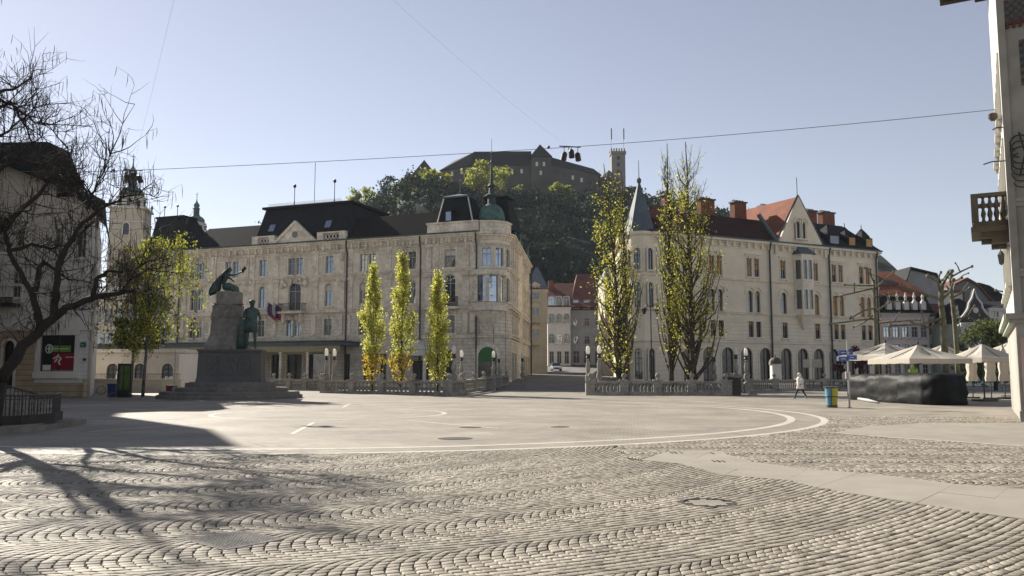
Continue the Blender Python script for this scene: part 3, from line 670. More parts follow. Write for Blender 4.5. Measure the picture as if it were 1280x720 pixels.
mb = MB(); mb.box(ud-.55, ud+.55, .95, 2.2, 20.2, 21.7); mb.plate([(ud-.75, 21.7), (ud+.75, 21.7), (ud, 22.4)], .85, 2.5); mb.build('dormer', M_slate, H)
mb = MB(); mb.box(ud-.35, ud+.35, .9, .96, 20.4, 21.5); mb.build('dormer_window', GL_BLUE, H)
# rounded corner: arc of wall from the end of the front to the start of the side -------------
side_dir = Vector((3.0, 32.0, 0)).normalized()
RC = 2.7; cc = HF.p+HF.d*LH+HF.n*RC           # arc centre, world
hx = cc.x-HF.p.x; hy = cc.y-HF.p.y
cl = Vector(((cc-HF.p).dot(HF.d), (cc-HF.p).dot(HF.n)))     # centre in local coords
a0, a1 = -PI/2, math.atan2(-side_dir.x, side_dir.y)-HA     # local angles of the radius, from facing us to facing the street
def arcM(a): return Matrix.Translation((cl.x+RC*math.cos(a), cl.y+RC*math.sin(a), 0)) @ Matrix.Rotation(a+PI/2, 4, 'Z')
NS = 3; seg = 2*RC*math.sin((a1-a0)/NS/2); mids = [a0+(a1-a0)*(k+.5)/NS for k in range(NS)]
rin = RC*math.cos((a1-a0)/NS/2)
def arcS(a): return Matrix.Translation((cl.x+rin*math.cos(a), cl.y+rin*math.sin(a), 0)) @ Matrix.Rotation(a+PI/2, 4, 'Z')
up_, lo_, TR = MB(), MB(), {}
for k, a in enumerate(mids):
    M = arcS(a); s2 = seg/2; o = []; wk = 0
    if k in (0, 1, 2):
        o = [(-.55, .55, 14.45, 16.65, False), (-.5, .5, 10.2, 13.1, True)]
        window(H, M @ T(0, 0, 14.45), 1.1, 2.2, False, 'lintel', pane=GL_BLUE, sur=.15); window(H, M @ T(0, 0, 10.2), 1.0, 2.9, True, None, pane=GL_MID, sur=.15)
    wall(up_, -s2, s2, 9.4, ZC-.86, o, .32, M)
    wall(lo_, -s2, s2, -.05, 9.4, [], .32, M, y=-.1)
    for (z, h, p) in ((9.4, .28, .3), (9.68, .12, .42), (13.95, .2, .2), (14.15, .12, .32), (5.9, .26, .3), (6.16, .1, .4), (16.98, .1, .12), (.0, .9, .2)): TR.setdefault(('corner_band', round(z)), MB()).box(-s2-.05, s2+.05, -p, 0, z, z+h, M)
    for (z, b, p) in ((-.85, -.62, .12), (-.618, -.42, .24), (-.418, -.2, .48), (-.198, 0, .68), (.02, 1.25, .1), (1.252, 1.45, .25)): TR.setdefault(('corner_parapet', 1) if z > 0 else ('corner_cornice', 0), MB()).box(-s2-p*.17, s2+p*.17, -p, .3, ZC+z, ZC+b, M)
up_.build('corner_wall', M_hotel, H); lo_.build('corner_base', M_hotelrust, H); [b_.build(k_[0], M_trim, H) for k_, b_ in TR.items()]
# oriel on the corner: half-round bay with a tapering corbel
ao = -PI/2-HA; M = arcM(ao) @ T(0, 1.0)
mb = MB(); mb.lathe([(.8, 6.3), (1.1, 7.0), (1.3, 7.6), (1.75, 8.3), (2.1, 8.9), (2.35, 9.1), (2.35, 9.35), (2.15, 9.4), (2.15, 10.0), (2.3, 10.1)], 20, M=M); mb.build('oriel_corbel', M_trim, H)
mb = MB()
for k in range(5):
    a = -PI+PI*k/4; x, y = 1.95*math.cos(a), 1.95*math.sin(a); mb.box(x-.2, x+.2, y-.2, y+.2, 10.1, 13.2, M)
mb.lathe([(2.1, 13.2), (2.3, 13.35), (2.3, 13.9), (2.0, 13.95)], 20, M=M); mb.build('oriel', M_trim, H)
mb = MB(); mb.lathe([(1.8, 10.1), (1.8, 13.2)], 20, M=M); mb.build('oriel_glazing', GL_BLUE, H)
# arched corner shop door under it, green blind inside
mb = MB(); M2 = arcM(ao) @ T(0, .15)
ringplate(mb, [(x, z) for x, z in outline(3.0, 5.3, True)], [(x, z) for x, z in outline(2.2, 4.8, True)], -.35, .3)
mb.M = I4; me = mb.mesh('shop_door', M_trim); sd = link('shop_door', me, H, M2)
mb = MB(); mb.add([(p[0], -.2, p[1]) for p in outline(2.2, 4.8, True)], [tuple(range(13))]); mb.build('pane', GL_DARK, sd)
mb = MB(); mb.plate([(x, max(z, 3.1)) for x, z in outline(2.15, 4.75, True)], -.26, -.22); mb.build('blind', mat('green_blind', (.05, .16, .05), .7, .1), sd)
# dome
dc = Vector((cl.x+.15, cl.y+.6, 0))
mb = MB(); mb.lathe([(1.8, ZC+.9), (1.8, ZC+1.6), (1.68, ZC+1.7)], 16, (dc.x, dc.y, 0)); mb.build('dome_drum', M_copper, H)
mb = MB(); mb.lathe([(1.62, ZC+1.7), (1.66, ZC+2.2), (1.55, ZC+2.9), (1.28, ZC+3.5), (.85, ZC+3.9), (.6, ZC+4.0)], 20, (dc.x, dc.y, 0)); mb.build('dome', M_copper, H, smooth=True)
M_dcop = mat('dark_copper_spire', (.035, .055, .052), .65, .3, 4)
mb = MB(); mb.lathe([(.55, ZC+3.95), (.5, ZC+4.9), (.85, ZC+5.0), (.85, ZC+5.15), (.4, ZC+5.4), (.32, ZC+6.2), (.55, ZC+6.3), (.24, ZC+6.6), (.17, ZC+8), (.10, ZC+9.2), (.22, ZC+9.35), (.08, ZC+9.6), (.06, ZC+10.4), (.14, ZC+10.55), (.03, ZC+10.8), (.02, ZC+12.4)], 10, (dc.x, dc.y, 0)); mb.build('dome_spire', M_dcop, H)
mb = MB(); mb.frustum((dc.x-2.7, dc.x+2.1, dc.y+1.2, dc.y+5.2), (dc.x-1.7, dc.x+1.2, dc.y+2.2, dc.y+4.2), ZC+1, ZC+5.2); mb.box(dc.x-1.9, dc.x+1.4, dc.y+2, dc.y+4.4, ZC+5.2, ZC+5.45); mb.build('dome_side_roof', M_slate, H)
# side facing the street ------------------------------------------------------
SAng = math.atan2(side_dir.y, side_dir.x)
sp = cc+Vector((side_dir.y, -side_dir.x, 0))*RC
SF = Facade(sp.x, sp.y, SAng); SM = Matrix.Rotation(-HA, 4, 'Z') @ Matrix.Translation(sp-HF.p) @ Matrix.Rotation(SAng, 4, 'Z')
LS = 30; so_ = []
for k in range(10):
    u = 1.8+k*2.9
    for ri, (z0, z1, ar) in enumerate(rows):
        so_.append((u-.55, u+.55, z0, z1, ar)); window(H, SM @ T(u, 0 if z0 > 9.4 else -.1, z0), 1.1, z1-z0, ar, 'lintel', pane=GL_MID)
mb = MB(); wall(mb, 0, LS, 9.4, ZC-.86, [o for o in so_ if o[2] > 9.4], .32, SM); mb.build('street_wall_upper', M_hotel, H)
sg = [(1+k*3.6, 3.2+k*3.6, .3+.02, 4.2, False) for k in range(8)]
mb = MB(); wall(mb, 0, LS, -.05, 9.4, [o for o in so_ if o[2] < 9.4]+sg, .32, SM, y=-.1); mb.build('street_wall_lower', M_hotelrust, H)
for o in sg: window(H, SM @ T((o[0]+o[1])/2, -.1, o[2]), o[1]-o[0], o[3]-o[2], False, None, pane=GL_DARK, frame=M_framed, sill=False)
mb = MB(); mb.M = SM
for (z, h, p) in ((9.4, .28, .3), (9.68, .12, .42), (13.95, .2, .2), (14.15, .12, .32), (5.9, .26, .3), (6.16, .1, .4), (16.98, .1, .12)): band(mb, 0, LS, z, z+h, p)
cornice(mb, 0, LS, ZC, dent=1.05)
for k in range(11): u = .4+k*2.9; mb.box(u-.3, u+.3, -.18, 0, 9.85, 13.9); mb.box(u-.3, u+.3, -.18, 0, 14.3, 17.4)
mb.build('street_cornice', M_trim, H)
mb = MB(); mb.M = SM; mb.box(2, LS, .35, 12, -.05, ZC-.9); mb.frustum((2, LS, -.1, 12), (4, LS-2, 5, 7), ZC+.01, 22); mb.build('rear_roof', M_slate, H)
mb = MB(); mb.M = SM; mb.frustum((7, 12, 0, 5), (8, 11, 1.5, 4), ZC+.1, 22.6); mb.frustum((20, 25, 0, 5), (21, 24, 1.5, 4), ZC+.1, 22.6); mb.build('street_mansard', M_slate, H)
for k in (3.5, 14, 27): mb = MB(); mb.M = SM; mb.lathe([(.35, 0), (.2, .4), (.3, 1.0), (.1, 1.4), (.05, 2.6)], 8, (k, -.2, ZC+.1)); mb.build('roof_finial', M_copper, H)
mb = MB(); mb.M = SM; mb.tube([(LS-.4, -.5, ZC-.3), (LS-.4, -.42, .2)], .12, 8); mb.build('downpipe', M_pipe, H)
# flags
fl = Vector(HF.uz(352, 384)+(0,)); 
for i, (cols, dx, lab) in enumerate([(((.5, .5, .5), (.03, .04, .16), (.42, .05, .05)), 0, 'drooping tricolour flag on a slanted pole beside the palace balcony, nearer the balcony'), (((.05, .05, .2), (.32, .06, .08), (.45, .1, .1)), -.75, 'drooping dark red and blue flag on a slanted pole left of the other flag')]):
    u, z = HF.uz(351, 388); u += dx
    wp = HF.p+HF.d*u; f_ = thing('flag', (wp.x, wp.y, z-.4), HA, lab, 'flag')
    mb = MB(); mb.tube([(0, -.1, 0), (0, -1.7, 1.5)], .035); mb.build('flagpole', M_white, f_)
    mb = MB(); n = 7
    for j in range(3):
        mb.mi = j
        for q in range(n):
            def P(a, b): x = math.sin(b*1.2+a*3)*.07+a*.28-.1; return (x+(a*.35), -1.65+a*1.05+.05*math.sin(b*2), 1.4-a*.9*.9-b*.24)
            mb.add([P(j/3, q), P((j+1)/3, q), P((j+1)/3, q+1), P(j/3, q+1)], [(0, 1, 2, 3)])
    ms = []
    for j, c_ in enumerate(cols):
        ms.append(mat('flag_cloth_%d_%d' % (i, j), c_, .8, .1, transl=c_))
    mb.build('flag_cloth', ms, f_, smooth=True)

# ================================================================== cream palace on the right
KA = math.atan2(116.5-99.47, 51.2-16.75)
KF = Facade(16.75, 99.47, KA); kd = KF.d
K = thing('cream_palace', KF.p, KA, 'cream palace with dark red roof, pointed gable and blue-grey corner spire', 'building')
LK = KF.u(1099, 380); ZK = 18.5
ku = lambda px, py=370, dep=0: KF.u(px, py, dep)
krow = [(13.9, 16.3, False), (9.3, 12.1, True), (6.2, 8.2, False)]
kax = []
for px, k in ((852, 2), (895, 2), (942, 2), (979.5, 1), (1020, 1), (1047.5, 2), (1081.5, 2)):
    u = ku(px)
    kax += [(u-.62, .85), (u+.62, .85)] if k == 2 else [(u, .95)]
kops = []; 
for (u, wd) in kax:
    for ri, (z0, z1, ar) in enumerate(krow): kops.append((u-wd/2, u+wd/2, z0, z1, ar, ri))
garch = [(ku(px, 455)-.95, ku(px, 455)+.95, .1, 4.9, True) for px in (862, 886, 909.6, 933, 956.6, 982.7, 1003.5, 1023.3, 1042.3, 1062, 1080)]
mb = MB(); wall(mb, 0, LK, 9.05, ZK-.5, [o for o in kops if o[2] > 9.05], .35); mb.build('upper_wall', M_cream, K)
mb = MB(); wall(mb, 0, LK, -.05, 9.05, [o for o in kops if o[2] < 9.05]+garch, .35, y=-.06); mb.build('lower_wall', M_creamrust, K)
for o in kops:
    u = (o[0]+o[1])/2; z = o[2]; ri = o[5]
    right = u > ku(1000); left = not right
    bl, bm = 0, M_blind
    if ri == 0: bl, bm = (random.choice([.5, .95, 1, .6]), M_blind if random.random() < .6 else M_blindp)
    elif ri == 1: bl, bm = (random.choice([.9, .95]), M_blind) if right else (random.choice([0, .2]), M_blind)
    else: bl = random.choice([.4, .9, 0]) if right else random.choice([0, .2])
    window(K, T(u, -.06 if z < 9.05 else 0, z), o[1]-o[0], o[3]-o[2], o[4], {0: 'lintel', 1: 'hoodmould', 2: None}[ri], M_creamtrim, M_framed, GL_MID if ri < 2 else GL_DARK, mull=ri != 1, sur=.12, blind=bl, blindm=bm)
for o in garch:
    ww = window(K, T((o[0]+o[1])/2, -.06, o[2]), 1.9, 4.8, True, None, M_creamtrim, M_framed, GL_DARK, sill=False, sur=.22, trans=.7, name='shop_arch')
mb = MB()
for (z, h, p) in ((9.05, .22, .2), (9.27, .08, .28), (13.3, .16, .16), (13.46, .08, .22), (5.45, .3, .22), (5.75, .1, .3), (0, .6, .12), (8.5, .08, .1)): band(mb, 0, LK, z, z+h, p)
for (a, b, p) in ((-.5, -.3, .2), (-.298, 0, .55)): mb.box(-.2, LK+.3, -p, 0, ZK+a, ZK+b)
x = .8
while x < LK: mb.box(x-.12, x+.12, -.4, -.02, ZK-.95, ZK-.31); x += 1.15
mb.box(0, LK, -.08, 0, ZK-1.1, ZK-.96)
mb.build('cornice', M_creamtrim, K)
mb = MB(); mb.box(-.1, LK+.4, -.68, -.1, ZK+.005, ZK+.16); mb.build('gutter', M_zinc, K)
mb = MB(); mb.prism([(.3, .38), (LK, .38), (LK, 14), (7.2, 14)], -.05, ZK-.4); mb.build('body', M_cream, K)
for px in (962.5, 1096, 1037): u = ku(px, 400); mb = MB(); mb.tube([(u, -.6, ZK-.05), (u, -.3, ZK-1.2), (u, -.3, .2)], .12, 8); mb.build('downpipe', M_pipe, K)
# roofs
g0, g1, gA = ku(970.5, 303), ku(1028, 307), ku(996.5, 246)
zA = KF.uz(996.5, 246)[1]
mb = MB(); mb.add([(-.6, -.3, ZK+.17), (g0+2, -.3, ZK+.17), (g0+2, 14, ZK+.17), (6.6, 14, ZK+.17), (3.6, 5.5, 22.6), (g0+3, 5.5, 22.6), (g0+3, 8, 22.6), (4.6, 8, 22.6)], [(0, 3, 2, 1), (4, 5, 6, 7), (0, 1, 5, 4), (1, 2, 6, 5), (2, 3, 7, 6), (3, 0, 4, 7)]); mb.build('roof', mat('dark_red_roof', (.05, .022, .019), .85, .4, 5, .3, courses=.35, spec=.1), K)
mb = MB(); mb.frustum((g1-2, LK+.5, -.4, 14), (g1-3, ku(1052, 278, 5), 5, 8), ZK+.17, 22.9); mb.build('right_roof', M_slate, K)
# gable wall and its own roof running back
mb = MB()
gw = [(ku(991.5, 295), ku(996.7, 295)), (ku(998.8, 295), ku(1004, 295))]
mb.plate([(g0, ZK-.45), (g1, ZK-.45), (g1-.3, ZK+.35), (gA, zA), (g0+.3, ZK+.35)], -.25, .2); mb.build('gable', M_cream, K)
for a, b in gw:
    window(K, T((a+b)/2, -.56, 19.3), .72, 2.3, True, 'hoodmould', M_creamtrim, M_framed, GL_MID, mull=False, sur=.1, sill=True)
mb = MB()
mb.add([(g0, .22, ZK+.1), (g0, 11, ZK+.1), (gA, 11, zA), (gA, .22, zA), (g1, .22, ZK+.1), (g1, 11, ZK+.1)], [(0, 3, 2, 1), (4, 5, 2, 3), (1, 2, 5), (0, 4, 3)])
mb.build('gable_roof', M_red, K)
mb = MB()
for (a, b) in (((g0-.15, ZK+.2), (gA, zA+.2)), ((g1+.15, ZK+.2), (gA, zA+.2))): mb.tube([(a[0], -.1, a[1]), (b[0], -.1, b[1])], .13, 5)
mb.tube([(gA, 0, zA), (gA, 0, zA+2.6)], .05); mb.tube([(ku(955, 265), 1, 22.3), (g0-.2, -.3, ZK+.2)], .3, 5); mb.build('gable_coping', M_zinc, K)
mb = MB(); mb.box(g0-.5, g0-.1, -.3, .1, ZK-1.4, ZK+.15); mb.box(g1+.1, g1+.5, -.3, .1, ZK-1.4, ZK+.15); mb.build('gable_corbels', M_creamtrim, K)
# oriel with a lead roof
b0, b1 = ku(992, 350), ku(1011, 350)
mb = MB(); pts = [(b0, 0), (b0+.35, -1.2), (b1-.35, -1.2), (b1, 0)]
mb.prism(pts, 9.2, 10.0); mb.prism(pts, 12.5, 13.9); mb.prism(pts, 16.4, 17.2)
def rim(mb, z0, z1):
    for (x, y) in ((b0+.1, -.15), (b0+.45, -1.1), ((b0+b1)/2, -1.1), (b1-.45, -1.1), (b1-.1, -.15)): mb.box(x-.12, x+.12, y-.1, y+.12, z0, z1)
rim(mb, 10.0, 12.5); rim(mb, 13.9, 16.4); mb.build('oriel', M_creamtrim, K)
mb = MB(); q = [(b0+.12, 0), (b0+.45, -1.06), (b1-.45, -1.06), (b1-.12, 0)]; mb.prism(q, 10.0, 12.5); mb.prism(q, 13.9, 16.4); mb.build('oriel_glazing', GL_MID, K)
mb = MB(); mb.frustum((b0+.2, b1-.2, -1.0, 0), (b0+1.2, b1-1.2, -.3, 0), 9.2, 7.4); mb.build('oriel_corbel', M_creamtrim, K)
mb = MB(); mb.frustum((b0-.15, b1+.15, -1.4, 0), (b0+.5, b1-.5, -.3, 0), 17.2, 18.3); mb.build('oriel_roof', M_zinc, K)
# dormers on the right roof, chimneys
for px, ww_, ws in ((1037, 2.2, 0), (1059, 1.5, 1), (1080, 1.5, 1)):
    u = ku(px, 300, 1.2); mb = MB(); mb.box(u-ww_/2, u+ww_/2, .4, 4, ZK+.4, ZK+2.0); mb.lathe([(ww_*.75, 0), (ww_*.72, .3), (ww_*.4, .9), (.05, 1.5)], 4, (u, 1.6, ZK+2.0), ang=PI/4); mb.tube([(u, 1.6, ZK+3.4), (u, 1.6, ZK+4)], .05)
    d = mb.build('dormer', M_slate, K)
    mb = MB()
    mb.box(u-ww_*.36, u+ww_*.36, .34, .42, ZK+.55, ZK+1.8); mb.build('dormer_window', M_blind if ws else GL_MID, d)
for (a, b, pt, dep) in ((832, 837, 241, 6), (855, 860, 244, 6.5), (876, 893.5, 246, 7), (918.5, 933, 250, 7), (954, 962, 255, 8), (1010, 1021, 261, 6.5), (1028, 1043, 263, 7)):
    ua, ub = ku(a, 262, dep), ku(b, 262, dep); zt = KF.uz(a, pt, dep)[1]
    mb = MB(); mb.box(ua, ub, dep, dep+1.0, ZK+1.5, zt-.3); mb.build('chimney', M_brick, K)
    c_ = MB(); c_.box(ua-.15, ub+.15, dep-.15, dep+1.15, zt-.3, zt-.12)
    for k in range(max(1, int((ub-ua)/.5))): c_.box(ua+.08+k*.5, ua+.35+k*.5, dep+.3, dep+.7, zt-.12, zt+.12)
    c_.build('chimney_cap', M_iron, K)
# round-cornered octagonal tower with spire
tc_ = Vector((-.55, 1.75, 0)); RT = 1.95
mb = MB(); mb.lathe([(RT, -.05), (RT, ZK-.5), (RT+.25, ZK-.3), (RT+.25, ZK), (RT, ZK+.1)], 8, tuple(tc_), ang=PI/8); mb.build('corner_tower', M_cream, K)
mb = MB()
for (z, h, p) in ((9.05, .3, .2), (13.3, .24, .16), (5.45, .4, .25), (0, .6, .1)): mb.lathe([(RT+p, z), (RT+p, z+h)], 8, tuple(tc_), ang=PI/8)
mb.build('tower_bands', M_creamtrim, K)
def octM(k, z): a = PI/8+PI/4*(k+.5); rr = RT*math.cos(PI/8); return Matrix.Translation((tc_.x+rr*math.cos(a), tc_.y+rr*math.sin(a), z)) @ Matrix.Rotation(a+PI/2, 4, 'Z')
for k in (3, 4, 5, 6):
    for (z, h, w_, ar) in ((13.9, 2.6, .8, True), (9.4, 3.0, .75, True), (1.0, 3.6, .9, True)):
        if ar and z < 2 and k != 5 and k != 4: continue
        window(K, octM(k, z) @ T(0, -.28), w_, h, ar, None, M_creamtrim, M_framed, GL_MID, sur=.14, deep=.26)
zt = at(803, 219, 101).z
mb = MB(); mb.lathe([(RT+.1, ZK+.1), (RT-.35, ZK+1.3), (.2, zt-1.2), (.12, zt-.9)], 8, tuple(tc_), ang=PI/8); mb.lathe([(.25, zt-1), (.3, zt-.6), (.05, zt-.3), (.03, zt+1.8)], 8, tuple(tc_)); mb.build('spire', M_zinc, K)
# left face along the street
KS = Matrix.Translation((-1.6, 3.8, 0)) @ Matrix.Rotation(R(90)-KA+R(-3), 4, 'Z')
mb = MB(); mb.M = KS @ Matrix.Scale(-1, 4, (0, 1, 0)); so_ = []
for k in range(6):
    u = 2.2+k*3.2
    for ri, (z0, z1, ar) in enumerate(krow): so_.append((u-.45, u+.45, z0, z1, ar)); window(K, KS @ T(u, 0, z0) @ Matrix.Rotation(PI, 4, 'Z'), .9, z1-z0, ar, 'hoodmould' if ar else None, M_creamtrim, M_framed, GL_MID, sur=.12)
wall(mb, 0, 22, -.05, ZK-.2, so_, .35); mb.build('street_wall', M_cream, K)
mb = MB(); mb.M = KS; mb.box(0, 22, .0, .55, ZK-.5, ZK); 
for z in (5.5, 9.1, 13.3): mb.box(0, 22, 0, .2, z, z+.28)
mb.build('street_cornice', M_creamtrim, K)
mb = MB(); mb.M = KS; mb.box(1, 22, -9, -.38, -.05, ZK-.4); mb.frustum((0, 22, -9, .5), (2, 21, -6, -4), ZK+.01, 22.6); mb.build('rear_roof', M_reddark, K)

# ================================================================== human figures
def figure(joints, radii, bones, root, sub=2):
    """one continuous skin over a skeleton: joints name->xyz, radii name->r, bones pairs"""
    names = list(joints); bm = bmesh.new(); vs = {n: bm.verts.new(joints[n]) for n in names}
    for a, b in bones: bm.edges.new((vs[a], vs[b]))
    me = bpy.data.meshes.new('sk'); bm.to_mesh(me); bm.free(); o = bpy.data.objects.new('sk', me); COL.objects.link(o)
    o.modifiers.new('s', 'SKIN'); 
    if not me.skin_vertices: 
        bm = bmesh.new(); bm.from_mesh(me); bm.verts.layers.skin.verify(); bm.to_mesh(me); bm.free()
    for i, n in enumerate(names):
        r = radii[n]; d = me.skin_vertices[0].data[i]; d.radius = r if isinstance(r, tuple) else (r, r); d.use_root = n == root
    m = o.modifiers.new('u', 'SUBSURF'); m.levels = sub; m.render_levels = sub
    dg = bpy.context.evaluated_depsgraph_get(); dg.update(); ne = bpy.data.meshes.new_from_object(o.evaluated_get(dg)); bpy.data.objects.remove(o)
    ne.polygons.foreach_set('use_smooth', [True]*len(ne.polygons)); return ne
BONES = [('pel', 'wai'), ('wai', 'che'), ('che', 'nek'), ('nek', 'hd1'), ('hd1', 'hd2'), ('hd2', 'hd3')]
for s_ in 'lr': BONES += [('che', 'sh'+s_), ('sh'+s_, 'el'+s_), ('el'+s_, 'wr'+s_), ('wr'+s_, 'ha'+s_), ('pel', 'hi'+s_), ('hi'+s_, 'kn'+s_), ('kn'+s_, 'an'+s_), ('an'+s_, 'to'+s_)]
RAD = dict(pel=(.15, .12), wai=(.13, .10), che=(.17, .12), nek=.06, hd1=.075, hd2=(.085, .10), hd3=.06)
for s_ in 'lr': RAD.update({'sh'+s_: .07, 'el'+s_: .047, 'wr'+s_: .032, 'ha'+s_: .035, 'hi'+s_: .10, 'kn'+s_: .065, 'an'+s_: .042, 'to'+s_: .035})

# ================================================================== monument
MX, MY = -19.1, 57.6; MA = math.atan2(MX, MY)*0
MN = thing('monument', (MX, MY, 0), R(12), 'tall grey granite monument on round steps with bronze figures, in the shade of the square', 'monument')
for r, z0, z1 in ((4.75, -.01, .24), (4.55, .24, .46), (3.75, .46, .72), (2.95, .72, 1.1)):
    mb = MB(); mb.lathe([(r, z0), (r, z1-.05), (r-.05, z1)], 28, sy=.92, ang=.1); mb.build('step', M_step, MN)
mb = MB(); mb.frustum((-2.05, 2.15, -2.0, 2.0), (-1.95, 2.05, -1.9, 1.9), 1.1, 1.5); mb.frustum((-1.97, 2.07, -1.92, 1.92), (-1.91, 2.0, -1.86, 1.86), 1.5, 3.1)
mb.box(-2.0, 2.12, -2.0, 2.0, 3.1, 3.25); mb.box(-1.3, 1.3, -1.97, -1.88, 1.7, 2.95); mb.box(-2.0, -1.9, -1.1, 1.1, 1.7, 2.95); mb.build('pedestal', M_rockdark, MN)
# bronze relief panels
mb = MB(); random.seed(3)
for i in range(26): mb.sphere((random.uniform(-1.1, 1.1), -1.97, random.uniform(1.85, 2.8)), random.uniform(.05, .12), 6, 5, (1, .15, 1.8))
mb.build('relief_panel', M_rockdark, MN, smooth=True)
# rough rock shaft: displaced stacked rings
def rock(prof, n=26, seed=1, amp=.12, cx=0):
    rr = random.Random(seed); vs = []; fs = []; m = len(prof)
    for j, (rx, ry, z, ox) in enumerate(prof):
        for k in range(n):
            a = 2*PI*k/n; c_, s_ = math.cos(a), math.sin(a); e = 1/max(abs(c_), abs(s_))**.72
            d = 1+rr.uniform(-amp, amp)*(.5+.5*math.sin(a*3+z*2))*(1 if c_ < .3 else .35); vs.append((cx+ox+rx*c_*e*d, ry*s_*e*d, z+rr.uniform(-.05, .05)*(0 < j < m-1)))
    for j in range(m-1):
        for k in range(n): fs.append((j*n+k, j*n+(k+1) % n, (j+1)*n+(k+1) % n, (j+1)*n+k))
    fs.append(tuple((m-1)*n+k for k in range(n))); mb = MB(); mb.add(vs, fs); return mb
P = [(1.5, 1.5, 3.25, -.35), (1.46, 1.45, 3.5, -.38), (1.25, 1.25, 3.8, -.33), (1.08, 1.1, 4.3, -.32), (1.03, 1.05, 4.9, -.33), (1.0, 1.0, 5.35, -.36), (1.03, 1.0, 5.45, -.38), (.98, .96, 5.9, -.36), (1.0, .98, 6.25, -.36), (.84, .86, 6.36, -.28), (.82, .82, 6.9, -.28), (.85, .82, 7.1, -.28), (.8, .78, 7.2, -.28)]
rock(P).build('rock_shaft', M_rock, MN)
for z in (4.95, 5.42, 6.32): mb = MB(); mb.box(-1.2, .72, -1.02+.03*(z-4), -.4, z, z+.05); mb.build('joint_moulding', M_rock, MN)
# muse seated on the top, leaning forward with an outstretched laurel branch (larger than life)
k = 1.5
J = dict(pel=(.0, 0, .2), wai=(.04, 0, .42), che=(.14, -.02, .68), nek=(.24, -.02, .86), hd1=(.29, -.03, .94), hd2=(.33, -.03, 1.03), hd3=(.33, -.03, 1.12),
    shl=(.14, -.2, .76), ell=(.32, -.28, .62), wrl=(.5, -.26, .5), hal=(.56, -.25, .44), shr=(.18, .15, .80), elr=(.46, .14, .80), wrr=(.70, .14, .90), har=(.78, .14, .95),
    hil=(.12, -.12, .2), knl=(.5, -.2, .22), anl=(.56, -.18, -.25), tol=(.68, -.2, -.32), hir=(.12, .12, .2), knr=(.52, .14, .25), anr=(.62, .12, -.15), tor=(.74, .14, -.2))
me = figure(J, RAD, BONES, 'pel'); me.materials.append(M_bronze)
mu = thing('muse_statue', (MX-.75, MY-.2, 7.22), R(8), 'green bronze seated woman under a sweeping cloak holding out a branch atop the monument', 'statue')
b_ = link('body', me, mu); b_.matrix_local = Matrix.Scale(k*1.0, 4)
mb = MB(); SP = [(.42, 0, 1.72, .10), (.36, 0, 1.66, .17), (.22, 0, 1.5, .25), (.05, 0, 1.25, .36), (-.16, 0, .98, .46), (-.34, 0, .7, .52), (-.46, 0, .42, .52), (-.5, 0, .15, .5), (-.46, 0, -.04, .46)]
nn_ = 22; vs = []; fs = []
for i, (x, y, z, r_) in enumerate(SP):
    for k_ in range(nn_):
        a = 2*PI*k_/nn_; q = r_*(1+.09*math.sin(a*6+i*.35)+.05*math.sin(a*3-i*.5)); vs.append((x+q*math.cos(a)*.8, y+q*math.sin(a), z+q*math.cos(a)*.55))
for i in range(len(SP)-1):
    for k_ in range(nn_): fs.append((i*nn_+k_, i*nn_+(k_+1) % nn_, (i+1)*nn_+(k_+1) % nn_, (i+1)*nn_+k_))
fs.append(tuple(range(nn_-1, -1, -1))); mb.add(vs, fs); c_ = mb.build('cloak', M_bronze, mu, smooth=True)
mb = MB()
mb.tube([(.1, -.35, .3), (.5, -.4, .36), (.82, -.32, .25), (.95, -.25, -.4), (1.0, -.25, -.95)], [.2, .26, .24, .2, .12], 8); mb.tube([(.1, .25, .3), (.5, .25, .36), (.85, .22, .25), (1.0, .2, -.4), (1.02, .15, -.85)], [.2, .26, .22, .18, .12], 8)
mb.build('drapery', M_bronze, mu, smooth=True)
mb = MB(); mb.tube([(1.1, .21, 1.38), (1.25, .21, 1.45), (1.36, .21, 1.55), (1.42, .21, 1.75)], [.06, .05, .04, .02], 6)
for i in range(14): t = random.random(); mb.sphere((1.25+.17*t+random.uniform(-.06, .06), .21+random.uniform(-.08, .08), 1.45+.3*t+random.uniform(-.05, .08)), .06, 5, 4, (1, .4, 1.8))
mb.build('laurel_branch', M_bronze, mu, smooth=True)
# the poet standing on the ledge
J = dict(pel=(0, 0, .98), wai=(0, 0, 1.12), che=(0, -.01, 1.36), nek=(.01, -.01, 1.52), hd1=(.01, -.02, 1.6), hd2=(.02, -.03, 1.68), hd3=(.01, -.02, 1.76),
    shl=(-.2, 0, 1.44), ell=(-.27, -.03, 1.18), wrl=(-.13, -.17, 1.08), hal=(-.05, -.2, 1.12), shr=(.2, 0, 1.44), elr=(.29, .02, 1.17), wrr=(.27, -.1, .95), har=(.26, -.14, .87),
    hil=(-.1, 0, .9), knl=(-.12, -.04, .5), anl=(-.13, .02, .09), tol=(-.15, -.15, .04), hir=(.1, 0, .9), knr=(.14, -.09, .5), anr=(.16, -.02, .09), tor=(.19, -.19, .04))
me = figure(J, RAD, BONES, 'pel'); me.materials.append(M_bronze)
po = thing('poet_statue', (MX+1.6, MY-1.15, 3.26), R(15), 'green bronze standing man in a long coat on the ledge of the monument', 'statue')
b_ = link('body', me, po, Matrix.Scale(1.85, 4))
mb = MB(); K1 = Matrix.Scale(1.85, 4)
mb.lathe([(.25, .62), (.22, .8), (.19, 1.0), (.20, 1.2), (.235, 1.38), (.16, 1.5), (.07, 1.54)], 14, sy=.75, M=K1); mb.build('coat', M_bronze, po, smooth=True)
mb = MB(); mb.sphere((.012, -.01, 1.72), .115, 10, 8, (1, 1.1, .8), M=K1); mb.build('hair', M_bronze, po, smooth=True)
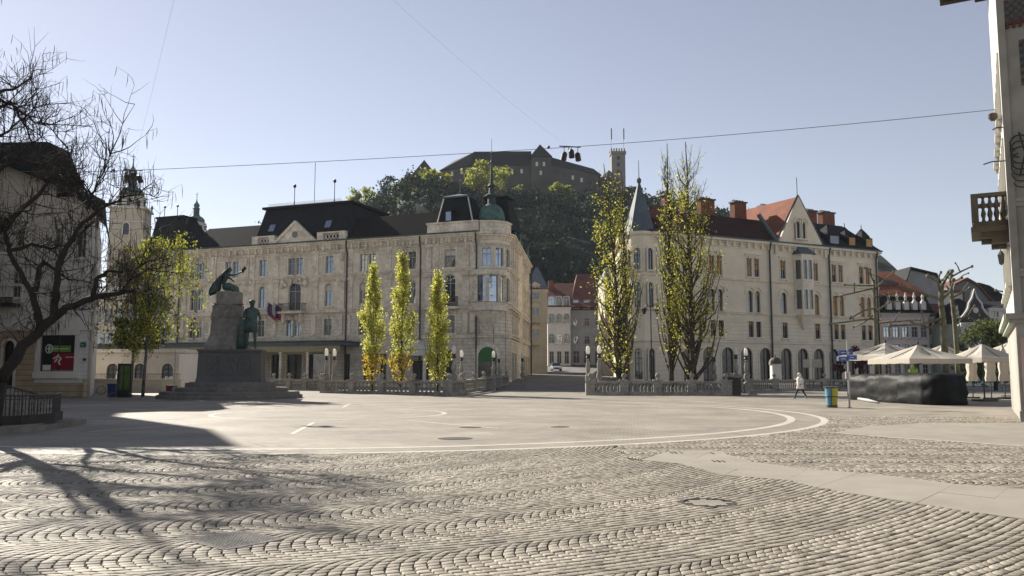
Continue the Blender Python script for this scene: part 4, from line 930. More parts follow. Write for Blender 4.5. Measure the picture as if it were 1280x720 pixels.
mb = MB(); mb.tube([(.02, -.135, 1.69), (.025, -.155, 1.655), (.02, -.13, 1.64)], [.012, .02, .012], 5, M=K1); mb.build('nose', M_bronze, po)
mb = MB(); mb.tube([(-.34, .1, .02), (-.33, .08, .4), (-.3, .03, .8), (-.25, .02, 1.1)], [.18, .15, .12, .07], 8, M=K1); mb.build('cloak_over_arm', M_bronze, po, smooth=True)

# ================================================================== balustrades of the bridge
bal = MB(); bal.lathe([(.085, 0), (.085, .07), (.05, .1), (.1, .25), (.09, .32), (.045, .45), (.045, .5), (.085, .56), (.085, .62)], 8); BALM = bal.mesh('baluster', M_bal, smooth=True)
fin = MB(); fin.lathe([(.16, 0), (.1, .06), (.07, .12), (.16, .2), (.2, .32), (.16, .44), (.05, .5)], 10); FINM = fin.mesh('finial', M_bal, smooth=True)
def balustrade(p, q, bays, label, endblock=(0, 0), fins=True, nb=7, H_=1.1, z0=0, zq=None):
    """stone balustrade from p to q: plinth, rail, posts and turned balusters"""
    p, q = Vector(p), Vector(q); L_ = (q-p).length; a = math.atan2(q.y-p.y, q.x-p.x)
    t = thing('balustrade', (p.x, p.y, z0), a, label, 'balustrade', 'balustrades of the bridges')
    sl_ = 0 if zq is None else (zq-z0)/L_
    Mx = Matrix(((1, 0, 0, 0), (0, 1, 0, 0), (sl_, 0, 1, 0), (0, 0, 0, 1)))
    mb = MB(); mb.M = Mx; mb.box(-.1, L_+.1, -.2, .2, -.03, .2); mb.box(0, L_, -.15, .15, .2, .25); mb.build('plinth', M_bal, t)
    mb = MB(); mb.M = Mx; mb.box(-.05, L_+.05, -.17, .17, H_-.22, H_-.16); mb.box(-.12, L_+.12, -.22, .22, H_-.158, H_-.02); mb.build('rail', M_bal, t)
    for i in range(bays+1):
        x = L_*i/bays; w_ = .34 if not endblock[0 if i == 0 else 1] or 0 < i < bays else .5
        if i in (0, bays) and endblock[0 if i == 0 else 1]: w_ = .42
        mb = MB(); mb.M = Mx; mb.box(x-w_, x+w_, -.21, .21, .0, H_); mb.box(x-w_-.05, x+w_+.05, -.25, .25, H_, H_+.08); mb.build('post', M_bal, t)
        if fins: link('finial', FINM, t, T(x, 0, H_+.08+sl_*x))
        if i < bays:
            x1 = L_*(i+1)/bays
            for k in range(nb):
                xb = x+.45+(x1-x-.9)*k/(nb-1); link('baluster', BALM, t, T(xb, 0, .25+sl_*xb))
    return t
M_lampglass = mat('frosted_lamp_glass', (.85, .83, .78), .35, .05, 3, 0, spec=.5, transl=(.8, .78, .72))
def bridge_lamp(x, y, label, z=1.15, s=1.0):
    t = thing('lamp_post', (x, y, 0), 0, label, 'lamp post', 'white lamps on the bridge balustrades')
    mb = MB(); mb.box(-.22, .22, -.22, .22, -.02, z); mb.lathe([(.2, z), (.12, z+.1), (.24, z+.35), (.22, z+.6), (.1, z+.8), (.15, z+.95), (.19, z+1.25), (.1, z+1.75), (.13, z+1.82), (.08, z+1.9)], 10); mb.build('stone_shaft', M_bal, t, smooth=False)
    mb = MB(); mb.lathe([(.09, z+1.9), (.17, z+1.98), (.12, z+2.15), (.18, z+2.25)], 8); mb.build('collar', M_iron, t)
    mb = MB(); mb.lathe([(.13, z+2.25), (.16, z+2.4), (.15, z+2.75), (.09, z+2.85), (.03, z+2.92)], 10); mb.build('lantern', M_lampglass, t, smooth=True)
    return t
balustrade(gp(342, 487.5), gp(402, 488.5), 3, 'stone balustrade beyond the monument, farthest from the square, left of the pair of lamps')
balustrade(gp(405, 491.2), gp(560, 494.6), 4, 'long stone balustrade in front of the yellow columnar trees', fins=True)
p_ = gp(562, 494.8); q_ = Vector((-.6, 95, 0)); balustrade(p_, q_, 6, 'stone balustrade running away from the square towards the domed corner', nb=8, zq=.35)
balustrade(gp(738, 494), gp(908, 494.2), 4, 'stone balustrade in front of the tall poplars', endblock=(0, 1))
balustrade(gp(936, 489), gp(1062, 488.5), 4, 'stone balustrade on the right behind the walking person', nb=9)
p_ = gp(738, 493.6); balustrade((p_.x+.2, p_.y+.7, 0), (9.2, 92, 0), 5, 'stone balustrade running into the street on the right side of the roadway', nb=6, zq=.25)
p_ = gp(916, 494); mb = MB(); mb.box(-.55, .55, -.3, .5, 0, 1.25); mb.box(-.62, .62, -.37, .57, 1.25, 1.36)
o = mb.build('stone_pier', mat('shade_dark_stone', (.06, .056, .05), .8, .4, 4, .2)); o.location = p_; tag(o, 'dark stained stone pier ending the balustrade by the poplars', 'pier')  # shade on the pier's end is put into its darker stone colour
balustrade((p_.x+.2, p_.y+1.0, 0), (23.5, 87, 0), 4, 'stone balustrade running back from the dark pier towards the cream palace', nb=5)
for (px, py, Y, lab) in ((408, 436, 72.6, 'left one of the two lamp posts beside the monument'), (418, 437, 73.8, 'right one of the two lamp posts beside the monument'), (567.5, 431, 64.8, 'lamp post at the balustrade corner, by the third yellow tree'), (577, 440, 78, 'lamp post just right of the balustrade corner lamp'),
    (617, 438, 80, 'lamp post in front of the green blind of the corner shop'), (623.5, 443, 88, 'lamp post close behind the one before the green blind'), (653, 440, 92, 'lamp post beside the street front of the domed palace'),
    (735, 432, 65.6, 'lamp post at the left end of the poplar balustrade'), (749, 431, 68, 'lamp post behind the one at the left end of the poplar balustrade'), (893, 439, 82, 'lamp post half behind the right hand poplar leaves'), (920, 434, 68, 'lamp post by the dark stone pier'), (932.5, 435, 71, 'lamp post at the start of the right hand balustrade')):
    x = (px-640)/1056*Y; z = at(px, py, Y).z; bridge_lamp(x, Y, 'white glass lantern on turned stone shaft: '+lab if False else lab+', with white lantern', z=max(.9, z-2.95))

# ================================================================== trees
def limb(mb, pts, r0, r1, n=6):
    k = len(pts); mb.tube(pts, [r0+(r1-r0)*i/(k-1) for i in range(k)], n)
def wiggle(p, q, n, amp, rr):
    p, q = Vector(p), Vector(q); out = [p]; L_ = (q-p).length
    for i in range(1, n): t = i/n; out.append(p.lerp(q, t)+Vector((rr.gauss(0, amp), rr.gauss(0, amp), rr.gauss(0, amp*.5)))*L_)
    out.append(q); return out
def leaves(name, pts, size, m, parent, seed=0, elong=1.6, hang=.3):
    """one quad leaf cluster per point, random orientation"""
    r = np.random.default_rng(seed); P = np.array(pts, float); n = len(P)
    a = r.normal(size=(n, 3)); a[:, 2] -= hang; a /= np.linalg.norm(a, axis=1)[:, None]; b = r.normal(size=(n, 3)); b -= (a*b).sum(1)[:, None]*a; b /= np.linalg.norm(b, axis=1)[:, None]
    s = (size*r.uniform(.55, 1.35, n))[:, None]; c = np.cross(a, b)*s*.18
    V = np.stack([P-a*s*elong*.5, P+b*s*.5+c, P+a*s*elong*.5, P-b*s*.5+c], 1).reshape(-1, 3)
    me = bpy.data.meshes.new(name); me.vertices.add(4*n); me.vertices.foreach_set('co', V.ravel()); me.loops.add(4*n); me.loops.foreach_set('vertex_index', np.arange(4*n, dtype=np.int32)); me.polygons.add(n); me.polygons.foreach_set('loop_start', np.arange(0, 4*n, 4, dtype=np.int32)); me.update()
    at_ = me.attributes.new('rnd', 'FLOAT', 'FACE'); at_.data.foreach_set('value', np.clip(r.normal(.5, .25, n), 0, 1).astype(np.float32)); me.materials.append(m); return link(name, me, parent)
def columnar(name, x, y, h, prof, label, cat, group, seed, nl, nleaf, lm, lsize, bark, r0=.14, zb=.4, leafz=None, trunk_top=.97, lean=(0, 0), twig=3, spread=.16, steep=.9, leafmask=None):
    """upright crown: prof(t)->radius at height fraction t; limbs hug the trunk and rise"""
    rr = random.Random(seed); t = thing(name, (x, y, 0), 0, label, cat, group)
    tp = [Vector((lean[0]*s*s*h+rr.gauss(0, .02)*h*.06*(s > 0), lean[1]*s*s*h+rr.gauss(0, .02)*h*.06*(s > 0), s*h*trunk_top)) for s in [i/9 for i in range(10)]]
    mb = MB(); limb(mb, tp, r0, r0*.12, 8); mb.build('trunk', bark, t, smooth=True)
    def tr(s): s = max(0, min(.999, s))*9; i = int(s); return tp[i].lerp(tp[i+1], s-i)
    br = MB(); LP = []
    for i in range(nl):
        s = zb/h+(1-zb/h)*.88*((i+rr.random())/nl); st = tr(s); a = rr.uniform(0, 2*PI)
        ln = h*rr.uniform(.14, .32)*(1.15-s); e = min(1.0, s+ln/h*steep); R1 = max(.12, prof(e))*rr.uniform(.45, 1.02); c = tr(e)
        end = Vector((c.x+R1*math.cos(a), c.y+R1*math.sin(a), min(h*1.0, st.z+ln))); mid = st.lerp(end, .45)+Vector((math.cos(a), math.sin(a), 0))*R1*.25
        pts = [st, st.lerp(mid, .5)+Vector((rr.gauss(0, .03), rr.gauss(0, .03), 0)), mid, mid.lerp(end, .5)+Vector((rr.gauss(0, .05), rr.gauss(0, .05), 0)), end]
        limb(br, pts, r0*.32*(1.15-s), .012, 5)
        for j in range(twig):
            u_ = rr.uniform(.2, 1); q = pts[int(u_*3.99)].lerp(pts[min(4, int(u_*3.99)+1)], .5); w2 = q+Vector((rr.gauss(0, .28)*max(.4, R1), rr.gauss(0, .28)*max(.4, R1), rr.uniform(.25, .9)*min(1.2, h*.07)))
            limb(br, [q, q.lerp(w2, .5)+Vector((rr.gauss(0, .04), rr.gauss(0, .04), 0)), w2], .016, .006, 3)
            if j == 0: dens = rr.choice((.35, .8, 1.2, 1.65))
            nn = max(1, int(dens*nleaf/(nl*(twig+1))))
            for (A, B) in ((q, w2), (pts[2], end)):
                for q_i in range(nn if A is q else max(1, nn//twig)):
                    z = A.lerp(B, rr.random()); LP.append((z.x+rr.gauss(0, spread), z.y+rr.gauss(0, spread), z.z+rr.gauss(0, spread*1.3)))
    br.build('branches', bark, t, smooth=True)
    if leafmask: LP = [p for p in LP if leafmask(p, rr)]
    if isinstance(lm, tuple):
        A = [p for p in LP if not lm[2](p, rr)]; B = [p for p in LP if lm[2](p, rr)]
        leaves('foliage', A, lsize, lm[0], t, seed); leaves('lower_foliage', B, lsize, lm[1], t, seed+1)
    else: leaves('foliage', LP, lsize, lm, t, seed)
    return t
def xY(px, Y): return (px-640)/1056*Y
low = lambda hh: (L_yel, L_org, (lambda p, rr: p[2] < hh and rr.random() < .75))
for i, (px, pyt, wpx, Y, lab) in enumerate(((466, 322, 34, 70, 'first and leftmost of three slim yellow-green columnar trees behind the balustrade'), (502, 303, 37, 71, 'tallest slim yellow-green columnar tree, in the middle of three'), (547, 333, 34, 69, 'shortest slim yellow-green columnar tree, nearest the domed corner'))):
    h = at(px, pyt, Y).z; wr = wpx/2/1056*Y
    columnar('columnar_tree', xY(px, Y), Y, h, (lambda t, wr=wr: wr*min(1, (1-t)*2.0+.06)*min(1, .55+t*3)), lab, 'tree', 'slim yellow-green trees along the balustrade', 20+i, 70, 6600, (low(3.3) if i < 2 else (L_yel, L_yel, (lambda p, rr: p[2] < 1.5))), .11, M_barkp, .10, zb=.2, twig=4, spread=.15)
pop = [(774, 196, 39, 72, .23, (-.055, 0), 'left poplar of the left pair, leaning outwards with a leafy skirt', 5600), (783, 205, 17, 74, .27, (-.01, 0), 'right poplar of the left pair, with a dark straight trunk', 1500),
       (839, 170, 19, 73, .24, (0, 0), 'slender bare-topped poplar left in the right hand pair', 3000), (866, 168, 43, 70, .28, (-.01, 0), 'tallest and fullest poplar, right hand one of the right pair', 7600)]
for i, (px, pyt, wpx, Y, r0, ln, lab, nl_) in enumerate(pop):
    h = at(px, pyt, Y).z; wr = wpx/1056*Y*.98
    pf = lambda t, wr=wr: wr*((.5+.5*min(1, t/.2)) if t < .4 else 1-(t-.4)/.3*.25 if t < .7 else .75-.45*(t-.7)/.3)
    columnar('poplar', xY(px, Y), Y, h, pf, lab, 'tree', 'tall poplars by the bridge', 40+i, 135 if i != 1 else 70, nl_, L_grn, .115, M_barkp, r0, zb=.5, lean=ln, twig=4, spread=.2, steep=.8, leafmask=lambda p, rr, h=h: rr.random() < (1 if p[2] < h*.55 else .6 if p[2] < h*.78 else .2))
# birches by the monument
def birch(x, y, h, rw, label, seed, nl, nleaf, lm, bark=M_birchbark, r0=.13, asym=0, name='birch_tree', crown0=.28):
    rr = random.Random(seed); t = thing(name, (x, y, 0), 0, label, 'tree', 'birches left of the monument'); tp = [Vector((math.sin(s*4+seed)*.12, math.cos(s*3+seed)*.1, s*h)) for s in [i/9 for i in range(10)]]
    mb = MB(); limb(mb, tp, r0, .02, 8); mb.build('trunk', bark, t, smooth=True)
    br = MB(); LP = []
    for i in range(nl):
        s = crown0+(1-crown0)*(i+rr.random())/nl; q = s*9; k_ = min(8, int(q)); st = tp[k_].lerp(tp[k_+1], q-k_); a = rr.uniform(0, 2*PI)
        prof = math.sin(min(1, (s-crown0)/(1-crown0)*.92+.14)*PI)**.7; rl = rw*prof*rr.uniform(.5, 1.05)*(1+asym*math.cos(a))
        top = st+Vector((math.cos(a)*rl*.7, math.sin(a)*rl*.7, rl*rr.uniform(.5, .95))); tip = top+Vector((math.cos(a)*rl*.35, math.sin(a)*rl*.35, -rl*rr.uniform(.1, .5)))
        pts = [st, st.lerp(top, .5)+Vector((0, 0, .1)), top, tip]; limb(br, pts, r0*.3*(1.2-s), .01, 5)
        for j in range(9):
            u_ = rr.uniform(.35, 1); b0_ = pts[1].lerp(pts[2], rr.random()) if u_ < .6 else pts[2].lerp(pts[3], rr.random()); L2 = rr.uniform(.5, 1.7); e = b0_+Vector((rr.gauss(0, .3), rr.gauss(0, .3), -L2)); m_ = b0_+Vector((rr.gauss(0, .22), rr.gauss(0, .22), -L2*.35))
            limb(br, [b0_, m_, e], .010, .004, 3)
            for c_ in range(int(nleaf/nl/9)): z = (b0_.lerp(m_, rr.random()) if rr.random() < .4 else m_.lerp(e, rr.random())); LP.append((z.x+rr.gauss(0, .12), z.y+rr.gauss(0, .12), z.z+rr.gauss(0, .12)))
    br.build('branches', M_bark, t, smooth=True); leaves('foliage', LP, .115, lm, t, seed, hang=1.2); return t
birch(xY(182, 61), 61, 11.6, 4.3, 'birch with drooping yellow-green foliage nearest the monument', 5, 64, 6800, L_birch, asym=.3)
birch(xY(164, 63), 63, 10.2, 3.4, 'smaller birch with dark slanting trunk left of the yellow-green birch', 6, 50, 3600, L_birch)
# two more deciduous trees behind, darker
def round_tree(name, x, y, z0, h, rw, label, cat, group, seed, nclump, nleaf, lm, lsize, trunk=.2, bark=M_bark, cz=.62, sz=.8):
    rr = random.Random(seed); t = thing(name, (x, y, z0), 0, label, cat, group); br = MB(); LP = []
    limb(br, [(0, 0, 0), (.05*h*rr.uniform(-1, 1), 0, h*.4), (0, 0, h*.8)], trunk, trunk*.25, 7); br.build('trunk', bark, t)
    b2 = MB()
    for i in range(nclump):
        a = rr.uniform(0, 2*PI); el = rr.uniform(-.6, 1); q = (rr.random()**.5)*rw; c = Vector((math.cos(a)*q*math.sqrt(max(.05, 1-el*el*.8)), math.sin(a)*q*math.sqrt(max(.05, 1-el*el*.8)), h*cz+el*h*(1-cz)*sz)); limb(b2, [(0, 0, h*rr.uniform(.25, .5)), c*.55+Vector((0, 0, h*.2)), c], trunk*.25, .02, 4)
        s_ = rw*rr.uniform(.16, .34)
        for k in range(nleaf//nclump): LP.append((c.x+rr.gauss(0, s_*.55), c.y+rr.gauss(0, s_*.55), c.z+rr.gauss(0, s_*.42)))
    b2.build('branches', bark, t); leaves('crown', LP, lsize, lm, t, seed); return t
round_tree('evergreen_tree', -42.5, 96, 0, 11, 2.6, 'dark evergreen behind the birches beside the long canopy', 'tree', None, 9, 30, 3500, L_dark, .35, sz=1, cz=.5)
round_tree('green_bush', xY(1243, 84), 84, 0, 6.4, 3.4, 'rounded olive green bush rising behind the parasols on the far right', 'bush', None, 12, 40, 5200, rnd_mat('leaves_bush', [(.05, .06, .02), (.10, .12, .035), (.15, .17, .05)], .8, 0, transl=.3), .22, cz=.5, sz=1)
L_purple = rnd_mat('leaves_purple', [(.06, .012, .02), (.12, .02, .035), (.18, .03, .05)], .8, 0, transl=.4)
round_tree('red_leaved_shrub', xY(1051, 90), 90, 0, 4.2, .9, 'small dark red-leaved shrub left, above the blue signs', 'shrub', 'red-leaved shrubs', 13, 12, 500, L_purple, .2)
round_tree('red_leaved_shrub', xY(1076, 89), 89, 0, 4.6, 1.3, 'small dark red-leaved shrub right of the blue signs, above the parasol edge', 'shrub', 'red-leaved shrubs', 14, 12, 700, L_purple, .2)

# pollarded plane trees: trunk and knuckled branches measured as polylines
def pollard(base, Y, trunk, arms, label, r0=.17, seed=1):
    rr = random.Random(seed); X = xY(base[0], Y); t = thing('pollarded_plane', (X, Y, 0), 0, label, 'tree', 'pollarded plane trees by the parasols')
    loc = lambda p, dy=0: at(p[0], p[1], Y+dy)-Vector((X, Y, 0))
    mb = MB(); pts = [Vector((0, 0, -.02))]+[loc(p) for p in trunk]; limb(mb, pts, r0, r0*.62, 9); mb.build('trunk', M_planebark, t, smooth=True)
    for i, arm in enumerate(arms):
        dy = rr.uniform(-1.6, 1.6); n_ = len(arm); mb = MB(); pts = [loc(p, dy*j/(n_-1)) for j, p in enumerate(arm)]; limb(mb, pts, r0*.42, r0*.26, 6); mb.sphere(tuple(pts[-1]), r0*.62, 7, 5)
        for j in range(1, n_-1): mb.sphere(tuple(pts[j]), r0*.45, 6, 5)
        if n_ > 2 and rr.random() < .8:
            q = pts[n_//2]; e = q+Vector((rr.uniform(-.7, .7), rr.uniform(-.9, .9), rr.uniform(.2, .9))); limb(mb, [q, q.lerp(e, .5)+Vector((0, 0, .08)), e], r0*.28, r0*.2, 5); mb.sphere(tuple(e), r0*.42, 6, 5)
        mb.build('branch', M_planebark, t, smooth=True)
pollard((1095, 480), 60, [(1095, 440), (1094, 400), (1093, 372), (1092, 350)], [[(1093, 357), (1075, 357), (1056, 356)], [(1093, 360), (1068, 366), (1046, 371)], [(1093, 362), (1105, 350), (1117, 340)], [(1094, 398), (1068, 401), (1037, 405)], [(1094, 392), (1080, 403), (1067, 409)], [(1095, 385), (1080, 388), (1063, 398)], [(1092, 352), (1089, 345), (1088, 337)], [(1094, 390), (1112, 378), (1132, 376)], [(1095, 404), (1118, 402), (1150, 400)], [(1094, 372), (1108, 368), (1122, 366)]], 'pollarded plane tree in front of the right end of the cream palace', .16, 1)
pollard((1181, 480), 56, [(1181, 440), (1179, 402), (1176, 374), (1177, 356)], [[(1176, 374), (1150, 366), (1126, 356)], [(1176, 366), (1172, 352), (1160, 345)], [(1177, 358), (1184, 346), (1190, 339)], [(1177, 398), (1155, 405), (1113, 407)], [(1178, 402), (1165, 410), (1140, 404)], [(1176, 376), (1188, 364), (1192, 350)]], 'pollarded plane tree with the thickest pale trunk, left of the other by the parasols', .24, 2)
pollard((1197, 480), 58, [(1196, 440), (1193, 400), (1190, 372), (1188, 352), (1189, 342)], [[(1189, 346), (1200, 340), (1215, 333)], [(1189, 353), (1198, 349), (1202, 347)], [(1191, 372), (1202, 366), (1212, 360)], [(1194, 400), (1210, 395), (1226, 405)], [(1189, 350), (1182, 345), (1178, 350)]], 'slimmer pollarded plane tree with the highest knuckle, right of the thick one', .17, 3)
pollard((1285, 480), 55, [(1285, 440), (1284, 400), (1280, 372)], [[(1280, 372), (1262, 366), (1245, 363)]], 'pollarded plane mostly hidden by the house on the right', .16, 4)

# ------------------------------------------------------------------ large bare tree on the left
def bare_tree():
    rr = random.Random(11); Y0 = 23.5; bx = xY(-14, Y0); t = thing('bare_tree', (bx, Y0, 0), 0, 'large dark bare tree with long hanging seed pods leaning over the square from the left', 'tree')
    O = Vector((bx, Y0, 0)); L3 = lambda p: at(p[0], p[1], Y0+p[2])-O
    mains = [([(0, 478, 0), (28, 432, 0), (55, 407, .1), (83, 385, .2), (117, 372, .3), (150, 366, .4), (168, 362, .5)], .17, .05),
             ([(117, 372, .3), (119, 350, .4), (135, 339, .5), (167, 337, .6), (187, 326, .7), (203, 322, .8), (212, 318, .8)], .075, .012),
             ([(150, 366, .4), (160, 352, .4), (178, 340, .2), (205, 330, 0), (220, 333, 0)], .04, .008),
             ([(66, 398, .1), (69, 370, 0), (73, 341, -.2), (83, 307, -.3), (104, 278, -.4), (125, 262, -.5), (146, 250, -.5), (172, 243, -.5), (192, 228, -.5)], .11, .01),
             ([(50, 410, .1), (45, 385, -.2), (33, 353, -.4), (12, 315, -.6), (8, 290, -.8), (20, 265, -.9), (40, 262, -.9)], .10, .02),
             ([(48, 398, .1), (42, 370, .4), (50, 335, .5), (56, 326, .5)], .09, .06), ([(56, 326, .5), (65, 335, .6), (85, 349, .8), (110, 352, .9), (130, 362, .9)], .05, .01),
             ([(10, 312, -.6), (40, 306, -.2), (66, 311, .2), (88, 301, .4), (105, 288, .5), (118, 275, .6)], .06, .01),
             ([(-20, 300, -.5), (0, 285, -.5), (28, 262, -.5), (50, 240, -.4), (60, 225, -.3), (80, 216, -.2), (110, 208, 0)], .10, .01),
             ([(-30, 240, -.8), (-5, 215, -.8), (20, 196, -.8), (45, 205, -.7), (70, 222, -.6), (95, 225, -.6)], .07, .01),
             ([(-30, 125, -1), (0, 115, -1), (22, 108, -1), (40, 98, -.9)], .06, .02), ([(-30, 110, 0), (0, 124, 0), (20, 135, .1), (45, 152, .2), (62, 157, .3)], .06, .01),
             ([(-25, 180, .6), (0, 170, .6), (15, 158, .6), (40, 140, .6), (50, 120, .5)], .05, .01), ([(-20, 150, -.4), (2, 133, -.4), (12, 128, -.4), (25, 146, -.4), (38, 172, -.3), (50, 200, -.3)], .05, .01),
             ([(112, 262, -.5), (106, 240, -.5), (88, 215, -.4), (84, 180, -.4)], .03, .006), ([(112, 262, -.5), (118, 235, -.5), (130, 215, -.5), (143, 180, -.5)], .03, .006),
             ([(-30, 480, -1), (-28, 380, -1), (-26, 300, -.8), (-30, 200, -.6), (-40, 110, -.5)], .17, .07), ([(-26, 300, -.8), (-20, 250, -.8), (-30, 180, -.8)], .1, .08)]
    mb = MB(); limb(mb, [Vector((xY(-30, Y0-1)-bx, -1, -.05)), L3((-30, 480, -1))], .24, .17, 10); limb(mb, [Vector((xY(-6, Y0)-bx, 0, -.05)), L3((0, 478, 0))], .22, .17, 10); mb.build('trunk', M_bark, t, smooth=True)
    tw = MB(); pods = MB(); cnt = [0]
    def sub(p, d, ln, r, lev):
        n_ = 4; pts = [p]; c = p.copy(); dd = d.copy()
        for i in range(n_):
            dd = (dd+Vector((rr.gauss(0, .22), rr.gauss(0, .2), rr.gauss(0, .2)+.06))).normalized(); c = c+dd*ln/n_; pts.append(c.copy())
        tw.tube(pts, [r*(1-.7*i/n_) for i in range(n_+1)], 4 if lev > 1 else 3); cnt[0] += 1
        if lev > 0:
            for k in range(rr.choice((2, 3, 3))):
                i = rr.randint(1, n_); q = pts[i]; a = Vector((rr.gauss(0, 1), rr.gauss(0, .8), rr.gauss(.1, 1))).normalized(); sub(q, (dd*.7+a*.8).normalized(), ln*rr.uniform(.5, .8), r*.6, lev-1)
        elif rr.random() < .5:
            for q in (pts[-1], pts[2]):
                if rr.random() < .6: L_ = rr.uniform(.2, .42); e = q+Vector((rr.gauss(0, .025), rr.gauss(0, .025), -L_)); pods.tube([q, q.lerp(e, .5)+Vector((.012, 0, 0)), e], [.004, .0085, .003], 3)
    for pts, r0, r1 in mains:
        P = [L3(p) for p in pts]
        mb = MB(); S_ = []
        for i in range(len(P)-1):
            for k in range(3): S_.append(P[i].lerp(P[i+1], k/3)+Vector((rr.gauss(0, .018), rr.gauss(0, .03), rr.gauss(0, .018))))
        S_.append(P[-1]); limb(mb, S_, r0, r1, 7); mb.build('limb', M_bark, t, smooth=True)
        L_ = sum((P[i+1]-P[i]).length for i in range(len(P)-1))
        for k in range(int(L_*11)):
            s_ = rr.uniform(.15, 1)*(len(S_)-1.01); i = int(s_); q = S_[i].lerp(S_[i+1], s_-i); dr = (S_[i+1]-S_[i]).normalized(); a = Vector((rr.gauss(0, 1), rr.gauss(0, .8), rr.gauss(.15, 1))).normalized()
            big = rr.random() < .45; sub(q, (dr*.5+a).normalized(), rr.uniform(.6, 1.6) if big else rr.uniform(.25, .7), .019 if big else .011, 2 if big else 1)
    # crown continuing out of frame above and left, so its shade is right
    for k in range(80):
        p = L3((rr.uniform(-330, -25), rr.uniform(-110, 330), rr.uniform(-2.2, 1.6))); sub(p, Vector((rr.gauss(.4, 1), rr.gauss(0, 1), rr.gauss(.3, .8))).normalized(), rr.uniform(1.0, 2.0), .03, 2)
    for (x, z, dy) in ((-60, 30, 0), (-110, 240, -1), (-180, 180, 1), (-70, 160, 1.5), (-60, 130, -1.5)):
        mb = MB(); limb(mb, [L3((-30, 330, -.8)), L3(((x-30)/2, (z+330)/2-20, dy/2)), L3((x, z, dy))], .14, .04, 6); mb.build('limb', M_bark, t, smooth=True)
    o = tw.build('twigs', M_bark, t, smooth=True); tag(o, kind='stuff'); pods.build('seed_pods', mat('seed_pods', (.03, .026, .022), .9, .2), t); print('twigs', cnt)
bare_tree()

# ================================================================== generic smaller houses
def house(name, label, px0, px1, Y, depth, zt, floors, cols, m, zb=0, turn=0, roofm=None, roofh=2, win=(.9, 1.5), arch=False, shop=False, trim=None, pane=None, frame=None, cat='building', group=None, hoods=None, axes_px=None, rooftype='hip', setback=3, frontover=.3, course=(0,)):
    """rectangular house seen from the square: front from px0 to px1 at distance Y, turned by `turn` radians"""
    x0 = xY(px0, Y); F = Facade(x0, Y, turn, zb); L_ = F.u(px1, 420); t = thing(name, (x0, Y, zb), turn, label, cat, group)
    ops = []
    for (z, k) in floors:
        ax = [L_*(i+.5)/cols for i in range(cols)] if axes_px is None else [F.u(p, 400) for p in axes_px]
        for u in ax:
            w_, h_ = (win if k != 'shop' else (L_/cols*.6, 2.6)); ops.append((u-w_/2, u+w_/2, z, z+h_, arch and k == 'arch'))
            window(t, T(u, 0, z), w_, h_, arch and k == 'arch', hoods if k != 'shop' else None, trim or M_creamtrim, frame or M_frame, GL_DARK if k == 'shop' else (pane or random.choice([GL_MID, GL_BLUE])), sur=.1, deep=.22, sill=k != 'shop')
    mb = MB(); wall(mb, 0, L_, 0, zt, ops, .25); mb.build('wall', m, t)
    mb = MB(); mb.box(0, L_, .28, depth, 0, zt-.02); mb.box(-.02, .0, 0, depth, 0, zt-.01); mb.box(L_, L_+.02, 0, depth, 0, zt-.01); mb.build('body', m, t)
    mb = MB(); mb.box(-.2, L_+.2, -.35, .0, zt-.3, zt); mb.box(-.1, L_+.1, -.16, 0, zt-.55, zt-.302)
    for z in course: mb.box(0, L_, -.1, 0, z, z+.2) if z else None
    mb.build('cornice', trim or M_creamtrim, t)
    if roofm:
        mb = MB(); s_ = setback
        if rooftype == 'hip': mb.frustum((-.3, L_+.3, -.4, depth+.3), (min(s_, L_*.45), max(L_-s_, L_*.55), depth*.45, depth*.55), zt+.01, zt+roofh)
        elif rooftype == 'gable': mb.add([(-.2, -.4, zt+.01), (L_+.2, -.4, zt+.01), (L_+.2, depth+.3, zt+.01), (-.2, depth+.3, zt+.01), (-.2, depth/2, zt+roofh), (L_+.2, depth/2, zt+roofh)], [(0, 1, 5, 4), (2, 3, 4, 5), (0, 4, 3), (1, 2, 5), (0, 3, 2, 1)])
        mb.build('roof', roofm, t)
    return t, F, L_
M_ochre = mat('ochre_plaster', (.56, .51, .40), .9, .2, 1.2, .1)
M_offw = mat('offwhite_plaster', (.60, .57, .52), .9, .14, 1.2, .05)
M_pink = mat('pink_plaster', (.68, .56, .52), .9, .12, 1.2, .05)
M_pale = mat('pale_blue_plaster', (.45, .52, .50), .9, .14, 1.2, .05)
M_paleg = mat('pale_green_plaster', (.50, .55, .47), .9, .14, 1.2, .05)
# street beyond
zs = street_z(140)
t, F, L_ = house('ochre_house', 'narrow ochre house with balconies beside the domed palace, at the street bend', 661, 684, 136, 14, at(672, 362, 136).z-1.6, [(5.0, 'r'), (8.6, 'r'), (12.0, 'r')], 1, M_ochre, zb=1.6, win=(1.2, 2.0), roofm=M_zinc, roofh=4.5, hoods='ped', setback=1.3, axes_px=[669])
for z in (8.2, 4.6): mb = MB(); mb.box(.3, L_*.6, -1.0, -.05, z, z+.25); mb.box(.3, L_*.6, -1.0, -.9, z+.25, z+1.1); mb.build('balcony', M_ochre, t)
t, F, L_ = house('white_street_house', 'off-white house with small arched windows closing the street', 685, 713, 176, 16, at(700, 384, 176).z-3.3, [(4.6, 'arch'), (9.4-.6, 'arch'), (12.6-.2, 'arch'), (.4, 'shop')], 3, M_offw, zb=3.3, win=(1.3, 2.1), arch=True, roofm=None, trim=M_offw)
mb = MB(); mb.frustum((-4, L_+9, -.5, 18), (2, L_+4, 9, 10), F.p.z*0+at(700, 384, 176).z-3.3, at(700, 354, 185).z-3.3); mb.build('roof', M_reddark, t)
c = MB(); c.box(.4, 1.6, 6, 7.2, at(700, 372, 184).z-3.3, at(700, 352, 184).z-3.3); c.build('chimney', M_brick, t)
